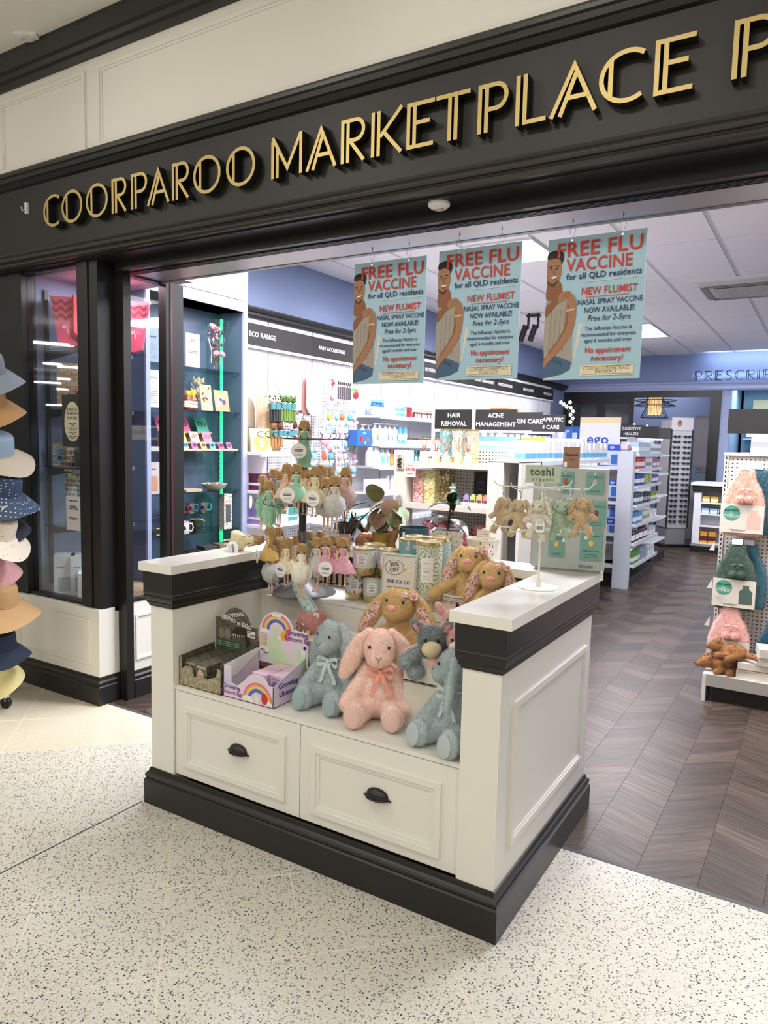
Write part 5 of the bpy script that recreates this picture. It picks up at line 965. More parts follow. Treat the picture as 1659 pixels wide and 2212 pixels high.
for k, (x, z, w_, h_, pc, s, lab) in enumerate(((-.02, .325, .062, .085, 'a5563a', 'LOVE TO BE ROAMING', 'small teal pin card with kangaroo behind the organic sign'), (.095, .325, .068, .085, 'b9b2a8', 'TIME TO BE KIND', 'small teal pin card with koala at the upper corner'), (.105, .19, .078, .105, '6a4a3a', 'STAY PAWESOME', 'teal pin card partly hidden by the tan bunny'), (-.045, .06, .062, .095, 'd6b45c', 'WORLD', 'lower teal pin card with small badge'), (.092, .055, .085, .125, 'e0c050', 'australian adventure', 'lower teal keepsake card with yellow map pin'))):
    t = thing('pin_card', lab, 'card', ps.matrix_basis @ Vector((x, -.0235, z)) if False else (0, 0, 0), 0, 'carded pins on the grey stand')
    t.location = Vector((-.893, 2.93, 1.032)) + Matrix.Rotation(R(12), 3, 'Z') @ Vector((x, -.022, z)); t.rotation_euler = (0, 0, R(12))
    B().box(-w_ / 2, w_ / 2, -.003, 0, 0, h_, TEALC).build('card', t, smooth=False); b = B(); b.ell((0, -.004, h_ * .55), (.010, .003, .013), K(pc)); b.build('pin', t)
    txt(s, .006, K('2f4f49'), t, (0, -.0034, h_ * .80), fitw=w_ * .8)
    if k == 4: txt('KEEPSAKE PIN', .007, K('2f4f49'), t, (0, -.0034, h_ * .30), fitw=w_ * .7)
    for i in range(3): b = B(); art(b, rect(-w_ * .3, w_ * .3, h_ * (.08 + .05 * i), h_ * (.095 + .05 * i)), -.0033, K('2f4f49')); b.build('print_line', t, smooth=False)
    B().tube([(0, 0, h_ - .008), (0, -.02, h_ - .006), (0, -.024, h_ - .001)], .002, INKW, 6).build('peg', t)
kc = carton('kraft_card', 'brown kraft card with handwritten script standing on the pin stand', 'card', .066, .012, .088, K('9a7460', .7), (-.905, 2.955, 1.457), 10); txt('Kappala', .024, INKB, kc, (0, -.0068, .055), shear=.3, fitw=.052); txt('PINS', .012, K('7a5a48'), kc, (.005, -.0068, .034))
b = B(); art(b, rect(-.03, -.016, .004, .026), -.0065, INKW); b.build('barcode_label', kc, smooth=False)
# ---------------------------------------------------------------- shop window display
UPR = M('upright_black', (.03, .03, .028), .45)
for y in (2.78, 3.16):
    t = thing('shelf_upright', 'black slotted upright with brackets on the window side wall, ' + ('nearest the front pane' if y < 3 else 'farther from the front pane'), 'shelf upright', (-4.17, y, 0))
    B().box(0, .018, -.012, .012, .60, 2.42, UPR).build('rail', t, smooth=False)
    for z in (2.055, 1.70, 1.345, .98):
        b = B(); b.prism([(.018, z - .06), (.018, z - .004), (.33, z - .004), (.33, z - .018)], -.005, .005, UPR); br = b.build('bracket', t, smooth=False); B().lathe([(.009, z - .022), (.009, z + .004)], CHROME, 12, (.325, 0, 0)).build('clip', br)
for k, z in enumerate((2.055, 1.70, 1.345, .98)): tag(B().box(-4.13, -3.80, 2.72, 3.24, z, z + .008, SGLASS).build('glass_shelf', smooth=False), ('uppermost', 'second from top', 'third from top', 'lowest')[k] + ' glass shelf in the shop window', 'shelf')
bagm = M('bag_pink', hx('d2607c'), .5, var=.08, vs=30); BAGD = K('a02c3f', .5)
bg = thing('beach_bag', 'pink wave-striped beach tote with padded front pocket on the top window shelf', 'bag', (-3.905, 2.985, 2.064), 46)
b = B(); b.prism([(-.24, .02), (-.20, 0), (.20, 0), (.24, .02), (.285, .31), (-.285, .31)], -.055, .055, bagm); b.build('body', bg, smooth=False)
for s in (-1, 1):
    for k, z in enumerate((.275, .235, .19)):
        b = B(); n = 12; xs = [s * (.155 + .115 * i / n) for i in range(n + 1)]; top = [(x, z + .008 + .012 * math.sin(i * 1.1)) for i, x in enumerate(xs)]; art(b, top + [(x, z_ - .018) for x, z_ in top[::-1]], -.0562, BAGD); b.build('wave_stripe', bg, smooth=False)
b = B(); b.box(-.145, .145, -.075, -.055, .075, .318, M('pocket_pink', hx('ea7d94'), .4)); b.build('pocket', bg, smooth=False)
b = B(); b.tube([(-.148, -.075, .318), (-.148, -.075, .10), (-.12, -.075, .072), (.12, -.075, .072), (.148, -.075, .10), (.148, -.075, .318)], .007, REDP, 8); b.build('piping', bg)
for x, z in ((-.19, .12), (.20, .11), (-.07, .22), (.06, .2), (-.05, .12), (.08, .12)):
    b = B(); yy = -.0757 if abs(x) < .14 else -.0562
    for a in (20, 60, 100, 140, 170): art(b, [(x, z), (x + .026 * math.cos(R(a - 8)), z + .026 * math.sin(R(a - 8))), (x + .03 * math.cos(R(a + 4)), z + .022 * math.sin(R(a + 4)))], yy, INKW)
    art(b, [(x - .002, z), (x + .003, z), (x + .008, z - .03), (x + .004, z - .03)], yy, INKW); b.build('palm_print', bg, smooth=False)
b = B(); 
for s in (-1, 1): b.tube([(s * .27, 0, .30), (s * .29, -.02, .315), (s * .275, -.03, .27), (s * .265, -.03, .24)], .006, K('c9b79a'), 6)
b.build('cord_handle', bg)
area('window_red_fill', (-3.62, 2.86, 2.49), .06, .12, 1.6, (1.0, .35, .42)); spot('window_spot_fill', (-3.55, 2.80, 2.47), (-3.85, 3.0, 2.1), 14, (1, .55, .60), 70, .5, .02)  # reddish lamps added to brighten the dark window display
area('window_fill_lamp', (-3.80, 3.0, 2.495), .3, .3, 7.0, COOL)  # cool fill added for the same display
FLG = m_pattern('floral_gold', (.30, .20, .11), [(.45, .33, .16), (.22, .12, .07), (.5, .4, .25)], 'spot', 70)
FLG2 = m_pattern('floral_gold_pale', (.42, .38, .24), [(.55, .5, .3), (.25, .35, .3), (.5, .3, .25)], 'spot', 60)
BOX = lambda lab, w_, d_, h_, m, loc, rz=0, **k: carton('gift_carton', lab, 'box', w_, d_, h_, m, loc, rz, **k)
BOX('tall brown floral gift carton on the second window shelf', .16, .10, .27, FLG, (-4.0, 2.83, 1.708), 55); BOX('brown floral gift carton behind the tall one in the window', .16, .08, .31, FLG, (-4.03, 3.0, 1.708), 55)
BOX('dark red gift box with price label beside the floral cartons', .17, .10, .10, K('5a1420'), (-3.90, 2.90, 1.708), 50, strip=K('8a5a3c'), sz=(.2, .3)); BOX('orange floral carton above the egg-shaped notice', .11, .08, .18, FLG, (-3.88, 3.06, 1.708), 50)
tx = BOX('boxed set of blue soaps on the third window shelf', .19, .06, .14, FLG, (-4.02, 2.83, 1.353), 55)
b = B(); art(b, rect(-.02, .02, .02, .11), -.0312, K('cfc4a8'))
for x in (-.06, .06):
    for z in (.03, .065, .10): art(b, rect(x - .022, x + .022, z - .014, z + .014), -.0312, K('5f8796'))
b.build('window_print', tx, smooth=False); BOX('gold patterned carton beside the blue soap set', .12, .08, .16, FLG2, (-3.87, 2.92, 1.353), 50)
for k, (x, y) in enumerate(((-4.0, 2.85), (-3.88, 2.93))): tin(('tall pale floral gold tin on the lowest window shelf', 'tall floral gold tin behind the change of hours notice')[k], .06, .31, FLG2, (x, y, .988), 40, .14)
for k, (x, y, h_) in enumerate(((-4.05, 2.80, .24), (-3.97, 2.86, .24), (-3.86, 2.83, .15), (-3.76, 2.88, .15))):
    t = carton('white_appliance_box', ('leftmost of the white cartons on the window floor', 'tall white carton behind the two low ones in the window', 'low white carton with brown picture on the window floor', 'low white carton against the window corner post')[k], 'box', .12, .17, h_, K('dedfe0', .5), (x, y, .556), 52)
    b = B(); art(b, rect(-.035, .035, .02, h_ * .45) if k < 2 else ovl(.0, .05, .035, .04), -.0853, K('9aa0a6') if k < 2 else K('7a5a48')); b.build('picture', t, smooth=False); txt('Beauty', .014, INKB, t, (-.02, -.0855, h_ * .72))
def notice(label, w_, h_, loc, rz, bgm, lines, border=None, shape=None, nm='notice', tilt=0):
    t = thing(nm, label, 'notice', loc, rz, rot=(R(tilt), 0, R(rz))); B().box(-w_ / 2, w_ / 2, 0, .002, 0, h_, bgm).build('sheet', t, smooth=False)
    if shape: b = B(); art(b, shape[0], -.0003, shape[1]); b.build('shape', t, smooth=False)
    for s, z, sz, m in lines: txt(s, sz, m, t, (0, -.0008, z), bold=.01)
    return t
EGG = [(.075 * math.cos(R(a)), .135 + (.125 if math.sin(R(a)) > 0 else .105) * math.sin(R(a))) for a in range(0, 360, 12)]
notice('black notice with cream egg shape listing easter trading hours in the window', .19, .30, (-3.745, 2.655, 1.475), 0, M('notice_dark', (.03, .035, .03), .5), [('EASTER', .215, .026, MIDG), ('TRADING', .190, .026, MIDG), ('HOURS', .165, .026, MIDG)] + [('FRIDAY 3 APRIL\nCLOSED', .128, .010, MIDG), ('SATURDAY 4 APRIL\n9AM - 2PM', .102, .010, MIDG), ('SUNDAY 5 APRIL\nCLOSED', .078, .010, MIDG), ('MONDAY 6 APRIL\nCLOSED', .054, .010, MIDG)], shape=(EGG, K('cfcab4')))
txt('COORPAROO\nMARKETPLACE\nPHARMACY', .040, INKB, wf, (-3.765, 2.6632, 1.405), bold=.008, ls=.85); txt('OPENING HOURS', .020, K('b09a5a'), wf, (-3.765, 2.6632, 1.335)); txt('SAT 9AM - 2PM\nCLOSED SUNDAY\nPUBLIC HOLIDAY\nPh: 3132 05', .022, INKB, wf, (-3.755, 2.6632, 1.235), ls=1.2)
notice('white change of hours notice taped to the window above the white cartons', .13, .20, (-3.755, 2.656, .985), 0, K('c9cbd0'), [('Change of hours', .175, .012, INKB)] + [('Please note from\n1st January we will\nbe CLOSED on Sundays', .135, .009, INKB), ('Monday to Friday 8am to 6pm\nSaturday 9am - 2pm', .07, .0075, INKB)])
# ---------------------------------------------------------------- recessed blue shelf unit with green light rope
NX, N0, N1 = -3.90, 3.31, 4.285
nu_ = thing('niche_unit', 'blue recessed shelf unit with glass shelves between window and wall shelving', 'shelf unit', (0, 0, 0))
B().box(-4.17, -4.15, N0, N1, .0, 2.52, TEAL).build('back_panel', nu_, smooth=False)
for y0, y1 in ((N0, N0 + .03), (N1 - .045, N1)): B().box(-4.15, NX, y0, y1, 0, 2.52, TEAL).build('side_panel', nu_, smooth=False); B().box(NX - .001, NX + .018, y0 - .002, y1 + .002, 0, 2.52, LAV).build('face_stile', nu_, smooth=False)
B().box(-4.15, NX, N0, N1, 2.505, 2.53, TEAL).build('top_board', nu_, smooth=False); hb = B().box(-4.16, NX + .02, N0, N1, 2.505, 3.095, LAV2).build('header_panel', nu_, smooth=False)
b = B(); fy0, fy1 = N0 + .05, N1 - .06
for a, e, c_, f in ((fy0, fy1, 2.585, 2.60), (fy0, fy1, 2.985, 3.0), (fy0, fy0 + .015, 2.60, 2.985), (fy1 - .015, fy1, 2.60, 2.985)): b.box(NX + .02, NX + .03, a, e, c_, f, LAV2)
b.build('header_moulding', hb, smooth=False); B().box(-4.15, NX, N0, N1, 0, .55, TEAL).build('base_box', nu_, smooth=False)
SH = (2.045, 1.742, 1.445, 1.148, .846)
for k, z in enumerate(SH): B().box(-4.15, NX - .02, N0 + .03, N1 - .045, z - .008, z, SGLASS).build('glass_shelf', nu_, smooth=False)
B().box(-4.15, -4.0, N0 + .03, 4.06, .972, .98, SGLASS).build('small_glass_shelf', nu_, smooth=False)
for z in SH:
    for y in (N0 + .034, N1 - .049): B().box(NX - .07, NX - .05, y - .004, y + .004, z - .016, z - .008, CHROME).build('shelf_pin', nu_, smooth=False)
gr = thing('light_rope', 'glowing green light rope running down inside the blue shelf unit', 'light', (-4.045, 4.172, .70))
GLOW = M('green_glow', (.04, 1.0, .30), .5, emit=.95)
b = B(); n = 46
for i in range(n): z0 = i * .038; b.lathe([(.0105, z0), (.0125, z0 + .010), (.0125, z0 + .026), (.0105, z0 + .038)], GLOW, 10)
b.build('rope', gr)
for z in (.9, 1.3, 1.7, 2.1, 2.4): area('green_lamp', (-4.055, 4.15, z), .03, .3, .055, (.05, 1.0, .45), (R(90), 0, R(45)))
area('niche_lamp', (-3.93, 3.8, 2.50), .04, .6, 1.6, COOL)
def N(nm, lab, cat, loc, rz=90, grp=None): return thing(nm, lab, cat, loc, rz, grp)
notice('pink printed notice in a clear frame on the top niche shelf', .135, .24, (-3.955, 3.79, 2.046), 90, K('c99a92'), [('~ GIFTS ~', .19, .02, K('a5605a')), ('with love from our shop\nfor someone special', .11, .009, K('6a4a48'))], nm='framed_notice')
t = N('bouquet', 'dried flower bouquet wrapped in clear film on the top niche shelf', 'bouquet', (-3.975, 4.04, 2.05)); b = B()
b.lathe([(.012, .0), (.05, .06), (.045, .14), (.105, .36)], CELLO, 14, cap=False); b.build('film_wrap', t); b = B()
for i in range(40):
    a, r_, z = rnd.uniform(0, 6.28), rnd.uniform(.0, .06), rnd.uniform(.14, .32); b.ell((r_ * math.cos(a), r_ * math.sin(a), z), (.011, .011, .013), K(('7a5a6a', '9a7a80', '5a4050', 'b59a9a')[i % 4], .8), nu=6, nv=4)
b.build('flowers', t); b = B()
for i in range(10): b.tube([(rnd.uniform(-.01, .01), rnd.uniform(-.01, .01), .02), (rnd.uniform(-.04, .04), rnd.uniform(-.04, .04), .22)], .002, K('6a7a4a'), 4)
b.build('stems', t); bow(t, (0, -.035, .12), K('c57a80'), 1.8)
HON = M('honey', hx('6a3410'), .12, coat=.5); j0 = None
for k, (x, y) in enumerate(((-3.97, 3.66), (-3.96, 3.745), (-3.99, 3.82))):
    if not j0:
        j0 = N('honey_jar', 'honey bottle with yellow cap on the second niche shelf', 'jar', (x, y, 1.742), 90, 'honey bottles on the second niche shelf'); B().lathe([(.034, 0), (.036, .005), (.036, .07), (.026, .095), (.018, .105)], HON, 18).build('bottle', j0); B().lathe([(.020, .104), (.021, .107), (.021, .132), (.018, .135)], K('e8c520', .4), 18).build('cap', j0); b = B(); b.lathe([(.0366, .018), (.0366, .062)], K('d8d2c4'), 18, cap=False); lb = b.build('label', j0); txt('HONEY', .014, INKB, lb, (0, -.0372, .042))
    else: dup(j0, (x, y, 1.742), None, 'honey bottle with yellow cap on the second niche shelf, ' + ('', 'middle one', 'beside the button card')[k])
b0 = notice('buttons and beads card leaning beside the honey bottles', .11, .19, (-3.945, 3.925, 1.745), 88, K('b5a27c'), [], nm='craft_card', tilt=-8)
b = B()
for i in range(16): art(b, ovl(rnd.uniform(-.04, .04), rnd.uniform(.02, .17), .010, .010, 10), -.0006 - .0001 * i, K(('c9a040', '7a4a3a', 'd6d0c4', '3a3a3a')[i % 4]))
b.build('buttons', b0, smooth=False); b0 = notice('kraft packet with purple flower and clear edge next to the button card', .145, .16, (-3.935, 4.075, 1.745), 88, K('a5865f'), [], nm='craft_packet', tilt=-10)
b = B(); art(b, [(-.06, .03), (0, .05), (.02, .12), (-.03, .11)], -.0006, INKW); art(b, ovl(.02, .07, .02, .02), -.0008, K('3f3058')); art(b, ovl(-.01, .09, .018, .016), -.0009, K('4f4068')); b.build('print', b0, smooth=False)
t = N('dried_flowers', 'cream dried pampas sprig behind the craft cards', 'dried flowers', (-4.07, 3.95, 1.742)); b = B()
for i in range(30): a, z = rnd.uniform(0, 6.28), rnd.uniform(.10, .26); r_ = rnd.uniform(0, .045); b.ell((r_ * math.cos(a), r_ * math.sin(a), z), (.010, .008, .024), K('c9b490', .9), rot=(rnd.uniform(-40, 40), rnd.uniform(-40, 40), 0), nu=6, nv=5)
b.build('plume', t); b = B(); b.tube([(0, 0, 0), (0, .0, .16)], .003, K('8a7a55'), 5); b.build('stem', t)
cols = ['c25a84', 'b94f78', '2f8f78', '5fb3c0', 'e0a04a', '8fae3c', 'd8b0b4', 'c96a94', '6fb0c8', 'd05a90', 'c99a60', '58a8c0', 'b84a70']
for row, (z, n, y0, y1, w_, h_, xx) in enumerate(((1.585, 3, 3.62, 4.0, .12, .12, -4.06), (1.51, 4, 3.60, 3.98, .085, .085, -3.99), (1.462, 6, 3.70, 4.15, .055, .055, -3.93))):
    B_ = tag(B().box(xx - .02, xx + .025, y0 - .06, y1 + .06, z - .012, z, PALEWOOD).box(xx - .02, xx - .008, y0 - .05, y1 + .05, 1.445, z - .012, PALEWOOD).build('card_rack', smooth=False), ('upper', 'middle', 'lower')[row] + ' pale wooden rack of jewellery cards on the niche shelf', 'rack')
    for k in range(n):
        y = y0 + (y1 - y0) * k / (n - 1); c = cols[(row * 4 + k) % len(cols)]
        t = N('jewellery_card', ('large ', 'medium ', 'small ')[row] + ('rose', 'dark rose', 'green', 'sky blue', 'orange', 'lime', 'blush', 'pink', 'steel blue', 'magenta', 'tan', 'cyan', 'plum')[(row * 4 + k) % 13] + ' card with ' + ('bead necklace', 'ring charms', 'stud earrings')[row] + ' in the %s wooden rack' % ('upper', 'middle', 'lower')[row], 'card', (xx, y, z), 90, 'jewellery cards in the %s rack' % ('upper', 'middle', 'lower')[row]); t.rotation_euler = (R(-24), 0, R(90))
        B().box(-w_ / 2, w_ / 2, 0, .002, 0, h_, K(c)).build('card', t, smooth=False); b = B()
        for i in range(2): b.tube([((-.3 + .6 * i) * w_ * .5 + w_ * .16 * math.cos(R(a)), -.003, h_ * .55 + w_ * .16 * math.sin(R(a))) for a in range(0, 360, 40)], .0022, K(('4a2030', 'd08030', '203a6a')[row]), 4, closed=True)
        b.build('jewellery', t)
t = N('ceramic_dish', 'cream oval dish with small trinkets on the niche shelf', 'dish', (-3.98, 4.03, 1.148)); b = B(); b.lathe([(.04, 0), (.08, .02), (.098, .05), (.094, .05), (.075, .024), (.02, .012)], CREAM, 24); b.build('dish', t); b = B()
for i in range(6): b.lathe([(.014, .03), (.015, .058), (.012, .060)], CHROME if i % 2 else K('b5a58c'), 10, (.045 * math.cos(i * 1.05), .045 * math.sin(i * 1.05), 0))
b.build('trinkets', t); carton('flat_book', 'flat cream book lying beside the oval dish', 'book', .16, .12, .018, K('a59a86'), (-3.99, 3.78, 1.149), 90)
def mug(lab, m, hm, loc, grp, r=.036, h_=.075, rz=0, rim=None):
    t = thing('mug', lab, 'mug', loc, rz, grp); B().lathe([(r * .95, 0), (r, .003), (r, h_), (r - .003, h_), (r - .004, .006)], m, 22).build('cup', t); B().tube([(r - .002, 0, h_ * .82), (r + .020, 0, h_ * .85), (r + .028, 0, h_ * .5), (r + .018, 0, h_ * .2), (r - .002, 0, h_ * .22)], .0045, hm, 8).build('handle', t)
    if rim: B().tube([(r * math.cos(R(a)), r * math.sin(R(a)), h_) for a in range(0, 360, 20)], .0025, rim, 6, closed=True).build('rim', t)
    b = B(); b.ell((0, -r - .0005, h_ * .5), (.016, .001, .016), INKB, nu=12, nv=4); b.build('badge', t); return t
for k, (y, c) in enumerate(((3.62, '8a8a8c'), (3.74, 'b02a35'), (3.86, '3a86b8'), (3.97, '5fa8c8'))): mug('steel mug with %s clip handle on the small niche shelf' % ('grey', 'red', 'blue', 'pale blue')[k], M('steel', (.6, .6, .62), .25, 1.0), K(c, .3), (-4.06 + .02 * (k % 2), y, .980), 'steel mugs on the small niche shelf', rz=40)
mug('white enamel mug with pink rim and black badge', K('dcd8d0', .3), K('dcd8d0', .3), (-3.965, 3.70, .846), None, .044, .088, 55, K('c57a84')); mug('dark green enamel mug with gold rim', K('24362c', .3), K('24362c', .3), (-3.99, 3.86, .846), None, .046, .09, 60, K('c9a040'))
b = carton('checked_gift_box', 'tall checked red and white gift box with window on the niche shelf', 'box', .07, .07, .27, m_pattern('check_print', (.62, .58, .52), [(.45, .08, .08), (.12, .3, .2), (.62, .58, .52)], 'spot', 85), (-3.96, 4.13, .846), 78); q = B(); art(q, rect(-.022, .022, .05, .19), -.0355, MIDG); q.build('window', b, smooth=False)
for k, (y, m) in enumerate(((3.66, BLACKM), (3.80, BLACKM), (3.95, K('3a3a3c')), (4.11, K('7a6a55')))): carton('candle_box', ('black', 'second black', 'charcoal', 'brown')[k] + ' gift box on the bottom of the blue shelf unit', 'box', .12, .10, .16 + .02 * (k > 1), m, (-3.98, y, .551), 85, strip=K('8a857c') if k > 1 else None, sz=(.3, .6))
# through the side pane: notices, jars and frames on the window end of the niche shelves
for k, (z, c, ls_) in enumerate(((2.046, '8fa3c4', [('GIFT GUIDE', .17, .016, NAVY)]), (1.744, 'd0cdc6', [('AROMATICS', .20, .014, K('5a6a50'))]), (1.150, 'cbbfb8', [('VITAMINS', .17, .014, K('7a5a50'))]))):
    t = notice(('blue and white notice', 'white notice with leaf corners', 'white booklet with tan arch')[k] + ' at the window end of the blue shelves', .13, .25 if k < 2 else .22, (-3.955, 3.41, z), 80, K(c), ls_)
    b = B()
    for i in range(7): art(b, rect(-.045, .045, .03 + i * .015, .0345 + i * .015), -.0006, GREYT if k < 2 else K('c98f66'))
    if k == 2: art(b, arc(0, .08, .045, 0, 180, 12) + [(-.045, .02), (.045, .02)], -.0008, K('c98f66'))
    b.build('print', t, smooth=False)
for k, y in enumerate((3.50, 3.555)): 
    d = dup(j0, (-4.0, y, 1.742), label='honey bottle with yellow cap behind the leaf-cornered notice, ' + ('nearest the window', 'farther in')[y > 3.52], group='honey bottles behind the side pane')
carton('white_tray', 'white tray with small card seen through the side pane', 'tray', .22, .14, .03, K('b9b6b0'), (-3.99, 3.47, 1.446), 90)
for k, (y, z) in enumerate(((3.42, .846), (3.50, .846), (3.57, .846))): mug('clear glass mug with yellow ring seen through the side pane', SGLASS, K('c9b040', .3), (-3.97, y, z), 'glass mugs behind the side pane', .034, .07, 60)
# ---------------------------------------------------------------- hat stand at the mall edge
hs_ = thing('hat_stand', 'chrome hat stand on castors beside the shop window', 'hat stand', (-4.12, 2.20, 0)); B().lathe([(.018, .12), (.018, 1.95)], CHROME, 14).build('pole', hs_)
for k in range(5):
    a = R(72 * k + 18); c_, s_ = math.cos(a), math.sin(a); b = B(); b.tube([(0, 0, .13), (.12 * c_, .12 * s_, .115), (.27 * c_, .27 * s_, .085)], [.022, .018, .012], CHROME, 8); l = b.build('foot', hs_)
    B().lathe([(.030, -.012), (.032, -.008), (.032, .008), (.030, .012)], M('castor_black', (.015, .015, .015), .45), 16, X=Matrix.Translation((.27 * c_, .27 * s_, .032)) @ Matrix.Rotation(a, 4, 'Z') @ Matrix.Rotation(R(90), 4, 'X')).box(.27 * c_ - .012, .27 * c_ + .012, .27 * s_ - .012, .27 * s_ + .012, .04, .08, CHROME).build('castor', l)
def hat(label, m, px, py, rz, s=1.0, brim=.095, tl=(14, 22), m2=None, Y=2.2, tg=False, strap=False):
    p = at(px, py, 'y', Y); t = thing('sun_hat', label, 'hat', p, rot=(R(tl[0]), R(tl[1]), R(rz))); t.scale = (s,) * 3
    n = 28; prof = [(.004, .088), (.05, .090), (.074, .084), (.080, .07), (.086, .015), (.088, .0)]; B().lathe(prof, m, n, cap=False).build('crown', t)
    vs = []; br = [(.087, .002), (.088 + brim * .5, -.022), (.088 + brim, -.055)]
    for i, (r, z) in enumerate(br):
        for j in range(n): a = 2 * math.pi * j / n; vs.append((r * math.cos(a), r * math.sin(a), z + .008 * i * math.sin(3 * a + rz)))
    b = B(); b.add(vs, [(i * n + (j + 1) % n, i * n + j, (i + 1) * n + j, (i + 1) * n + (j + 1) % n) for i in range(2) for j in range(n)], m2 or m); b.build('brim', t)
    B().tube([(.0885 * math.cos(R(a)), .0885 * math.sin(R(a)), .004) for a in range(0, 360, 15)], .0022, m2 or m, 5, closed=True).build('band', t)
    if tg: b = B(); b.box(.10, .103, -.11, -.075, -.10, -.02, K('d6cdb8')); b.build('swing_tag', t, smooth=False)
    if strap: B().tube([(.05, -.08, -.01), (.05, -.09, -.10), (.045, -.07, -.15), (.03, -.05, -.10)], .003, m, 6).build('chin_strap', t)
    return t
def m_dots(name, bg, fg, sc, th):
    m, nt, b, tc = base(name, .8); v = nt.nodes.new('ShaderNodeTexVoronoi'); v.inputs['Scale'].default_value = sc; v.inputs['Randomness'].default_value = .25; nt.links.new(tc.outputs['Object'], v.inputs['Vector']); nt.links.new(ramp(nt, v.outputs['Distance'], [(0, fg), (th, fg), (th + .03, bg)]), b.inputs['Base Color']); return m
for a in ((('grey-blue cap highest in view on the hat stand'), K('8a94a0', .8), -28, 800, 0), ('tan peaked hat below the grey-blue cap', K('b08a5c', .8), -26, 868, 0), ('light denim bucket hat with beige brim', K('8fa6bc', .8), -12, 975, 10, 1.1, .095, (10, 20), K('b5aa98', .8)), ('navy bucket hat with white polka dots and paper tag', m_dots('polka', hx('2c3f5c'), hx('c9ccd0'), 70, .22), 4, 1062, 20, 1.1, .1, (6, 18), None, 2.2, True), ('small navy floral hat under the polka dot one', m_dots('navy_floral', hx('1c2233'), hx('6a5560'), 110, .2), -6, 1130, 0, .9), ('cream hat printed with little animals', m_dots('cream_print', hx('d8cfc0'), hx('b5705a'), 48, .16), -8, 1150, 30, 1.05, .09, (8, 26), None, 2.15, False, True), ('pink frilled hat with sequins', m_dots('pink_seq', hx('c98f90'), hx('d8d0d0'), 160, .3), -20, 1225, 0, .85), ('tan bucket hat with small motifs and chin strap', m_dots('tan_print', hx('b8966a'), hx('7a5a40'), 55, .08), -4, 1300, 0, 1.15, .1, (4, 14), None, 2.2, False, True), ('dark navy bucket hat low on the stand', K('1d2a40', .85), -2, 1395, 0, 1.0, .075, (4, 10)), ('pale yellow hat lowest on the stand', K('d8cc90', .8), -18, 1452, 0, .9)): hat(*a)
# ---------------------------------------------------------------- product makers
def bottle(lab, grp, r, h_, m, capm, labm, loc, rz=90, nm='bottle', pump=False, drop=False, cat='bottle', neck=.35):
    t = thing(nm, lab, cat, loc, rz, grp); hb_ = h_ * (.78 if pump else .84)
    B().lathe([(r * .94, 0), (r, .003), (r, hb_ * .80), (r * .8, hb_ * .93), (r * neck, hb_)], m, 14).build('body', t)
    if pump: B().lathe([(r * .4, hb_), (r * .4, hb_ + .012), (r * .14, hb_ + .014), (r * .14, h_ - .008)], capm, 10).box(-r * .28, r * .28, -r * .9, r * .28, h_ - .009, h_, capm).build('pump', t)
    else: B().lathe([(r * (neck + .08), hb_ - .001), (r * (neck + .08), h_)], capm, 12).build('cap', t)
    if labm:
        b = B(); vs = []; n = 6
        if drop:
            pts = [(x * r * .75, hb_ * (.22 + .5 * z)) for x, z in ((0, 1), (.35, .55), (.55, .3), (.45, .08), (0, 0), (-.45, .08), (-.55, .3), (-.35, .55))]; b.add([(r * 1.01 * math.sin(x / r), -r * 1.01 * math.cos(x / r), z) for x, z in pts], [tuple(range(8))[::-1]], labm)
        else:
            for i in range(n + 1): a = R(-150 + 120 * i / n); vs += [(r * 1.008 * math.cos(a), r * 1.008 * math.sin(a), z) for z in (hb_ * .18, hb_ * .66)]
            b.add(vs, [(2 * i, 2 * i + 2, 2 * i + 3, 2 * i + 1) for i in range(n)], labm)
        b.build('label', t)
    return t
def tub(lab, grp, r, h_, m, lidm, labm, loc, rz=90, nm='tub'):
    t = thing(nm, lab, 'tub', loc, rz, grp); B().lathe([(r * .97, 0), (r, .003), (r, h_ * .76)], m, 16).build('body', t); B().lathe([(r * 1.04, h_ * .74), (r * 1.04, h_), (r, h_)], lidm, 16).build('lid', t)
    if labm: b = B(); b.lathe([(r * 1.006, h_ * .12), (r * 1.006, h_ * .62)], labm, 16, cap=False); b.build('label', t)
    return t
ORD = 'first second third fourth fifth sixth seventh eighth ninth tenth eleventh twelfth thirteenth'.split()
def row(proto, ys, x, z, rz=90, labs=None):
    l0 = proto['label']; nn = len(list(ys)); ok = 1 < nn <= 13
    for k, y in enumerate(ys):
        lb = l0 + ', ' + ORD[k] + ' from entrance' if ok else l0
        if k == 0: proto.location = (x, y, z); proto['label'] = lb; continue
        dup(proto, (x + .004 * ((k * 7) % 3 - 1), y, z), rz + rnd.uniform(-4, 4), lb)
def rowx(proto, xs, y, z, rz=0):
    l0 = proto['label']; ok = 1 < len(list(xs)) <= 13
    for k, x in enumerate(xs):
        lb = l0 + ', ' + ORD[k] + ' from wall' if ok else l0
        if k == 0: proto.location = (x, y, z); proto['label'] = lb; continue
        dup(proto, (x, y, z), rz + rnd.uniform(-4, 4), lb)
def lin(a, b, n): return [a + (b - a) * i / max(1, n - 1) for i in range(n)]
PW, PBL, PLB, PRD, PPK, PGY = K('e4e4e6', .35), K('2f66b0', .4), K('6fb4dc', .4), K('c32330', .4), K('e0a4ae', .45), K('9a9a9e', .5)
PORG, PPUR, PGRN, PBRN, PMAG, PTEA = K('e2752c', .45), K('8a6fb0', .45), K('6aa84f', .45), K('5a2f22', .3), K('c43a78', .45), K('3f8f8f', .45)
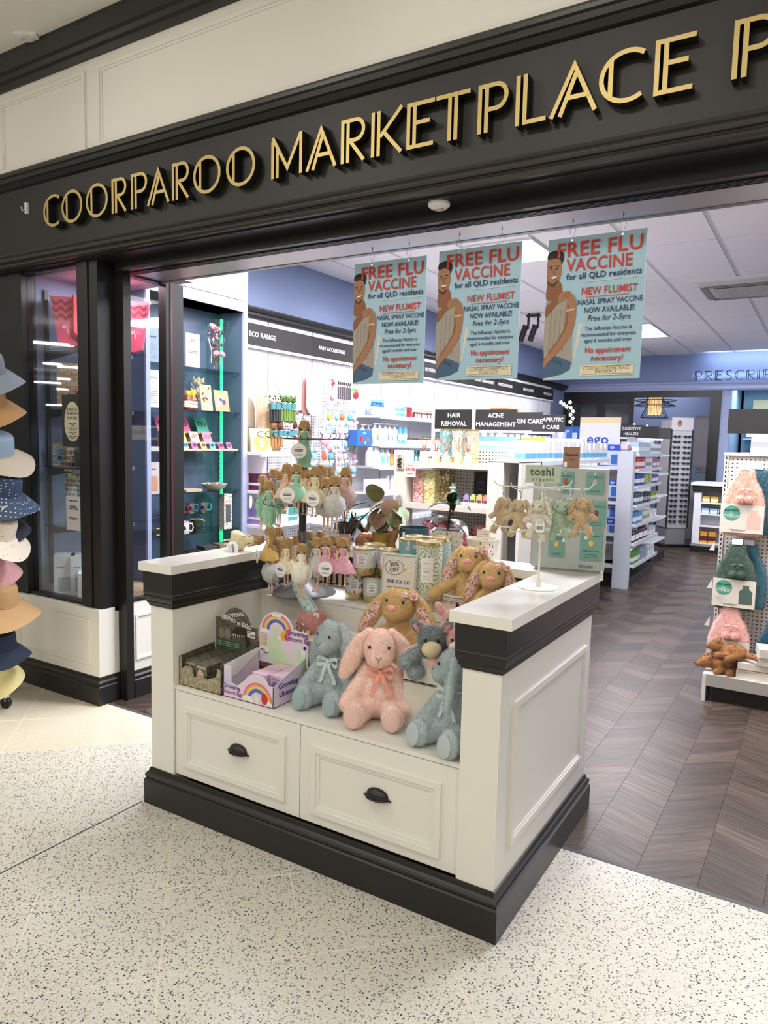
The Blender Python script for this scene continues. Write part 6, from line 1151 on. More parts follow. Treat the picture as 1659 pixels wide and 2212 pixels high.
# ---------------------------------------------------------------- white wall shelving along the left wall
ws = thing('wall_shelving', 'white wall shelving with black category boards along the left wall', 'shelving')
YB = [4.29, 4.81, 5.425, 6.04, 6.655, 7.265, 7.87, 8.48, 9.09, 9.70, 10.31, 10.92, 11.53, 12.14]
for k, (a, b_) in enumerate(zip(YB, YB[1:])):
    mm = PEGX if k in (1, 2) else SHELFW
    for z0, z1 in (((.10, 2.10), (2.103, 2.53)) if k not in (1, 2) else ((.10, 2.53),)): B().box(-4.168, -4.125, a + .006, b_ - .006, z0, z1, mm).build('back_panel', ws, smooth=False)
    u = B().box(-4.168, -4.128, b_ - .006, b_ + .006, .10, 2.53, K('55565c'))
    u.build('upright', ws, smooth=False)
B().box(-4.168, -3.78, 4.29, 12.14, 0, .10, BLACK).build('plinth', ws, smooth=False)
xz = [(-4.17, 2.53), (-4.105, 2.53), (-4.10, 2.545), (-4.085, 2.55), (-4.085, 2.57), (-4.07, 2.58), (-4.06, 2.60), (-4.06, 2.615), (-4.17, 2.615)]
n = len(xz); b = B(); b.add([(x, 4.29, z) for x, z in xz] + [(x, 12.9, z) for x, z in xz], [tuple(range(n)), tuple(range(2 * n - 1, n - 1, -1))] + [(j, n + j, n + (j + 1) % n, (j + 1) % n) for j in range(n)], BLACK); b.build('cornice', ws, smooth=False)
for y0, y1, s, yt in ((4.30, 5.385, 'ECO RANGE', 4.69), (5.39, 6.035, 'BABY ACCESSORIES', 5.68), (6.05, 7.26, 'BABY CARE', 6.6), (7.27, 8.47, 'MEDICAL NUTRIENTS', 7.56), (8.485, 9.69, 'WEIGHT MANAGEMENT', 9.25), (9.70, 10.30, 'SPORTS NUTRITION', 9.98), (10.315, 11.52, 'HEALTH DEVICES', 10.95), (11.53, 12.14, 'MEDICAL AIDS', 11.85)):
    bd = B().box(-4.10, -4.085, y0, y1, 2.305, 2.483, BLACKM).build('category_board', ws, smooth=False); B().box(-4.112, -4.08, y0, y1, 2.285, 2.305, SHELFW).build('board_rail', ws, smooth=False)
    txt(s, .058, INKW, bd, (-4.083, yt, 2.394), 90, bold=.02, fitw=None if s != 'BABY ACCESSORIES' else .42)
def shelf(y0, y1, z, d=.37, strip=True, cut=False):
    s = B().box(-4.125, -4.125 + d, y0 + .003, y1 - .003, z - .022, z, SHELFW).build('shelf', ws, smooth=False)
    if strip: B().box(-4.125 + d, -4.125 + d + .006, y0 + .003, y1 - .003, z - .034, z + .006, K('d4d6dc', .4)).build('price_strip', s, smooth=False)
    for i in range(int((y1 - y0) / .12)):
        q = B(); y = y0 + .06 + i * .12; q.box(-4.125 + d + .006, -4.125 + d + .0075, y - .02, y + .02, z - .031, z + .002, INKW); q.build('ticket', s, smooth=False)
for z in (1.44, 1.14, .87, .60, .33): shelf(4.29, 4.81, z)
for z in (1.14, .87, .60, .33): shelf(4.81, 5.425, z)
for a, b_ in zip(YB[3:], YB[4:]):
    for z in (1.80, 1.52, 1.30, 1.04, .76, .45): shelf(a, b_, z)
for z in (.76, .45): shelf(5.425, 6.04, z)
# top shelf
row(tub('grey-white cream tub with red-edged label on the upper baby care shelf', 'cream tubs on the upper baby care shelf', .042, .085, K('a5a5aa', .4), PW, K('cfcfd4'), (0, 0, 0)), lin(6.08, 6.42, 5), -3.86, 1.80)
row(bottle('tall royal blue carton-like bottle behind the cream tubs', 'blue bottles behind the cream tubs', .032, .17, PBL, PLB, None, (0, 0, 0), neck=.9), lin(6.30, 6.44, 3), -4.0, 1.80)
row(carton('spray_carton', 'narrow white and pale blue carton on the upper baby care shelf', 'carton', .055, .05, .19, PW, (0, 0, 0), 90, 'white and blue cartons on the upper shelf', strip=PLB, sz=(.1, .45)), lin(6.52, 6.70, 3), -3.95, 1.80)
row(carton('blue_carton', 'small bright blue carton at the front of the upper shelf', 'carton', .06, .04, .10, PLB, (0, 0, 0), 90, 'small blue cartons on the upper shelf', strip=PW, sz=(.4, .6)), lin(6.48, 6.62, 2), -3.83, 1.80)
rb = thing('red_bottle', 'red trigger-shaped bottle on the upper baby care shelf', 'bottle', (-3.86, 6.78, 1.80), 90); B().box(-.022, .022, -.03, .03, 0, .075, PRD).build('body', rb, smooth=False); B().box(-.045, .022, -.03, .03, .075, .115, PRD).build('head', rb, smooth=False)
row(bottle('brown vitamin bottle with white label on the upper shelf', 'brown vitamin bottles on the upper shelf', .030, .085, PBRN, PW, PW, (0, 0, 0), neck=.75), lin(6.90, 7.80, 13), -3.85, 1.80)
row(bottle('red-capped vitamin bottle behind the brown ones', 'red-capped vitamin bottles on the upper shelf', .030, .10, PBRN, PRD, K('d8b0b4'), (0, 0, 0), neck=.8), lin(7.20, 7.84, 8), -3.95, 1.80)
# second shelf
t = carton('swim_nappy_pack', 'blue sea-print nappy pack at the end of the second shelf', 'pack', .26, .10, .15, PBL, (-3.86, 5.85, 1.50), 90); txt('Little', .03, PW, t, (0, -.051, .12)); b = B(); art(b, ovl(-.05, .07, .025, .03), -.0508, PRD); art(b, ovl(.06, .06, .03, .02), -.0508, K('8a5a3c')); art(b, ovl(.02, .03, .015, .012), -.0508, PW); b.build('print', t, smooth=False)
row(bottle('white pump bottle with blue drop label on the second shelf', 'white pump bottles on the second shelf', .040, .205, PW, PW, PBL, (0, 0, 0), pump=True, drop=True), lin(6.08, 6.46, 5), -3.84, 1.52)
row(bottle('white pump bottle with blue drop label in the back row', 'white pump bottles in the back row', .038, .19, PW, PW, PLB, (0, 0, 0), pump=True, drop=True), lin(6.06, 6.5, 5), -3.97, 1.52)
row(carton('lotion_carton', 'pale blue lotion carton at the end of the pump bottles', 'carton', .06, .06, .18, PLB, (0, 0, 0), 90, 'pale blue lotion cartons', strip=PW, sz=(.25, .6)), lin(6.56, 6.66, 2), -3.85, 1.52)
row(bottle('small dark-capped white bottle on the second shelf', 'dark-capped bottles on the second shelf', .026, .065, PW, PBRN, None, (0, 0, 0), neck=.8), lin(6.75, 7.8, 18), -3.83, 1.52)
row(bottle('small white bottle with green cap behind the dark-capped ones', 'green-capped bottles on the second shelf', .028, .09, PW, PGRN, None, (0, 0, 0), neck=.8), lin(7.3, 7.8, 7), -3.95, 1.52)
# third and fourth shelves
row(bottle('tall plain white lotion bottle on the third shelf', 'plain white bottles on the third shelf', .043, .19, PW, PW, None, (0, 0, 0), neck=.6), lin(5.98, 6.10, 2), -3.83, 1.30)
row(bottle('white bottle with blue lettering on the third shelf', 'blue-lettered bottles on the third shelf', .036, .175, PW, PW, PLB, (0, 0, 0), neck=.6), lin(6.20, 6.30, 2), -3.83, 1.30)
row(bottle('orange sunscreen bottle on the third shelf', 'orange bottles on the third shelf', .030, .165, PORG, PPK, K('e8a040'), (0, 0, 0)), lin(6.38, 6.43, 1), -3.83, 1.30)
row(bottle('pink kids shampoo bottle on the third shelf', 'pink kids bottles on the third shelf', .030, .16, PPK, PMAG, PW, (0, 0, 0)), lin(6.46, 6.62, 3), -3.83, 1.30)
row(bottle('teal bottle at the end of the third shelf', 'teal bottles on the third shelf', .03, .16, PTEA, PTEA, PW, (0, 0, 0)), lin(6.70, 7.2, 6), -3.84, 1.30)
row(carton('cream_carton', 'white cream carton with pink oval on the fourth shelf', 'carton', .07, .06, .135, PW, (0, 0, 0), 90, 'white cream cartons on the fourth shelf', strip=K('e0c4c0'), sz=(.25, .55)), lin(5.98, 6.28, 5), -3.84, 1.04)
row(bottle('small white bottle with tall cap on the fourth shelf', 'small white bottles on the fourth shelf', .025, .16, PW, PW, None, (0, 0, 0), neck=.8), lin(6.34, 6.52, 3), -3.84, 1.04)
row(tub('white tub with dark dot lid on the fourth shelf', 'white tubs on the fourth shelf', .045, .07, PW, PW, None, (0, 0, 0)), lin(6.62, 7.2, 6), -3.84, 1.04)
row(carton('wipes_pack', 'white wipes pack with pale blue band on a low wall shelf', 'pack', .12, .10, .12, PW, (0, 0, 0), 90, 'wipes packs on the low wall shelf', strip=PLB, sz=(.3, .6)), lin(5.55, 6.6, 8), -3.86, .76)
# far end of the wall
carton('orange_box', 'large orange carton high on the far left wall shelf', 'carton', .42, .25, .24, PORG, (-3.94, 9.65, 1.80), 90, strip=PW, sz=(.45, .55)); carton('red_box', 'small white and red carton beside the orange one', 'carton', .25, .2, .14, PW, (-3.97, 10.05, 1.80), 90, strip=PRD, sz=(.2, .7)); carton('blue_box', 'blue carton beside the red and white one', 'carton', .3, .2, .17, PBL, (-3.95, 10.45, 1.80), 90, strip=PW, sz=(.4, .6))
row(carton('device_carton', 'white device carton on the far left wall shelf', 'carton', .18, .12, .16, PW, (0, 0, 0), 90, 'device cartons on the far wall shelf', strip=PGY, sz=(.2, .5)), lin(8.1, 9.2, 6), -3.9, 1.80)
row(carton('mixed_carton', 'blue-banded carton on the far second wall shelf', 'carton', .15, .12, .17, PW, (0, 0, 0), 90, 'cartons on the far second shelf', strip=PBL, sz=(.2, .6)), lin(8.0, 12.0, 18), -3.88, 1.52)
# eco bay: books, arch board, animal mitts
t = carton('picture_book', 'yellow picture book with giraffe standing on the eco shelf', 'book', .20, .02, .19, K('d8d49a'), (-3.86, 4.43, 1.441), 82, rot=(R(-12), 0, R(78))); b = B(); art(b, [(-.02, .04), (.025, .04), (.012, .10), (.018, .14), (-.004, .14), (-.008, .10)], -.0104, INKW); art(b, ovl(0, .07, .075, .07), -.0102, K('e0b24a')); b.build('print', t, smooth=False)
t = thing('wooden_stand', 'arched plywood stand hung with striped animal mitts', 'stand', (-3.93, 4.60, 1.441), 75); B().prism(arc(0, .40, .115, 0, 180, 14) + [(-.115, 0), (.115, 0)], 0, .012, PALEWOOD).build('board', t); txt('nature baby', .022, MIDG, t, (0, -.001, .45)); B().box(-.12, .12, -.05, .05, 0, .012, PALEWOOD).build('foot', t, smooth=False)
t = thing('beige_arch', 'beige arched card panel at the niche end of the eco shelf', 'panel', (-4.03, 4.42, 1.441), 90); B().prism(arc(0, .33, .12, 0, 180, 14) + [(-.12, 0), (.12, 0)], 0, .01, K('a89a86')).build('board', t, smooth=False); B().box(-.118, .118, -.002, 0, .19, .20, K('8a7d6a')).build('crease', t, smooth=False)
def mitt(lab, hm, bm, lm, y, z, hh, x=-3.83):
    t = thing('animal_mitt', lab, 'toy', (x, y, z), 82, None); B().ell((0, 0, 0), (.030, .026, .028), hm, nu=12, nv=8).build('head', t)
    for s in (-1, 1): B().ell((s * .024, 0, .024), (.010, .006, .012), lm, nu=8, nv=5).build('ear', t); B().ell((s * .011, -.023, .006), (.006, .005, .008), INKB, nu=8, nv=5).build('eye', t)
    B().box(-.024, .024, -.018, .018, -.075, -.03, K('3f7a80')).build('card_sleeve', t, smooth=False)
    b = B()
    for s in (-1, 1): b.tube([(s * .014, 0, -.08), (s * .016, -.004, -hh), (s * .018, -.012, -hh - .01)], .012, bm, 8)
    b.build('legs', t); return t
for k, y in enumerate((4.52, 4.585)): mitt(('panda animal mitt hanging nearest the niche', 'panda animal mitt beside the first panda')[k], K('d8d8d4', .8), INKB, INKB, y, 1.86, .17)
for k, y in enumerate((4.655, 4.72, 4.785)): mitt(('green crocodile mitt next to the pandas', 'middle green crocodile mitt', 'green crocodile mitt nearest the pegboard')[k], K('54702c', .8), K('5f7a34', .8), K('3f5a24', .8), y, 1.87, .17)
for k, (y, c) in enumerate(((4.54, '8a5a34'), (4.62, '5a3424'), (4.68, 'd8b4b8'), (4.745, 'e0c0c8'))): mitt(('brown monkey mitt on the lower hooks', 'dark brown bear mitt on the lower hooks', 'pink unicorn mitt on the lower hooks', 'pale unicorn mitt at the end of the lower hooks')[k], K(c, .8), K('e0dcd6', .8) if k > 1 else K('9a6a40', .8), K(c, .8), y, 1.645, .15)
mitt('dark red sock hanging beside the unicorn mitts', K('6a1420', .8), K('7a1a26', .8), K('6a1420', .8), 4.80, 1.66, .10)
for z, hs_c in ((1.141, ('5a2040', 'c43a78', '1d1d20', 'c9302c')), (.871, ('8a6fb0', 'e4e4e6', 'e4e4e6', '3f8f8f'))):
    for k, c in enumerate(hs_c): carton('eco_pack', '%s pack on the %s eco shelf' % ((('maroon', 'magenta', 'black', 'red') if z > 1 else ('purple', 'white', 'matt white', 'teal'))[k], 'middle' if z > 1 else 'lower'), 'pack', .11, .12, .13 - .02 * (k % 2), K(c, .45), (-3.84, 4.38 + .12 * k, z), 90, strip=PW, sz=(.3, .45))
# pegboard: hooks with hanging goods
def hook(b, y, z, L_=.2): b.tube([(-4.125, y, z + .012), (-4.125 + L_, y, z), (-4.125 + L_ + .006, y, z + .012)], .0022, CHROME, 5)
def hang(nm, lab, grp, w_, h_, cm, pm, y, z, blob=None, sz=(.03, .02, .035), L_=.2, ticket=True):
    t = thing(nm, lab, 'packet', (-4.125 + L_ * .9, y, z - h_), 84, grp)
    B().prism([(-w_ / 2, 0), (w_ / 2, 0), (w_ / 2, h_ * .88), (w_ * .12, h_), (-w_ * .12, h_), (-w_ / 2, h_ * .88)], 0, .002, cm).build('card', t, smooth=False)
    if blob: B().ell((0, -.012, h_ * .42), sz, blob, nu=10, nv=7).build('product', t)
    b = B(); art(b, rect(-w_ * .4, w_ * .4, h_ * .68, h_ * .80), -.0006, pm); b.build('print', t, smooth=False)
    b = B(); b.tube([(0, L_ * .9, h_ - .012 + .012), (0, -.02, h_ - .012), (0, -.026, h_ + .0)], .0022, CHROME, 5); b.build('hook', t)
    if ticket: B().box(-.022, .022, -.034, -.033, h_ - .012, h_ + .014, INKW).build('ticket', t, smooth=False)
    return t
t = hang('muslin_pack', 'large white muslin wrap pack hanging on the pegboard', None, .25, .30, K('d6d2cf'), K('b5b0ae'), 4.90, 2.10, None); t = hang('pink_wrap', 'pink patterned wrap pack behind the white one', None, .12, .26, K('d8a8a4'), PW, 5.02, 2.06, None, L_=.14)
for k, c in enumerate(('c9b2a8', 'c98f8a', 'e2dcd6')):
    t = thing('baby_bib', ('grey-pink bib at the back of the bib hook', 'rose bib in the middle of the bib hook', 'white printed bib at the front of the bib hook')[k], 'bib', (-4.06 + .05 * k, 5.20 + .025 * k, 1.80), 84); B().prism([(-.10, .28), (-.10, .06)] + arc(0, .06, .10, 180, 360, 10) + [(.10, .28), (.06, .31), (-.06, .31)], 0, .008, K(c, .85)).build('cloth', t, smooth=False); B().tube([(0, .05, .315), (0, -.01, .305), (0, -.02, .315)], .003, CHROME, 5).build('hook', t)
for k in range(7): hang('brush_card', 'dark toothbrush card in the hanging row', 'dark toothbrush cards on the pegboard', .024, .17, K('4a4048'), PGY, 5.60 + .033 * k, 2.10, None, ticket=k % 3 == 0)
t = hang('dummy_pack', 'clear dummy pack with pink band near the toothbrush cards', None, .085, .16, K('d9c0c0'), PPK, 5.50, 2.04, PPK); t = hang('strawberry_pack', 'red strawberry teether high on the pegboard', None, .07, .09, PW, PGY, 5.50, 2.12, PRD, (.022, .01, .022)); t = hang('bowl_pack', 'watermelon picture bowl pack hanging under the poster', None, .17, .14, PW, PGRN, 5.88, 2.07, PRD, (.04, .01, .04))
PC = ['d8c24a', '8fd0c0', 'd86a3a', '5aa8c8', 'e0a4ae', 'd9d4e0', 'c9a0c0', '9ad0b0', 'e4e0e0', '7fb0d8']
for r_, (z, h_, n_, y0) in enumerate(((1.86, .16, 5, 5.47), (1.72, .15, 4, 5.50), (1.60, .16, 6, 5.46), (1.47, .13, 8, 5.02), (1.35, .15, 8, 5.0))):
    for k in range(n_):
        c = PC[(r_ * 3 + k) % 10]; hang('blister_pack', ('yellow', 'mint', 'orange', 'blue', 'pink', 'lilac', 'mauve', 'green', 'white', 'sky blue')[(r_ * 3 + k) % 10] + ' baby accessory blister pack on pegboard row %s' % ('one', 'two', 'three', 'four', 'five')[r_], 'blister packs on the pegboard', .075, h_, K('d2d2d8'), K('d89aa0') if k % 2 else PLB, y0 + (5.99 - y0) * k / n_, z, K(c), L_=.18 + .02 * (k % 2))
for k, (y, z) in enumerate(((4.90, 1.78), (5.0, 1.76), (5.02, 1.64), (4.92, 1.62), (5.35, 1.70), (5.40, 1.62))): hang('sock_card', 'pale baby sock card on the lower pegboard hooks', 'pale baby sock cards', .08, .14, K('d6d4d6'), PGY, y, z, K('c9c6c9'))
t = thing('pink_garment', 'pink baby swimsuit on a white hanger in front of the pegboard', 'garment', (-3.86, 5.30, 1.46), 84); b = B(); b.ell((0, 0, .09), (.085, .02, .06)); b.ell((.05, 0, .03), (.05, .018, .04)); me = remesh(b, .01, 3); me.materials.clear(); me.materials.append(K('d99aa2', .8)); mobj('cloth', me, t); B().tube([(-.10, 0, .14), (0, 0, .21), (.10, 0, .14)], .006, INKW, 6).build('hanger', t)
# ---------------------------------------------------------------- near aisle unit with end display
ea = thing('end_display', 'cream end-of-aisle display with two posts, shelves and pegboard behind the counter', 'shelving', (0, 0, 0)); EY = 4.60
B().box(-2.73, -2.62, EY, EY + .10, 0, 1.487, SHELFC).build('post', ea, smooth=False); B().box(-1.975, -1.86, EY - .02, EY + .10, 0, 1.43, SHELFC).build('post', ea, smooth=False); B().box(-1.755, -1.735, EY - .02, EY + .38, 0, 1.43, SHELFC).build('side_panel', ea, smooth=False); B().box(-1.975, -1.735, EY + .36, EY + .38, 0, 1.43, K('8a8a8c')).box(-1.975, -1.735, EY - .02, EY + .38, 1.425, 1.44, SHELFC).build('side_box', ea, smooth=False)
B().box(-2.62, -1.975, EY + .40, EY + .42, .1, 1.50, PEGY).build('pegboard', ea, smooth=False); B().box(-2.73, -1.735, EY + .05, EY + .42, 0, .10, BLACK).build('plinth', ea, smooth=False)
for z in (1.405, 1.105, .80, .45):
    s = B().box(-2.62, -1.975, EY, EY + .40, z - .03, z, SHELFC).build('shelf', ea, smooth=False); B().box(-2.62, -1.975, EY - .012, EY, z - .036, z + .002, K('cfc6bc', .35)).build('price_rail', s, smooth=False)
def diffuser(lab, x, y, grp):
    t = thing('reed_diffuser', lab, 'diffuser', (x, y, 1.405), 0, grp); B().lathe([(.028, 0), (.031, .004), (.031, .045), (.012, .058), (.011, .078)], M('diffuser_glass', hx('dccfa4'), .12, coat=.4), 18).build('bottle', t); B().lathe([(.0113, .066), (.0125, .080)], K('d9d2c0'), 14).build('collar', t)
    b = B()
    for k in range(6): a = k * 1.05 + x * 9; b.tube([(0, 0, .07), (.045 * math.cos(a), .02 * math.sin(a), .185)], .0018, K('a5683a'), 4)
    b.build('reeds', t); q = B(); q.box(-.012, .012, -.0325, -.0315, .018, .038, INKW); q.build('label', t, smooth=False)
for k, x in enumerate((-2.52, -2.43, -2.34, -2.25, -2.17)): diffuser(('reed diffuser at the hair-clip post end of the end display', 'second reed diffuser from the hair-clip post', 'middle reed diffuser on the end display', 'fourth reed diffuser from the hair-clip post', 'reed diffuser nearest the pegboard corner')[k], x, EY + .07 + .02 * (k % 2), 'reed diffusers on the end display')
for k, (x, pm) in enumerate(((-2.42, P_CHER), (-2.315, P_BURST), (-2.205, FLG2))): tin(('tall pink blossom tin', 'tall starburst tin', 'tall green and red leaf tin')[k] + ' behind the reed diffusers', .046, .245, pm, (x, EY + .22, 1.405), 10, .16, k == 2)
for k, x in enumerate((-2.57, -2.475)): carton('white_carton', ('low white carton beside the cream post', 'low white carton with black text behind the diffusers')[k], 'carton', .07, .07, .075, PW, (x, EY + .20, 1.405), strip=INKB if k else PGY, sz=(.3, .5))
for k, (x, c1, c2, z) in enumerate(((-2.55, 'b5706a', 'd9a0a0', 1.105), (-2.46, 'a5924a', 'cfc08a', 1.105), (-2.55, 'c97a70', 'e0b0a8', 1.225), (-2.46, 'b5a45a', 'd9cc98', 1.225), (-2.38, '6a5a32', '8a7a4a', 1.13))): carton('floral_carton', ('lower red floral carton', 'lower gold floral carton', 'upper red floral carton', 'upper gold floral carton', 'tall brown floral carton')[k] + ' stacked on the end display', 'carton', .085, .09, .12 if k < 4 else .22, m_pattern('fl' + c1, hx(c2), [hx(c1), hx('e0d8c0'), hx(c1)], 'spot', 75), (x, EY + .10 + .08 * (k > 3), z))
t = thing('green_vase', 'pale green glass bell with white ribbon on the end display', 'ornament', (-2.28, EY + .09, 1.105)); B().lathe([(.055, 0), (.058, .004), (.025, .10), (.018, .14), (.022, .155)], M('green_glass', hx('9ab5a0'), .15, coat=.4), 22).build('bell', t); bow(t, (0, -.022, .125), K('cfc9c0'), .8)
st = B().box(-2.19, -1.99, EY + .02, EY + .14, 1.105, 1.112, INKW).box(-2.19, -1.99, EY + .02, EY + .024, 1.112, 1.137, m_dots('spot_tray', hx('d6d0c8'), hx('2a2a2a'), 90, .3)).build('counter_tray', smooth=False); tag(st, 'spotted card tray holding pastel sanitiser bottles', 'tray')
for k, c in enumerate(('a58fc0', 'b5d080', 'eab878', 'e58a88')):
    t = carton('pocket_bottle', ('purple', 'lime green', 'apricot', 'coral')[k] + ' pocket sanitiser bottle in the spotted tray', 'bottle', .042, .03, .068, K(c, .4), (-2.165 + .05 * k, EY + .07, 1.113)); B().box(-.012, .012, -.008, .008, .068, .080, K(c, .4)).build('cap', t, smooth=False); b = B(); art(b, rect(-.015, .015, .012, .04), -.0158, K('6a4a5a')); b.build('label', t, smooth=False)
t = thing('sanitiser_poster', 'dark poster with fruit shaped bottles on the end display pegboard', 'poster', (-2.12, EY + .39, 1.17)); B().box(-.14, .14, 0, .004, 0, .17, K('2c2a30')).build('card', t, smooth=False); b = B(); art(b, arc(.02, .145, .05, 0, 180, 10) + [(-.03, .125), (.07, .125)], -.0004, K('2f5a3c'))
for k, c in enumerate(('5a4a70', 'b58a4a', '6a8a3a')): art(b, rect(-.11 + k * .08, -.06 + k * .08, .03, .10), -.0006, K(c)); art(b, ovl(-.085 + k * .08, .06, .018, .018), -.0008, K('3a2a2a'))
b.build('print', t, smooth=False); txt('HAND SANITISER', .014, INKW, t, (.02, -.001, .142), fitw=.07)
sc_ = None
for k in range(9):
    t = thing('folded_scarf', ('red', 'rose', 'pink')[k % 3] + ' crumpled scarf heaped on the end display, %s' % ('against the post', 'near the cream post', 'behind the cube pot', 'in the middle', 'behind the rubber plant', 'right of the plant', 'over the dog pot', 'by the bunny stand', 'at the far post')[k], 'scarf', (-2.55 + .068 * k, EY + .12, .80), rnd.uniform(0, 90), 'scarves heaped on the end display'); b = B()
    for q in range(6): b.ell((rnd.uniform(-.04, .04), rnd.uniform(-.04, .04), .03 + .025 * q * (.5 + .5 * (k % 2))), (.06, .045, .028), rot=(rnd.uniform(-20, 20), rnd.uniform(-20, 20), 0), nu=10, nv=6)
    me = remesh(b, .016, 1); me.materials.clear(); me.materials.append(M('scarf%d' % (k % 3), hx(('7a3a40', 'a5686c', 'b98a8c')[k % 3]), .9, var=.3, vs=60)); mobj('cloth', me, t)
t = thing('hair_clip_card', 'kraft card with black hair clips hung on the cream post', 'card', (-2.675, EY - .012, 1.35)); B().box(-.03, .03, 0, .003, 0, .10, K('c9bba4')).build('card', t, smooth=False); b = B()
for k in range(4): b.ell((0, -.006, .022 + .016 * k), (.020, .006, .007), INKB, rot=(0, 15 * (-1) ** k, 0), nu=10, nv=6)
b.build('clips', t); B().box(-.006, .006, -.02, 0, .105, .13, INKW).build('hook', t, smooth=False)
t = thing('price_flag', 'white shelf flag with red price on the end display', 'price flag', (-2.575, EY - .03, 1.295), 0); B().box(-.045, .045, 0, .002, 0, .10, K('d8d0cc')).build('flag', t, smooth=False); txt('40% OFF', .014, PRED, t, (0, -.0008, .082)); txt('$35.98', .026, PRED, t, (0, -.0008, .055), bold=.02); txt('Was $59.98', .012, MIDG, t, (0, -.0008, .025))
t = thing('clear_bag', 'small clear bag of hair ties hanging on the cream post', 'packet', (-2.675, EY - .012, 1.06)); B().box(-.028, .028, -.012, 0, 0, .09, CELLO).build('bag', t, smooth=False); b = B()
for k in range(5): b.tube([(.014 * math.cos(R(a)), -.005, .03 + .006 * k + .014 * math.sin(R(a))) for a in range(0, 360, 45)], .003, K('b5a58c'), 5, closed=True)
b.build('ties', t); B().box(-.006, .006, -.02, 0, .10, .13, INKW).build('hook', t, smooth=False)
# body of the near aisle run behind the end display
ra = thing('aisle_run', 'white double-sided aisle shelving run behind the end display', 'shelving'); B().box(-2.36, -2.32, 5.02, 7.4, .1, 1.50, SHELFW).build('spine', ra, smooth=False); B().box(-2.75, -1.86, 5.02, 7.4, 0, .1, BLACK).build('plinth', ra, smooth=False)
for sd, xa, xb in ((0, -2.75, -2.36), (1, -2.32, -1.88)):
    for z in (1.42, 1.16, .88, .60, .32):
        s = B().box(xa, xb, 5.03, 7.4, z - .02, z, SHELFW).build('shelf', ra, smooth=False)
        if sd: B().box(xb, xb + .006, 5.03, 7.4, z - .03, z + .004, K('d4d6dc', .4)).build('price_strip', s, smooth=False)
for z, c, st, lab in ((1.42, 'e4e4e6', PLB, 'white and sky blue'), (1.16, 'c96a9a', PW, 'pink'), (.88, '2f3f8f', PORG, 'navy and orange'), (.60, '5a4a9a', PW, 'violet')): row(carton('aisle_carton', lab + ' carton on the aisle side of the near run', 'carton', .085, .08, .16, K(c, .45), (0, 0, 0), 90, lab + ' cartons on the near run', strip=st, sz=(.15, .4)), lin(5.10, 7.3, 18), -1.93, z)
for lab, x0, x1, y, c, st in (('pale blue', -2.55, -2.28, 5.75, '8fc0dc', PW), ('yellow', -2.22, -2.10, 5.95, 'e8c83a', PORG), ('green-striped', -2.30, -2.10, 6.5, 'dcdce0', PGRN), ('violet-striped', -2.05, -1.95, 6.6, 'dcdce0', PPUR)): rowx(carton('top_carton', lab + ' carton on top of the near aisle run', 'carton', .07, .06, .11, K(c, .45), (0, 0, 0), 0, lab + ' cartons on top of the near run', strip=st, sz=(.3, .65)), lin(x0, x1, 3 if x1 - x0 < .15 else 5), y, 1.50)
def board(lab, x0, x1, y, z0, z1, lines, size, dx=0, off=0):
    t = thing('aisle_sign', lab, 'sign', ((x0 + x1) / 2, y, z0)); w_ = x1 - x0; B().box(-w_ / 2, w_ / 2, 0, .006, 0, z1 - z0, BLACKM).build('board', t, smooth=False); B().box(-w_ / 2 - .02, w_ / 2 - .10, -.003, .012, -.022, 0, SHELFW).build('rail', t, smooth=False)
    for k, s in enumerate(lines): txt(s, size, INKW, t, (dx, -.0008, (z1 - z0) * (.5 if len(lines) == 1 else (.70, .27)[k])), bold=.02)
    B().box(-w_ / 2 - .03, -w_ / 2 - .005, 0, .02, -.2, .19, SHELFW).build('post', t, smooth=False)
board('black aisle sign reading hair behind the tall tins', -2.936, -2.572, 5.62, 1.665, 1.832, ['HAIR', 'REMOVAL'], .052); board('black aisle sign reading acne management', -2.544, -2.18, 5.60, 1.662, 1.830, ['ACNE', 'MANAGEMENT'], .050)
board('black aisle sign reading skin care', -2.66, -2.27, 6.48, 1.677, 1.848, ['SKIN CARE'], .058, .05); board('black aisle sign reading therapeutic skin care', -2.62, -2.24, 7.05, 1.68, 1.85, ['THERAPEUTIC', 'SKIN CARE'], .052)
# ---------------------------------------------------------------- far aisle unit
fb = thing('far_aisle_unit', 'white far aisle unit with tall end post and shelves along the wooden aisle', 'shelving'); FY2 = 8.05
B().box(-1.95, -1.79, FY2 - .01, FY2 + .10, 0, 1.50, K('c3c6cf', .45)).build('end_post', fb, smooth=False); B().box(-3.05, -1.95, FY2 + .36, FY2 + .38, .1, 1.5, PEGY).build('pegboard', fb, smooth=False); B().box(-3.05, -1.80, FY2 + .02, 9.5, 0, .10, BLACK).build('plinth', fb, smooth=False); B().box(-2.22, -2.18, FY2 + .4, 9.45, .1, 1.56, SHELFW).build('spine', fb, smooth=False)
for z in (1.333, .95, .6, .25): s = B().box(-3.05, -1.95, FY2, FY2 + .36, z - .025, z, SHELFW).build('shelf', fb, smooth=False); B().box(-3.05, -1.95, FY2 - .008, FY2, z - .032, z + .004, K('c9ccd4', .4)).build('price_strip', s, smooth=False)
SZ = (1.475, 1.31, 1.125, .915, .70, .49, .25)
for z in SZ: s = B().box(-2.18, -1.76, 8.16, 9.45, z - .02, z, SHELFW).build('shelf', fb, smooth=False); B().box(-1.76, -1.753, 8.16, 9.45, z - .032, z + .006, K('c9ccd4', .4)).build('price_strip', s, smooth=False)
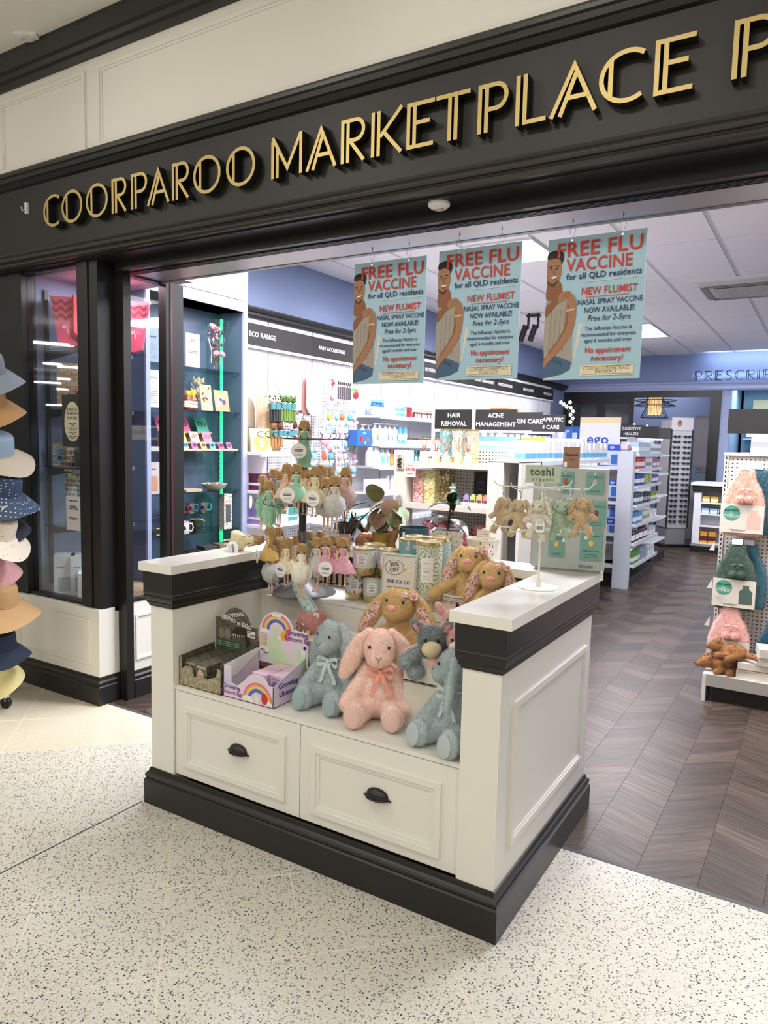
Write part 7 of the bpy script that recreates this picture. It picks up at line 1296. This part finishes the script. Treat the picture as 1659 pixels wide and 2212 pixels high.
FC = [(['a9c0d0', 'dcdfe4'], 'pale blue'), (['c94a4a', 'dcdcdc', 'b56a8a'], 'red and white'), (['2f4a8f', '9ab03a', '6a4a8a'], 'navy and lime'), (['3a5a6a', '2a2a30', '8aa03a'], 'dark teal'), (['4a8ab0', 'c9d4b0', 'd8d8d8'], 'blue and cream'), (['2a1f2f', '3a2a30', 'c0c0c8'], 'dark syrup'), (['5a8a3a', '8aa0b8', 'c9ccd4'], 'green and grey')]
for z, (cs, nm) in zip(SZ, FC):
    ps_ = lin(8.24, 9.36, 12)
    for i, c in enumerate(cs):
        ys = ps_[i * 12 // len(cs):(i + 1) * 12 // len(cs)]
        if nm == 'dark syrup' and i < 2: row(bottle('dark syrup bottle low on the far unit, %s group' % ('near', 'middle')[i], 'dark syrup bottles on the far unit', .035, .15, K(c, .3), PRD if i else PW, PW, (0, 0, 0)), ys, -1.82, z)
        else: row(carton('remedy_carton', '%s remedy carton on the far aisle unit, %s' % (nm, ('post end', 'middle', 'far end')[i]), 'carton', .075, .07, .13 - .015 * i, K(c, .45), (0, 0, 0), 90, '%s remedy cartons, %s' % (nm, ('post end', 'middle', 'far end')[i]), strip=PW if i != 1 else PGY, sz=(.25, .6)), ys, -1.81, z)
rowx(carton('skin_carton', 'white skin care carton with blue swirl on the far end display', 'carton', .085, .07, .235, PW, (0, 0, 0), 0, 'white skin care cartons on the far end display', strip=K('8aa8d0'), sz=(.05, .28)), lin(-2.98, -2.46, 6), FY2 + .09, 1.333)
rowx(carton('green_carton', 'white carton with green dot strip on the far end display', 'carton', .065, .06, .22, PW, (0, 0, 0), 0, 'green-dot cartons on the far end display', strip=PGRN, sz=(.75, .85)), lin(-2.36, -2.22, 3), FY2 + .09, 1.333)
rowx(carton('back_carton', 'tall white carton in the back row of the far end display', 'carton', .08, .07, .27, K('d0d6e4', .4), (0, 0, 0), 0, 'back row cartons on the far end display', strip=PBL, sz=(.8, .9)), lin(-2.95, -2.3, 7), FY2 + .22, 1.333)
def pouch(lab, x, y, z, w_=.22, h_=.24):
    t = thing('blue_pouch', lab, 'pouch', (x, y, z), 0, 'blue lotion pouches on the far end display'); b = B(); b.prism([(-w_ / 2, 0), (w_ / 2, 0), (w_ * .53, h_ * .5), (w_ / 2, h_), (-w_ / 2, h_), (-w_ * .53, h_ * .5)], -.02, .02, K('2548b5', .3)); b.build('bag', t, smooth=False)
    q = B(); art(q, rect(-w_ * .46, w_ * .46, .01, h_ * .72), -.0205, K('b9c2d8')); q.build('window', t, smooth=False); B().lathe([(.035, 0), (.045, .02), (.04, .11), (.02, .13), (.015, .15)], PW, 14, (-.045, -.018, .012)).build('bottle', t); q = B(); art(q, rect(.02, .09, .02, .13), -.0215, PBL); q.build('pack', t, smooth=False); txt('QV', .035, PW, t, (.03, -.022, h_ * .86), bold=.02); return t
pouch('large blue lotion pouch standing against the end post', -2.06, FY2 + .06, 1.333); pouch('blue lotion pouch standing on the boxes left of the ego poster', -2.62, FY2 + .22, 1.61, .32, .12)
for k, z in enumerate((.98, .75, .55)): pouch(('upper', 'middle', 'lower')[k] + ' blue pouch hanging beside the end post', -2.05, FY2 + .10, z, .17, .20)
t = thing('brand_poster', 'white cardboard poster with blue ego lettering on the far unit', 'poster', (-2.205, FY2 + .15, 1.50)); B().box(-.225, .225, 0, .006, 0, .37, K('d6d6de')).build('card', t, smooth=False); b = B(); art(b, rect(-.225, .225, .31, .37), -.0004, K('d8c49a')); b.build('top_band', t, smooth=False); txt('ego', .17, K('2548a5'), t, (-.02, -.001, .125), bold=.02, fitw=.24)
board('black aisle sign reading digestive health', -2.27, -1.965, 9.3, 1.67, 1.82, ['DIGESTIVE', 'HEALTH'], .046)
ru = thing('rear_aisle_unit', 'white low aisle unit behind the digestive health sign', 'shelving', (-2.15, 9.85, 0)); B().box(-.25, .25, 0, .9, 0, .10, BLACK).build('plinth', ru, smooth=False); B().box(-.02, .02, 0, .9, .1, 1.66, SHELFW).build('spine', ru, smooth=False)
for z in (.3, .6, .9, 1.2, 1.45): B().box(-.25, .25, 0, .9, z - .02, z, SHELFW).build('shelf', ru, smooth=False)
for k, x in enumerate((-2.05, -2.02)): board(('blank black aisle sign just behind the digestive health one', 'last blank black aisle sign before the sunglasses')[k], x - .15, x + .15, 9.9 + .65 * k, 1.67, 1.82, [], .04)
for k in range(5): carton('top_box', ('pink-and-white box', 'white box with red print', 'low pale box', 'clear-topped box', 'grey box')[k] + ' on top of the far aisle unit', 'carton', .12, .10, .10 + .03 * (k % 2), K(('d8c4c8', 'dcdce0', 'c9d0dc', 'b5c9d4', '9a9aa0')[k]), (-1.95 - .03 * k, 8.3 + .22 * k, 1.56 if k > 3 else 1.476), 90, strip=PRD if k == 1 else PGY, sz=(.3, .5))
t = thing('health_board', 'blue health board standing behind the therapeutic sign', 'sign', (-2.95, 9.6, 1.50)); B().box(-.22, .22, 0, .01, 0, .30, PBL).build('board', t, smooth=False); B().box(-.03, .03, .01, .03, -1.5, .2, SHELFW).box(-.2, .2, -.1, .14, -1.5, -1.48, SHELFW).build('stand', t, smooth=False); txt('HEALTH', .08, INKW, t, (0, -.001, .2), bold=.02)
ct2 = thing('side_counter', 'white counter with orchid and framed notice at the back of the shop', 'counter', (-3.29, 10.6, 0)); B().box(-.38, .5, -.25, .35, 0, 1.45, SHELFW).build('body', ct2, smooth=False); B().box(-.41, .53, -.28, .38, 1.45, 1.49, INKW).build('top', ct2, smooth=False)
t = thing('white_orchid', 'white moth orchid in a pale pot on the back counter', 'potted plant', (-3.24, 10.45, 1.49)); B().lathe([(.06, 0), (.075, .14), (.07, .14)], K('c9c4bc'), 16).build('pot', t); b = B(); b.tube([(0, 0, .12), (.03, 0, .35), (-.02, 0, .55), (-.12, 0, .64)], .006, GRNL, 5); b.build('stem', t); b = B()
for k in range(9):
    x, z = (-.15 + .045 * k, .68 - .03 * (k % 3)) if k < 4 else (.0 + .035 * (k % 2), .60 - .05 * (k - 4))
    for a in (0, 72, 144, 216, 288): b.ell((x + .016 * math.cos(R(a)), -.02, z + .016 * math.sin(R(a))), (.016, .006, .012), K('e4e0d6', .6), rot=(0, -a, 0), nu=8, nv=5)
b.build('flowers', t); b = B(); leaf(b, (0, 0, .13), (-.9, -.2, .4), .2, .06, GRNL); leaf(b, (0, 0, .13), (.9, -.2, .4), .2, .06, GRNL); b.build('leaves', t)
t = thing('framed_notice', 'black framed notice leaning beside the orchid', 'picture frame', (-2.98, 10.4, 1.49), 0, rot=(R(-12), 0, 0)); B().box(-.15, .15, 0, .015, 0, .22, BLACKM).build('frame', t, smooth=False); B().box(-.13, .13, -.002, 0, .02, .20, K('c9c4c4')).build('sheet', t, smooth=False)
# ---------------------------------------------------------------- sunglasses spinner
sg_ = thing('sunglasses_stand', 'tall square sunglasses stand with portrait header at the back', 'display stand', (-2.08, 12.2, 0), 38); SG = K('b9b9bd', .4)
B().box(-.17, .17, -.17, .17, .30, 1.98, SG).build('column', sg_, smooth=False); B().box(-.16, .16, -.16, .16, .04, .30, K('8a8a8c', .5)).build('base_box', sg_, smooth=False); B().box(-.25, .25, -.25, .25, 0, .04, BLACK).build('foot', sg_, smooth=False)
for a in (0, 90): X = Matrix.Rotation(R(a), 4, 'Z'); B().box(-.178, .178, -.178, -.17, 1.82, 2.02, K('c9c4c4'), X).build('header_card', sg_, smooth=False); b = B(); b.add([X @ Vector((x, -.1785, z)) for x, z in ovl(-.05, 1.93, .04, .055)], [tuple(range(18))], SKIN); b.add([X @ Vector((x, -.1787, z)) for x, z in ovl(-.05, 1.945, .03, .008)], [tuple(range(18))], INKB); b.build('portrait', sg_, smooth=False)
for a in (0, 90, 180, 270): X = Matrix.Rotation(R(a), 4, 'Z'); B().box(-.185, -.165, -.185, -.165, .30, 1.84, INKB, X).build('corner_strip', sg_, smooth=False)
g0 = None
for a in (0, -90):
    for r_ in range(17):
        for c in range(2):
            p = Matrix.Rotation(R(38 + a if a == 0 else 38 + 90), 3, 'Z') @ Vector((-.085 + .17 * c, -.186, 0)); loc = (-2.08 + p.x, 12.2 + p.y, .40 + r_ * .083); rz = 38 if a == 0 else 128
            if not g0:
                g0 = thing('sunglasses', 'dark sunglasses hung on the near face of the sunglasses stand', 'sunglasses', loc, rz, 'sunglasses on the near face'); b = B(); [b.ell((s * .033, -.004, 0), (.029, .004, .021), INKB, nu=10, nv=5) for s in (-1, 1)]; b.build('lenses', g0); b = B(); b.tube([(-.07, .02, .006), (-.064, -.004, .012), (0, -.006, .008), (.064, -.004, .012), (.07, .02, .006)], .004, MIDG, 5); b.build('frame', g0)
            else: dup(g0, loc, rz, None if a == 0 else 'dark sunglasses on the aisle face of the sunglasses stand', 'sunglasses on the near face' if a == 0 else 'sunglasses on the aisle face')
            if (r_ * 2 + c) % 5 == 0 and a: q = thing('price_tag', 'yellow tag hanging off the sunglasses on the aisle face', 'tag', (loc[0] + .03, loc[1] - .03, loc[2] - .02), rz, 'yellow tags on the sunglasses'); B().box(-.02, .02, -.001, .001, -.03, .01, K('d8c82a')).build('card', q, smooth=False)
# ---------------------------------------------------------------- counter, opening and back rooms
dc = thing('script_counter', 'white prescriptions counter with black trim and open shelves', 'counter', (-1.69, 11.72, 0)); W_ = 2.2
B().sweep([(.02, 0), (.02, .09), (.008, .11), (0, .12)], [(0, 0), (W_, 0), (W_, .6), (0, .6)], BLACK).build('base', dc, smooth=False); B().box(0, W_, .30, .6, .05, .93, SHELFW).build('back_panel', dc, smooth=False)
for x in (0, .42, .85, 1.3, 1.75, W_ - .10): B().box(x, x + .10, 0, .30, .05, .93, SHELFW).build('divider', dc, smooth=False)
for z in (.14, .40, .58, .75): B().box(.10, W_ - .10, .005, .30, z - .02, z, SHELFW).build('shelf', dc, smooth=False)
B().sweep([(0, .90), (.03, .92), (.03, .98), (.035, 1.0), (0, 1.0)], [(0, 0), (W_, 0), (W_, .6), (0, .6)], BLACK).build('frieze', dc, smooth=False); B().box(-.05, W_ + .05, -.05, .65, 1.0, 1.04, INKW).build('top', dc, smooth=False)
for lab, z, n, c, st, h_ in (('yellow and white', .75, 2, 'e0b83a', PW, .09), ('pale blue', .58, 3, '9ac0d4', PW, .08), ('pink', .581, 1, 'd88aa8', PW, .07), ('orange pouch', .14, 2, 'd8923a', PBRN, .17)):
    for k in range(n): carton('counter_carton', '%s pack on the counter shelves, %s' % (lab, ('near the post', 'next along', 'third along')[k]), 'carton', .10, .08, h_, K(c, .5), (-1.53 + .115 * k + (.24 if lab == 'pink' else 0), 11.80, z), strip=st, sz=(.2, .6))
carton('register', 'dark payment terminal on the prescriptions counter', 'terminal', .12, .10, .14, BLACKM, (-1.20, 12.0, 1.04), 10, strip=PLB, sz=(.4, .8))
of = S(B().box(-4.17, -1.60, 12.98, 13.08, 2.40, 2.50, BLACK).box(-1.72, -1.56, 12.96, 13.10, 0, 2.50, BLACK).box(-4.17, -4.06, 12.98, 13.08, 0, 2.40, BLACK).build('door_1', smooth=False))
for x0, x1 in ((-4.06, -3.50), (-3.50, -2.94)):
    b = B()
    for a in ((x0, x1, 2.30, 2.40), (x0, x1, 0, .15), (x0, x0 + .07, .15, 2.3), (x1 - .07, x1, .15, 2.3), (x0 + .07, x1 - .07, 1.50, 1.56)): b.box(a[0], a[1], 13.0, 13.05, a[2], a[3], BLACK)
    b.build('door_leaf', of, smooth=False); B().box(x0 + .07, x1 - .07, 13.02, 13.026, .15, 2.3, M('dark_glass', (.05, .055, .065), .08)).build('pane', of, smooth=False)
S(B().box(-4.4, -1.42, 15.0, 15.1, 0, 3.2, BLUEW).box(-1.56, -1.46, 13.1, 15.1, 0, 3.2, K('a9b6d0')).box(-1.46, 2.6, 15.0, 15.1, 0, 3.2, M('dispensary_wall', (.42, .60, .72), .6)).build('wall_rooms_back', smooth=False)); S(B().box(-4.4, 2.6, 13.12, 15.1, 3.1, 3.2, CEILT).build('ceiling_rooms', smooth=False))
t = thing('wall_cabinet', 'pale grey wall cabinet beyond the black opening', 'cabinet', (-1.80, 14.4, 0)); B().box(-.34, .22, 0, .3, 1.2, 2.15, K('a5a2a6')).build('body', t, smooth=False); B().box(-.33, .21, -.015, 0, 1.22, 2.13, K('b0adb2')).build('door', t, smooth=False); B().box(-.62, .22, .28, .58, .88, .98, BLACK).box(.10, .18, .0, .06, .9, 2.4, K('8a8c90')).build('bench', t, smooth=False)
pn = thing('pendant_lamp', 'black wire pendant lamp with glowing rattan core beyond the opening', 'pendant lamp', (-2.77, 13.9, 2.0)); b = B(); b.lathe([(.115, .14), (.115, .53)], M('lamp_core', (1.0, .62, .28), .6, emit=1.1), 20, cap=False); b.build('core', pn)
b = B()
for k in range(22): a = 2 * math.pi * k / 22; c_, s_ = math.cos(a), math.sin(a); b.tube([(.24 * c_, .24 * s_, .09), (.12 * c_, .12 * s_, .33), (.36 * c_, .36 * s_, .40)], .004, INKB, 4); b.tube([(.13 * c_, .13 * s_, .55), (.14 * c_, .14 * s_, .40), (.36 * c_, .36 * s_, .30)], .004, INKB, 4)
for r_, z in ((.24, .09), (.36, .40), (.36, .30), (.13, .55)): b.tube([(r_ * math.cos(R(a)), r_ * math.sin(R(a)), z) for a in range(0, 360, 15)], .006, INKB, 5, closed=True)
b.build('wire_cage', pn); B().tube([(0, 0, .5), (0, 0, 1.09)], .006, INKB, 5).build('cord', pn)
t = thing('small_poster', 'small flu vaccine poster leaning in the back room', 'poster', (-1.82, 13.3, 1.0)); B().box(-.16, .16, 0, .01, 0, .24, PBLUE).build('board', t, smooth=False); txt('FREE FLU\nVACCINE', .05, PRED, t, (0, -.001, .17), bold=.02); B().box(-.2, .2, 0, .2, -1.0, 0, SHELFW).build('stand', t, smooth=False)
# lit dispensary to the side of the opening
for k, z in enumerate((2.05, 1.75, 1.45, 1.15)): tag(B().box(-1.35, .55, 14.55, 14.98, z - .02, z, K('b5d4e8')).build('dispensary_shelf', smooth=False), ('highest', 'second highest', 'third', 'lowest')[k] + ' pale blue shelf in the lit dispensary', 'shelf')
carton('kraft_carton', 'large brown carton on the highest dispensary shelf', 'carton', .55, .3, .38, K('b59a78'), (-.95, 14.72, 2.05), strip=K('9a8264'), sz=(.45, .5)); carton('white_bin', 'white drawer bin on the second dispensary shelf', 'bin', .5, .3, .24, PW, (-.95, 14.72, 1.75), strip=PLB, sz=(.7, .9))
for k, z in enumerate((1.45, 1.15)): carton('stock_carton', ('white stock carton with blue label', 'white stock carton with grey label')[k] + ' low in the dispensary', 'carton', .4, .3, .2, PW, (-1.0 + .1 * k, 14.72, z), strip=PLB if not k else PGY, sz=(.3, .6))
pr = thing('prescriptions_sign', 'backlit black outline prescriptions lettering above the counter', 'sign', (-1.98, 12.93, 2.66))
x = 0
for ch in 'PRESCRIPTIONS':
    w_ = {'I': .045, 'S': .10, 'C': .13, 'O': .14}.get(ch, .115); b = B()
    for s_ in deco(ch, w_, .15, .010, .016): stroke(b, s_, .010, 0, .02, INKB, INKB)
    b.build('letter', pr, (x, 0, 0), smooth=False); x += w_ + .038
for k, (x, y) in enumerate(((-1.95, 11.0), (-1.90, 12.1))): t = thing('downlight', ('round ceiling downlight nearer the entrance', 'round ceiling downlight close to the prescriptions wall')[k], 'downlight', (x, y, 3.098)); B().lathe([(.075, -.006), (.09, -.006), (.09, .004), (.075, .004)], INKW, 24).build('ring', t); B().lathe([(.074, -.004), (.074, .002)], DOWN, 24).build('lens', t)
t = thing('ceiling_cassette', 'white ceiling air conditioner cassette with dark grille', 'air conditioner', (-.80, 7.79, 3.099)); B().box(-.45, .45, -.45, .45, -.02, 0, INKW).build('panel', t, smooth=False); B().box(-.36, .36, -.36, .36, -.05, -.02, K('d0c9c4')).build('body', t, smooth=False)
B().box(-.24, .24, -.24, .24, -.058, -.05, M('grille_dark', (.06, .06, .06), .6)).build('grille_back', t, smooth=False)
for k in range(13): y = -.234 + k * .039; B().box(-.24, .24, y - .005, y + .005, -.064, -.056, K('c9c4c0')).build('grille_slat', t, smooth=False)
b = B()
for k in range(21): xx = -.23 + k * .023; b.box(xx - .003, xx + .003, -.24, .24, -.062, -.057, K('c9c4c0'))
tag(b.build('grille_bars', t, smooth=False), kind='stuff')
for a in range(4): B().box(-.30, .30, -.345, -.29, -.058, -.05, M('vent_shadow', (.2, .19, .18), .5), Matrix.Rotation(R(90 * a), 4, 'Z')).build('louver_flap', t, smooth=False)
for k, (x, y) in enumerate(((-3.17, 8.4), (-3.05, 8.4))): t = thing('spot_lamp', ('black track spot lamp beside the third poster', 'second black track spot lamp beside the third poster')[k], 'lamp', (x, y, 3.06)); B().lathe([(.035, -.30), (.035, -.10)], BLACKM, 16, X=Matrix.Rotation(R(18), 4, 'Y')).build('body', t); B().box(-.012, .012, -.012, .012, -.14, .04, BLACKM).build('stem', t, smooth=False)
tag(B().box(-3.19, -3.03, 8.37, 8.43, 3.06, 3.085, BLACKM).build('light_track', smooth=False), 'short black lamp track on the ceiling holding the two spot lamps', 'track')
t = thing('sprinkler', 'small ceiling sprinkler near the back wall', 'sprinkler', (-3.05, 11.6, 3.1)); B().lathe([(.012, -.05), (.012, 0)], CHROME, 10).build('stem', t); B().lathe([(.03, -.055), (.03, -.05)], CHROME, 12).build('plate', t)
# ---------------------------------------------------------------- right-hand pegboard unit with hot water bottles
rg = thing('pegboard_unit', 'cream pegboard unit with low base shelf at the edge of the aisle', 'shelving'); B().box(-.545, .6, 5.10, 5.14, .17, 1.51, PEGY).build('pegboard', rg, smooth=False); B().box(-.57, -.545, 5.09, 5.15, 0, 1.525, SHELFC).build('upright', rg, smooth=False); B().box(-.575, .6, 5.085, 5.16, 1.51, 1.53, SHELFC).build('top_cap', rg, smooth=False)
b = B(); 
for k in range(46): b.box(-.5615, -.5535, 5.0893, 5.0905, .18 + k * .029, .196 + k * .029, INKB)
tag(b.build('slots', rg, smooth=False), kind='stuff'); B().box(-.55, .6, 4.76, 5.10, .14, .17, SHELFC).build('base_shelf', rg, smooth=False); B().box(-.55, .6, 4.745, 4.76, .10, .172, M('rail_metal', (.6, .58, .55), .3, .6)).build('price_rail', rg, smooth=False); B().box(-.52, .6, 4.79, 5.10, 0, .14, BLACK).build('plinth', rg, smooth=False); B().box(-.572, -.55, 4.75, 5.10, 0, .17, SHELFC).build('end_bracket', rg, smooth=False)
for k, z in enumerate((.44, .68, .92)): B().prism([(-.60, z), (-.57, z + .06), (-.57, z)], 4.9, 4.91, SHELFC).build('side_ticket', rg, smooth=False)
t = thing('aisle_sign', 'plain black sign panel above the cream pegboard unit', 'sign', (-.2, 5.6, 1.66)); B().box(-.42, .6, 0, .01, 0, .168, BLACKM).build('board', t, smooth=False); B().box(-.30, .6, -.01, .02, -.022, 0, SHELFC).build('rail', t, smooth=False); B().box(.2, .25, 0, .02, -1.66, 0, SHELFC).build('post', t, smooth=False)
for k in range(4): carton('clear_pack', ('clear-fronted pack', 'pale yellow pack', 'white pack with text', 'cream pack')[k] + ' behind the top of the pegboard unit', 'carton', .14, .1, .12, K(('c9c4b0', 'd0cca0', 'cfcfcf', 'c4bca8')[k]), (-.38 + .17 * k, 5.45, 1.53), strip=PGY, sz=(.3, .6))
tag(B().box(-.5, .6, 5.3, 5.6, 1.50, 1.53, SHELFC).build('rear_shelf', smooth=False), 'cream rear shelf behind the pegboard unit', 'shelf')
def hwb(lab, h, x, z, s=1.0, Y=5.0, pom=True, seed=1, card=True, txt_='HOT SPOT'):
    t = thing('hot_water_bottle', lab, 'hot water bottle', (x, Y, z), 0, 'hot water bottles on the pegboard'); t.scale = (s,) * 3; fm = fur_mat(h)
    b = B(); pts = [(-.105, .0), (.105, .0), (.115, .02), (.116, .20), (.092, .285), (.056, .345), (.048, .405), (-.048, .405), (-.056, .345), (-.092, .285), (-.116, .20), (-.115, .02)]; b.prism(pts, -.028, .02, fm); me = remesh(b, .009, 6); mobj('cover', furred(me, 15000, .012, .0022, fm, seed, lean=.7), t)
    if card:
        cd_ = B().box(-.122, .122, -.044, -.040, .015, .19, K('d8cfc0', .5)).build('sleeve', t, smooth=False); b = B(); art(b, ovl(-.058, .135, .048, .048, 22), -.0444, K('4f9a80')); art(b, [(.03, .04), (.105, .04), (.105, .12), (.085, .14), (.085, .16), (.05, .16), (.05, .14), (.03, .12)], -.0444, K(h)); b.build('print', cd_, smooth=False)
        txt(txt_, .016, INKB, cd_, (-.058, -.0450, .152), bold=.02); txt('HOT\nWATER BOTTLE\n& COVER SET', .012, INKW, cd_, (-.058, -.0450, .122), bold=.01, ls=.85); txt('A warm and cuddly water bottle\nwith a soft plush cover', .007, MIDG, cd_, (-.02, -.0450, .032))
    if pom:
        for sx in (-1, 1): b = B(); b.ell((sx * .024 + .01, -.05, .225), (.021, .021, .021)); mobj('pompom', furred(remesh(b, .006, 2), 1600, .012, .0018, fur_mat(h), seed + 5, lean=.8), t)
        b = B(); b.tube([(.034, -.048, .235), (.012, -.042, .275), (-.014, -.048, .235)], .003, K(h), 5)
        for sx in (-1, 1): b.ell((.012 + sx * .022, -.042, .282), (.020, .005, .007), K(h), rot=(0, sx * 20, 0), nu=8, nv=5)
        b.build('tie', t)
    b = B(); b.tube([(0, .09, .415), (0, -.02, .405), (0, -.028, .418)], .004, CHROME, 6); b.build('hook', t); B().box(-.03, .03, -.034, -.032, .41, .445, INKW).build('ticket', t, smooth=False); return t
hwb('pale pink fluffy hot water bottle with pompoms, topmost on the pegboard', 'dcb3a2', -.435, 1.02, 1.0, seed=101); hwb('teal knitted hot water bottle behind the topmost pink one', '3f6a78', -.37, 1.03, .98, 5.07, False, 111, False)
hwb('dark green fluffy hot water bottle with pompoms', '4c6053', -.450, .55, 1.0, seed=121); hwb('blue hot water bottle tucked behind the green one', '4a7a8a', -.39, .56, .96, 5.07, False, 131, False)
hwb('pale pink hot water bottle low on the pegboard behind the orange toys', 'd8b0a8', -.462, .16, 1.0, seed=141); hwb('navy teal hot water bottle at the frame edge beside the low pink one', '2f5468', -.20, .10, 1.0, seed=151); hwb('pink hot water bottle right of the green one', 'd89a94', -.10, .55, 1.0, seed=161)
for k, (x, z, rz, tp) in enumerate(((-.42, .315, -22, 85), (-.475, .212, 18, 80), (-.40, .262, 8, 95))):
    b_ = None; t = thing('orange_plush', ('orange plush fox on top of the pile on the base shelf', 'orange plush fox underneath at the aisle end of the base shelf', 'orange plush fox with paws over the white boxes')[k], 'soft toy', (x, 4.85 + .03 * k, z), rz, 'orange plush toys on the base shelf'); fm = fur_mat('8f6238')
    b = B(); b.ell((0, 0, 0), (.085, .05, .040), rot=(0, -8 + 8 * k, 0)); b.ell((-.10, -.01, .012), (.045, .036, .034)); b.ell((-.145, -.02, .0), (.025, .018, .016)); capsule(b, (.02, -.03, -.01), (-.05, -.085, -.025), .018, .02); capsule(b, (.06, -.03, -.01), (.02, -.095, -.03), .02, .022); capsule(b, (.08, 0, 0), (.16, -.02, -.01), .02, .012)
    b.ell((-.095, .015, .05), (.012, .008, .02)); b.ell((-.085, -.03, .045), (.012, .008, .02)); mobj('body', furred(remesh(b, .008, 3), 14000, .010, .0018, fm, 200 + k, lean=.8), t); B().ell((-.166, -.022, .004), (.006, .006, .005), INKB, nu=8, nv=5).build('nose', t)
for k in range(4): carton('toy_carton', ('lower white carton under the orange toys', 'upper white carton beside the orange toys', 'white carton at the frame edge of the base shelf', 'white carton stacked last on the base shelf')[k], 'carton', .30, .16, .05, K('d8d0c4'), (-.24 + .10 * (k // 2), 4.86, .1705 + .0505 * k), 4 * k, strip=K('8a5a3c') if k == 1 else None, sz=(.1, .2))
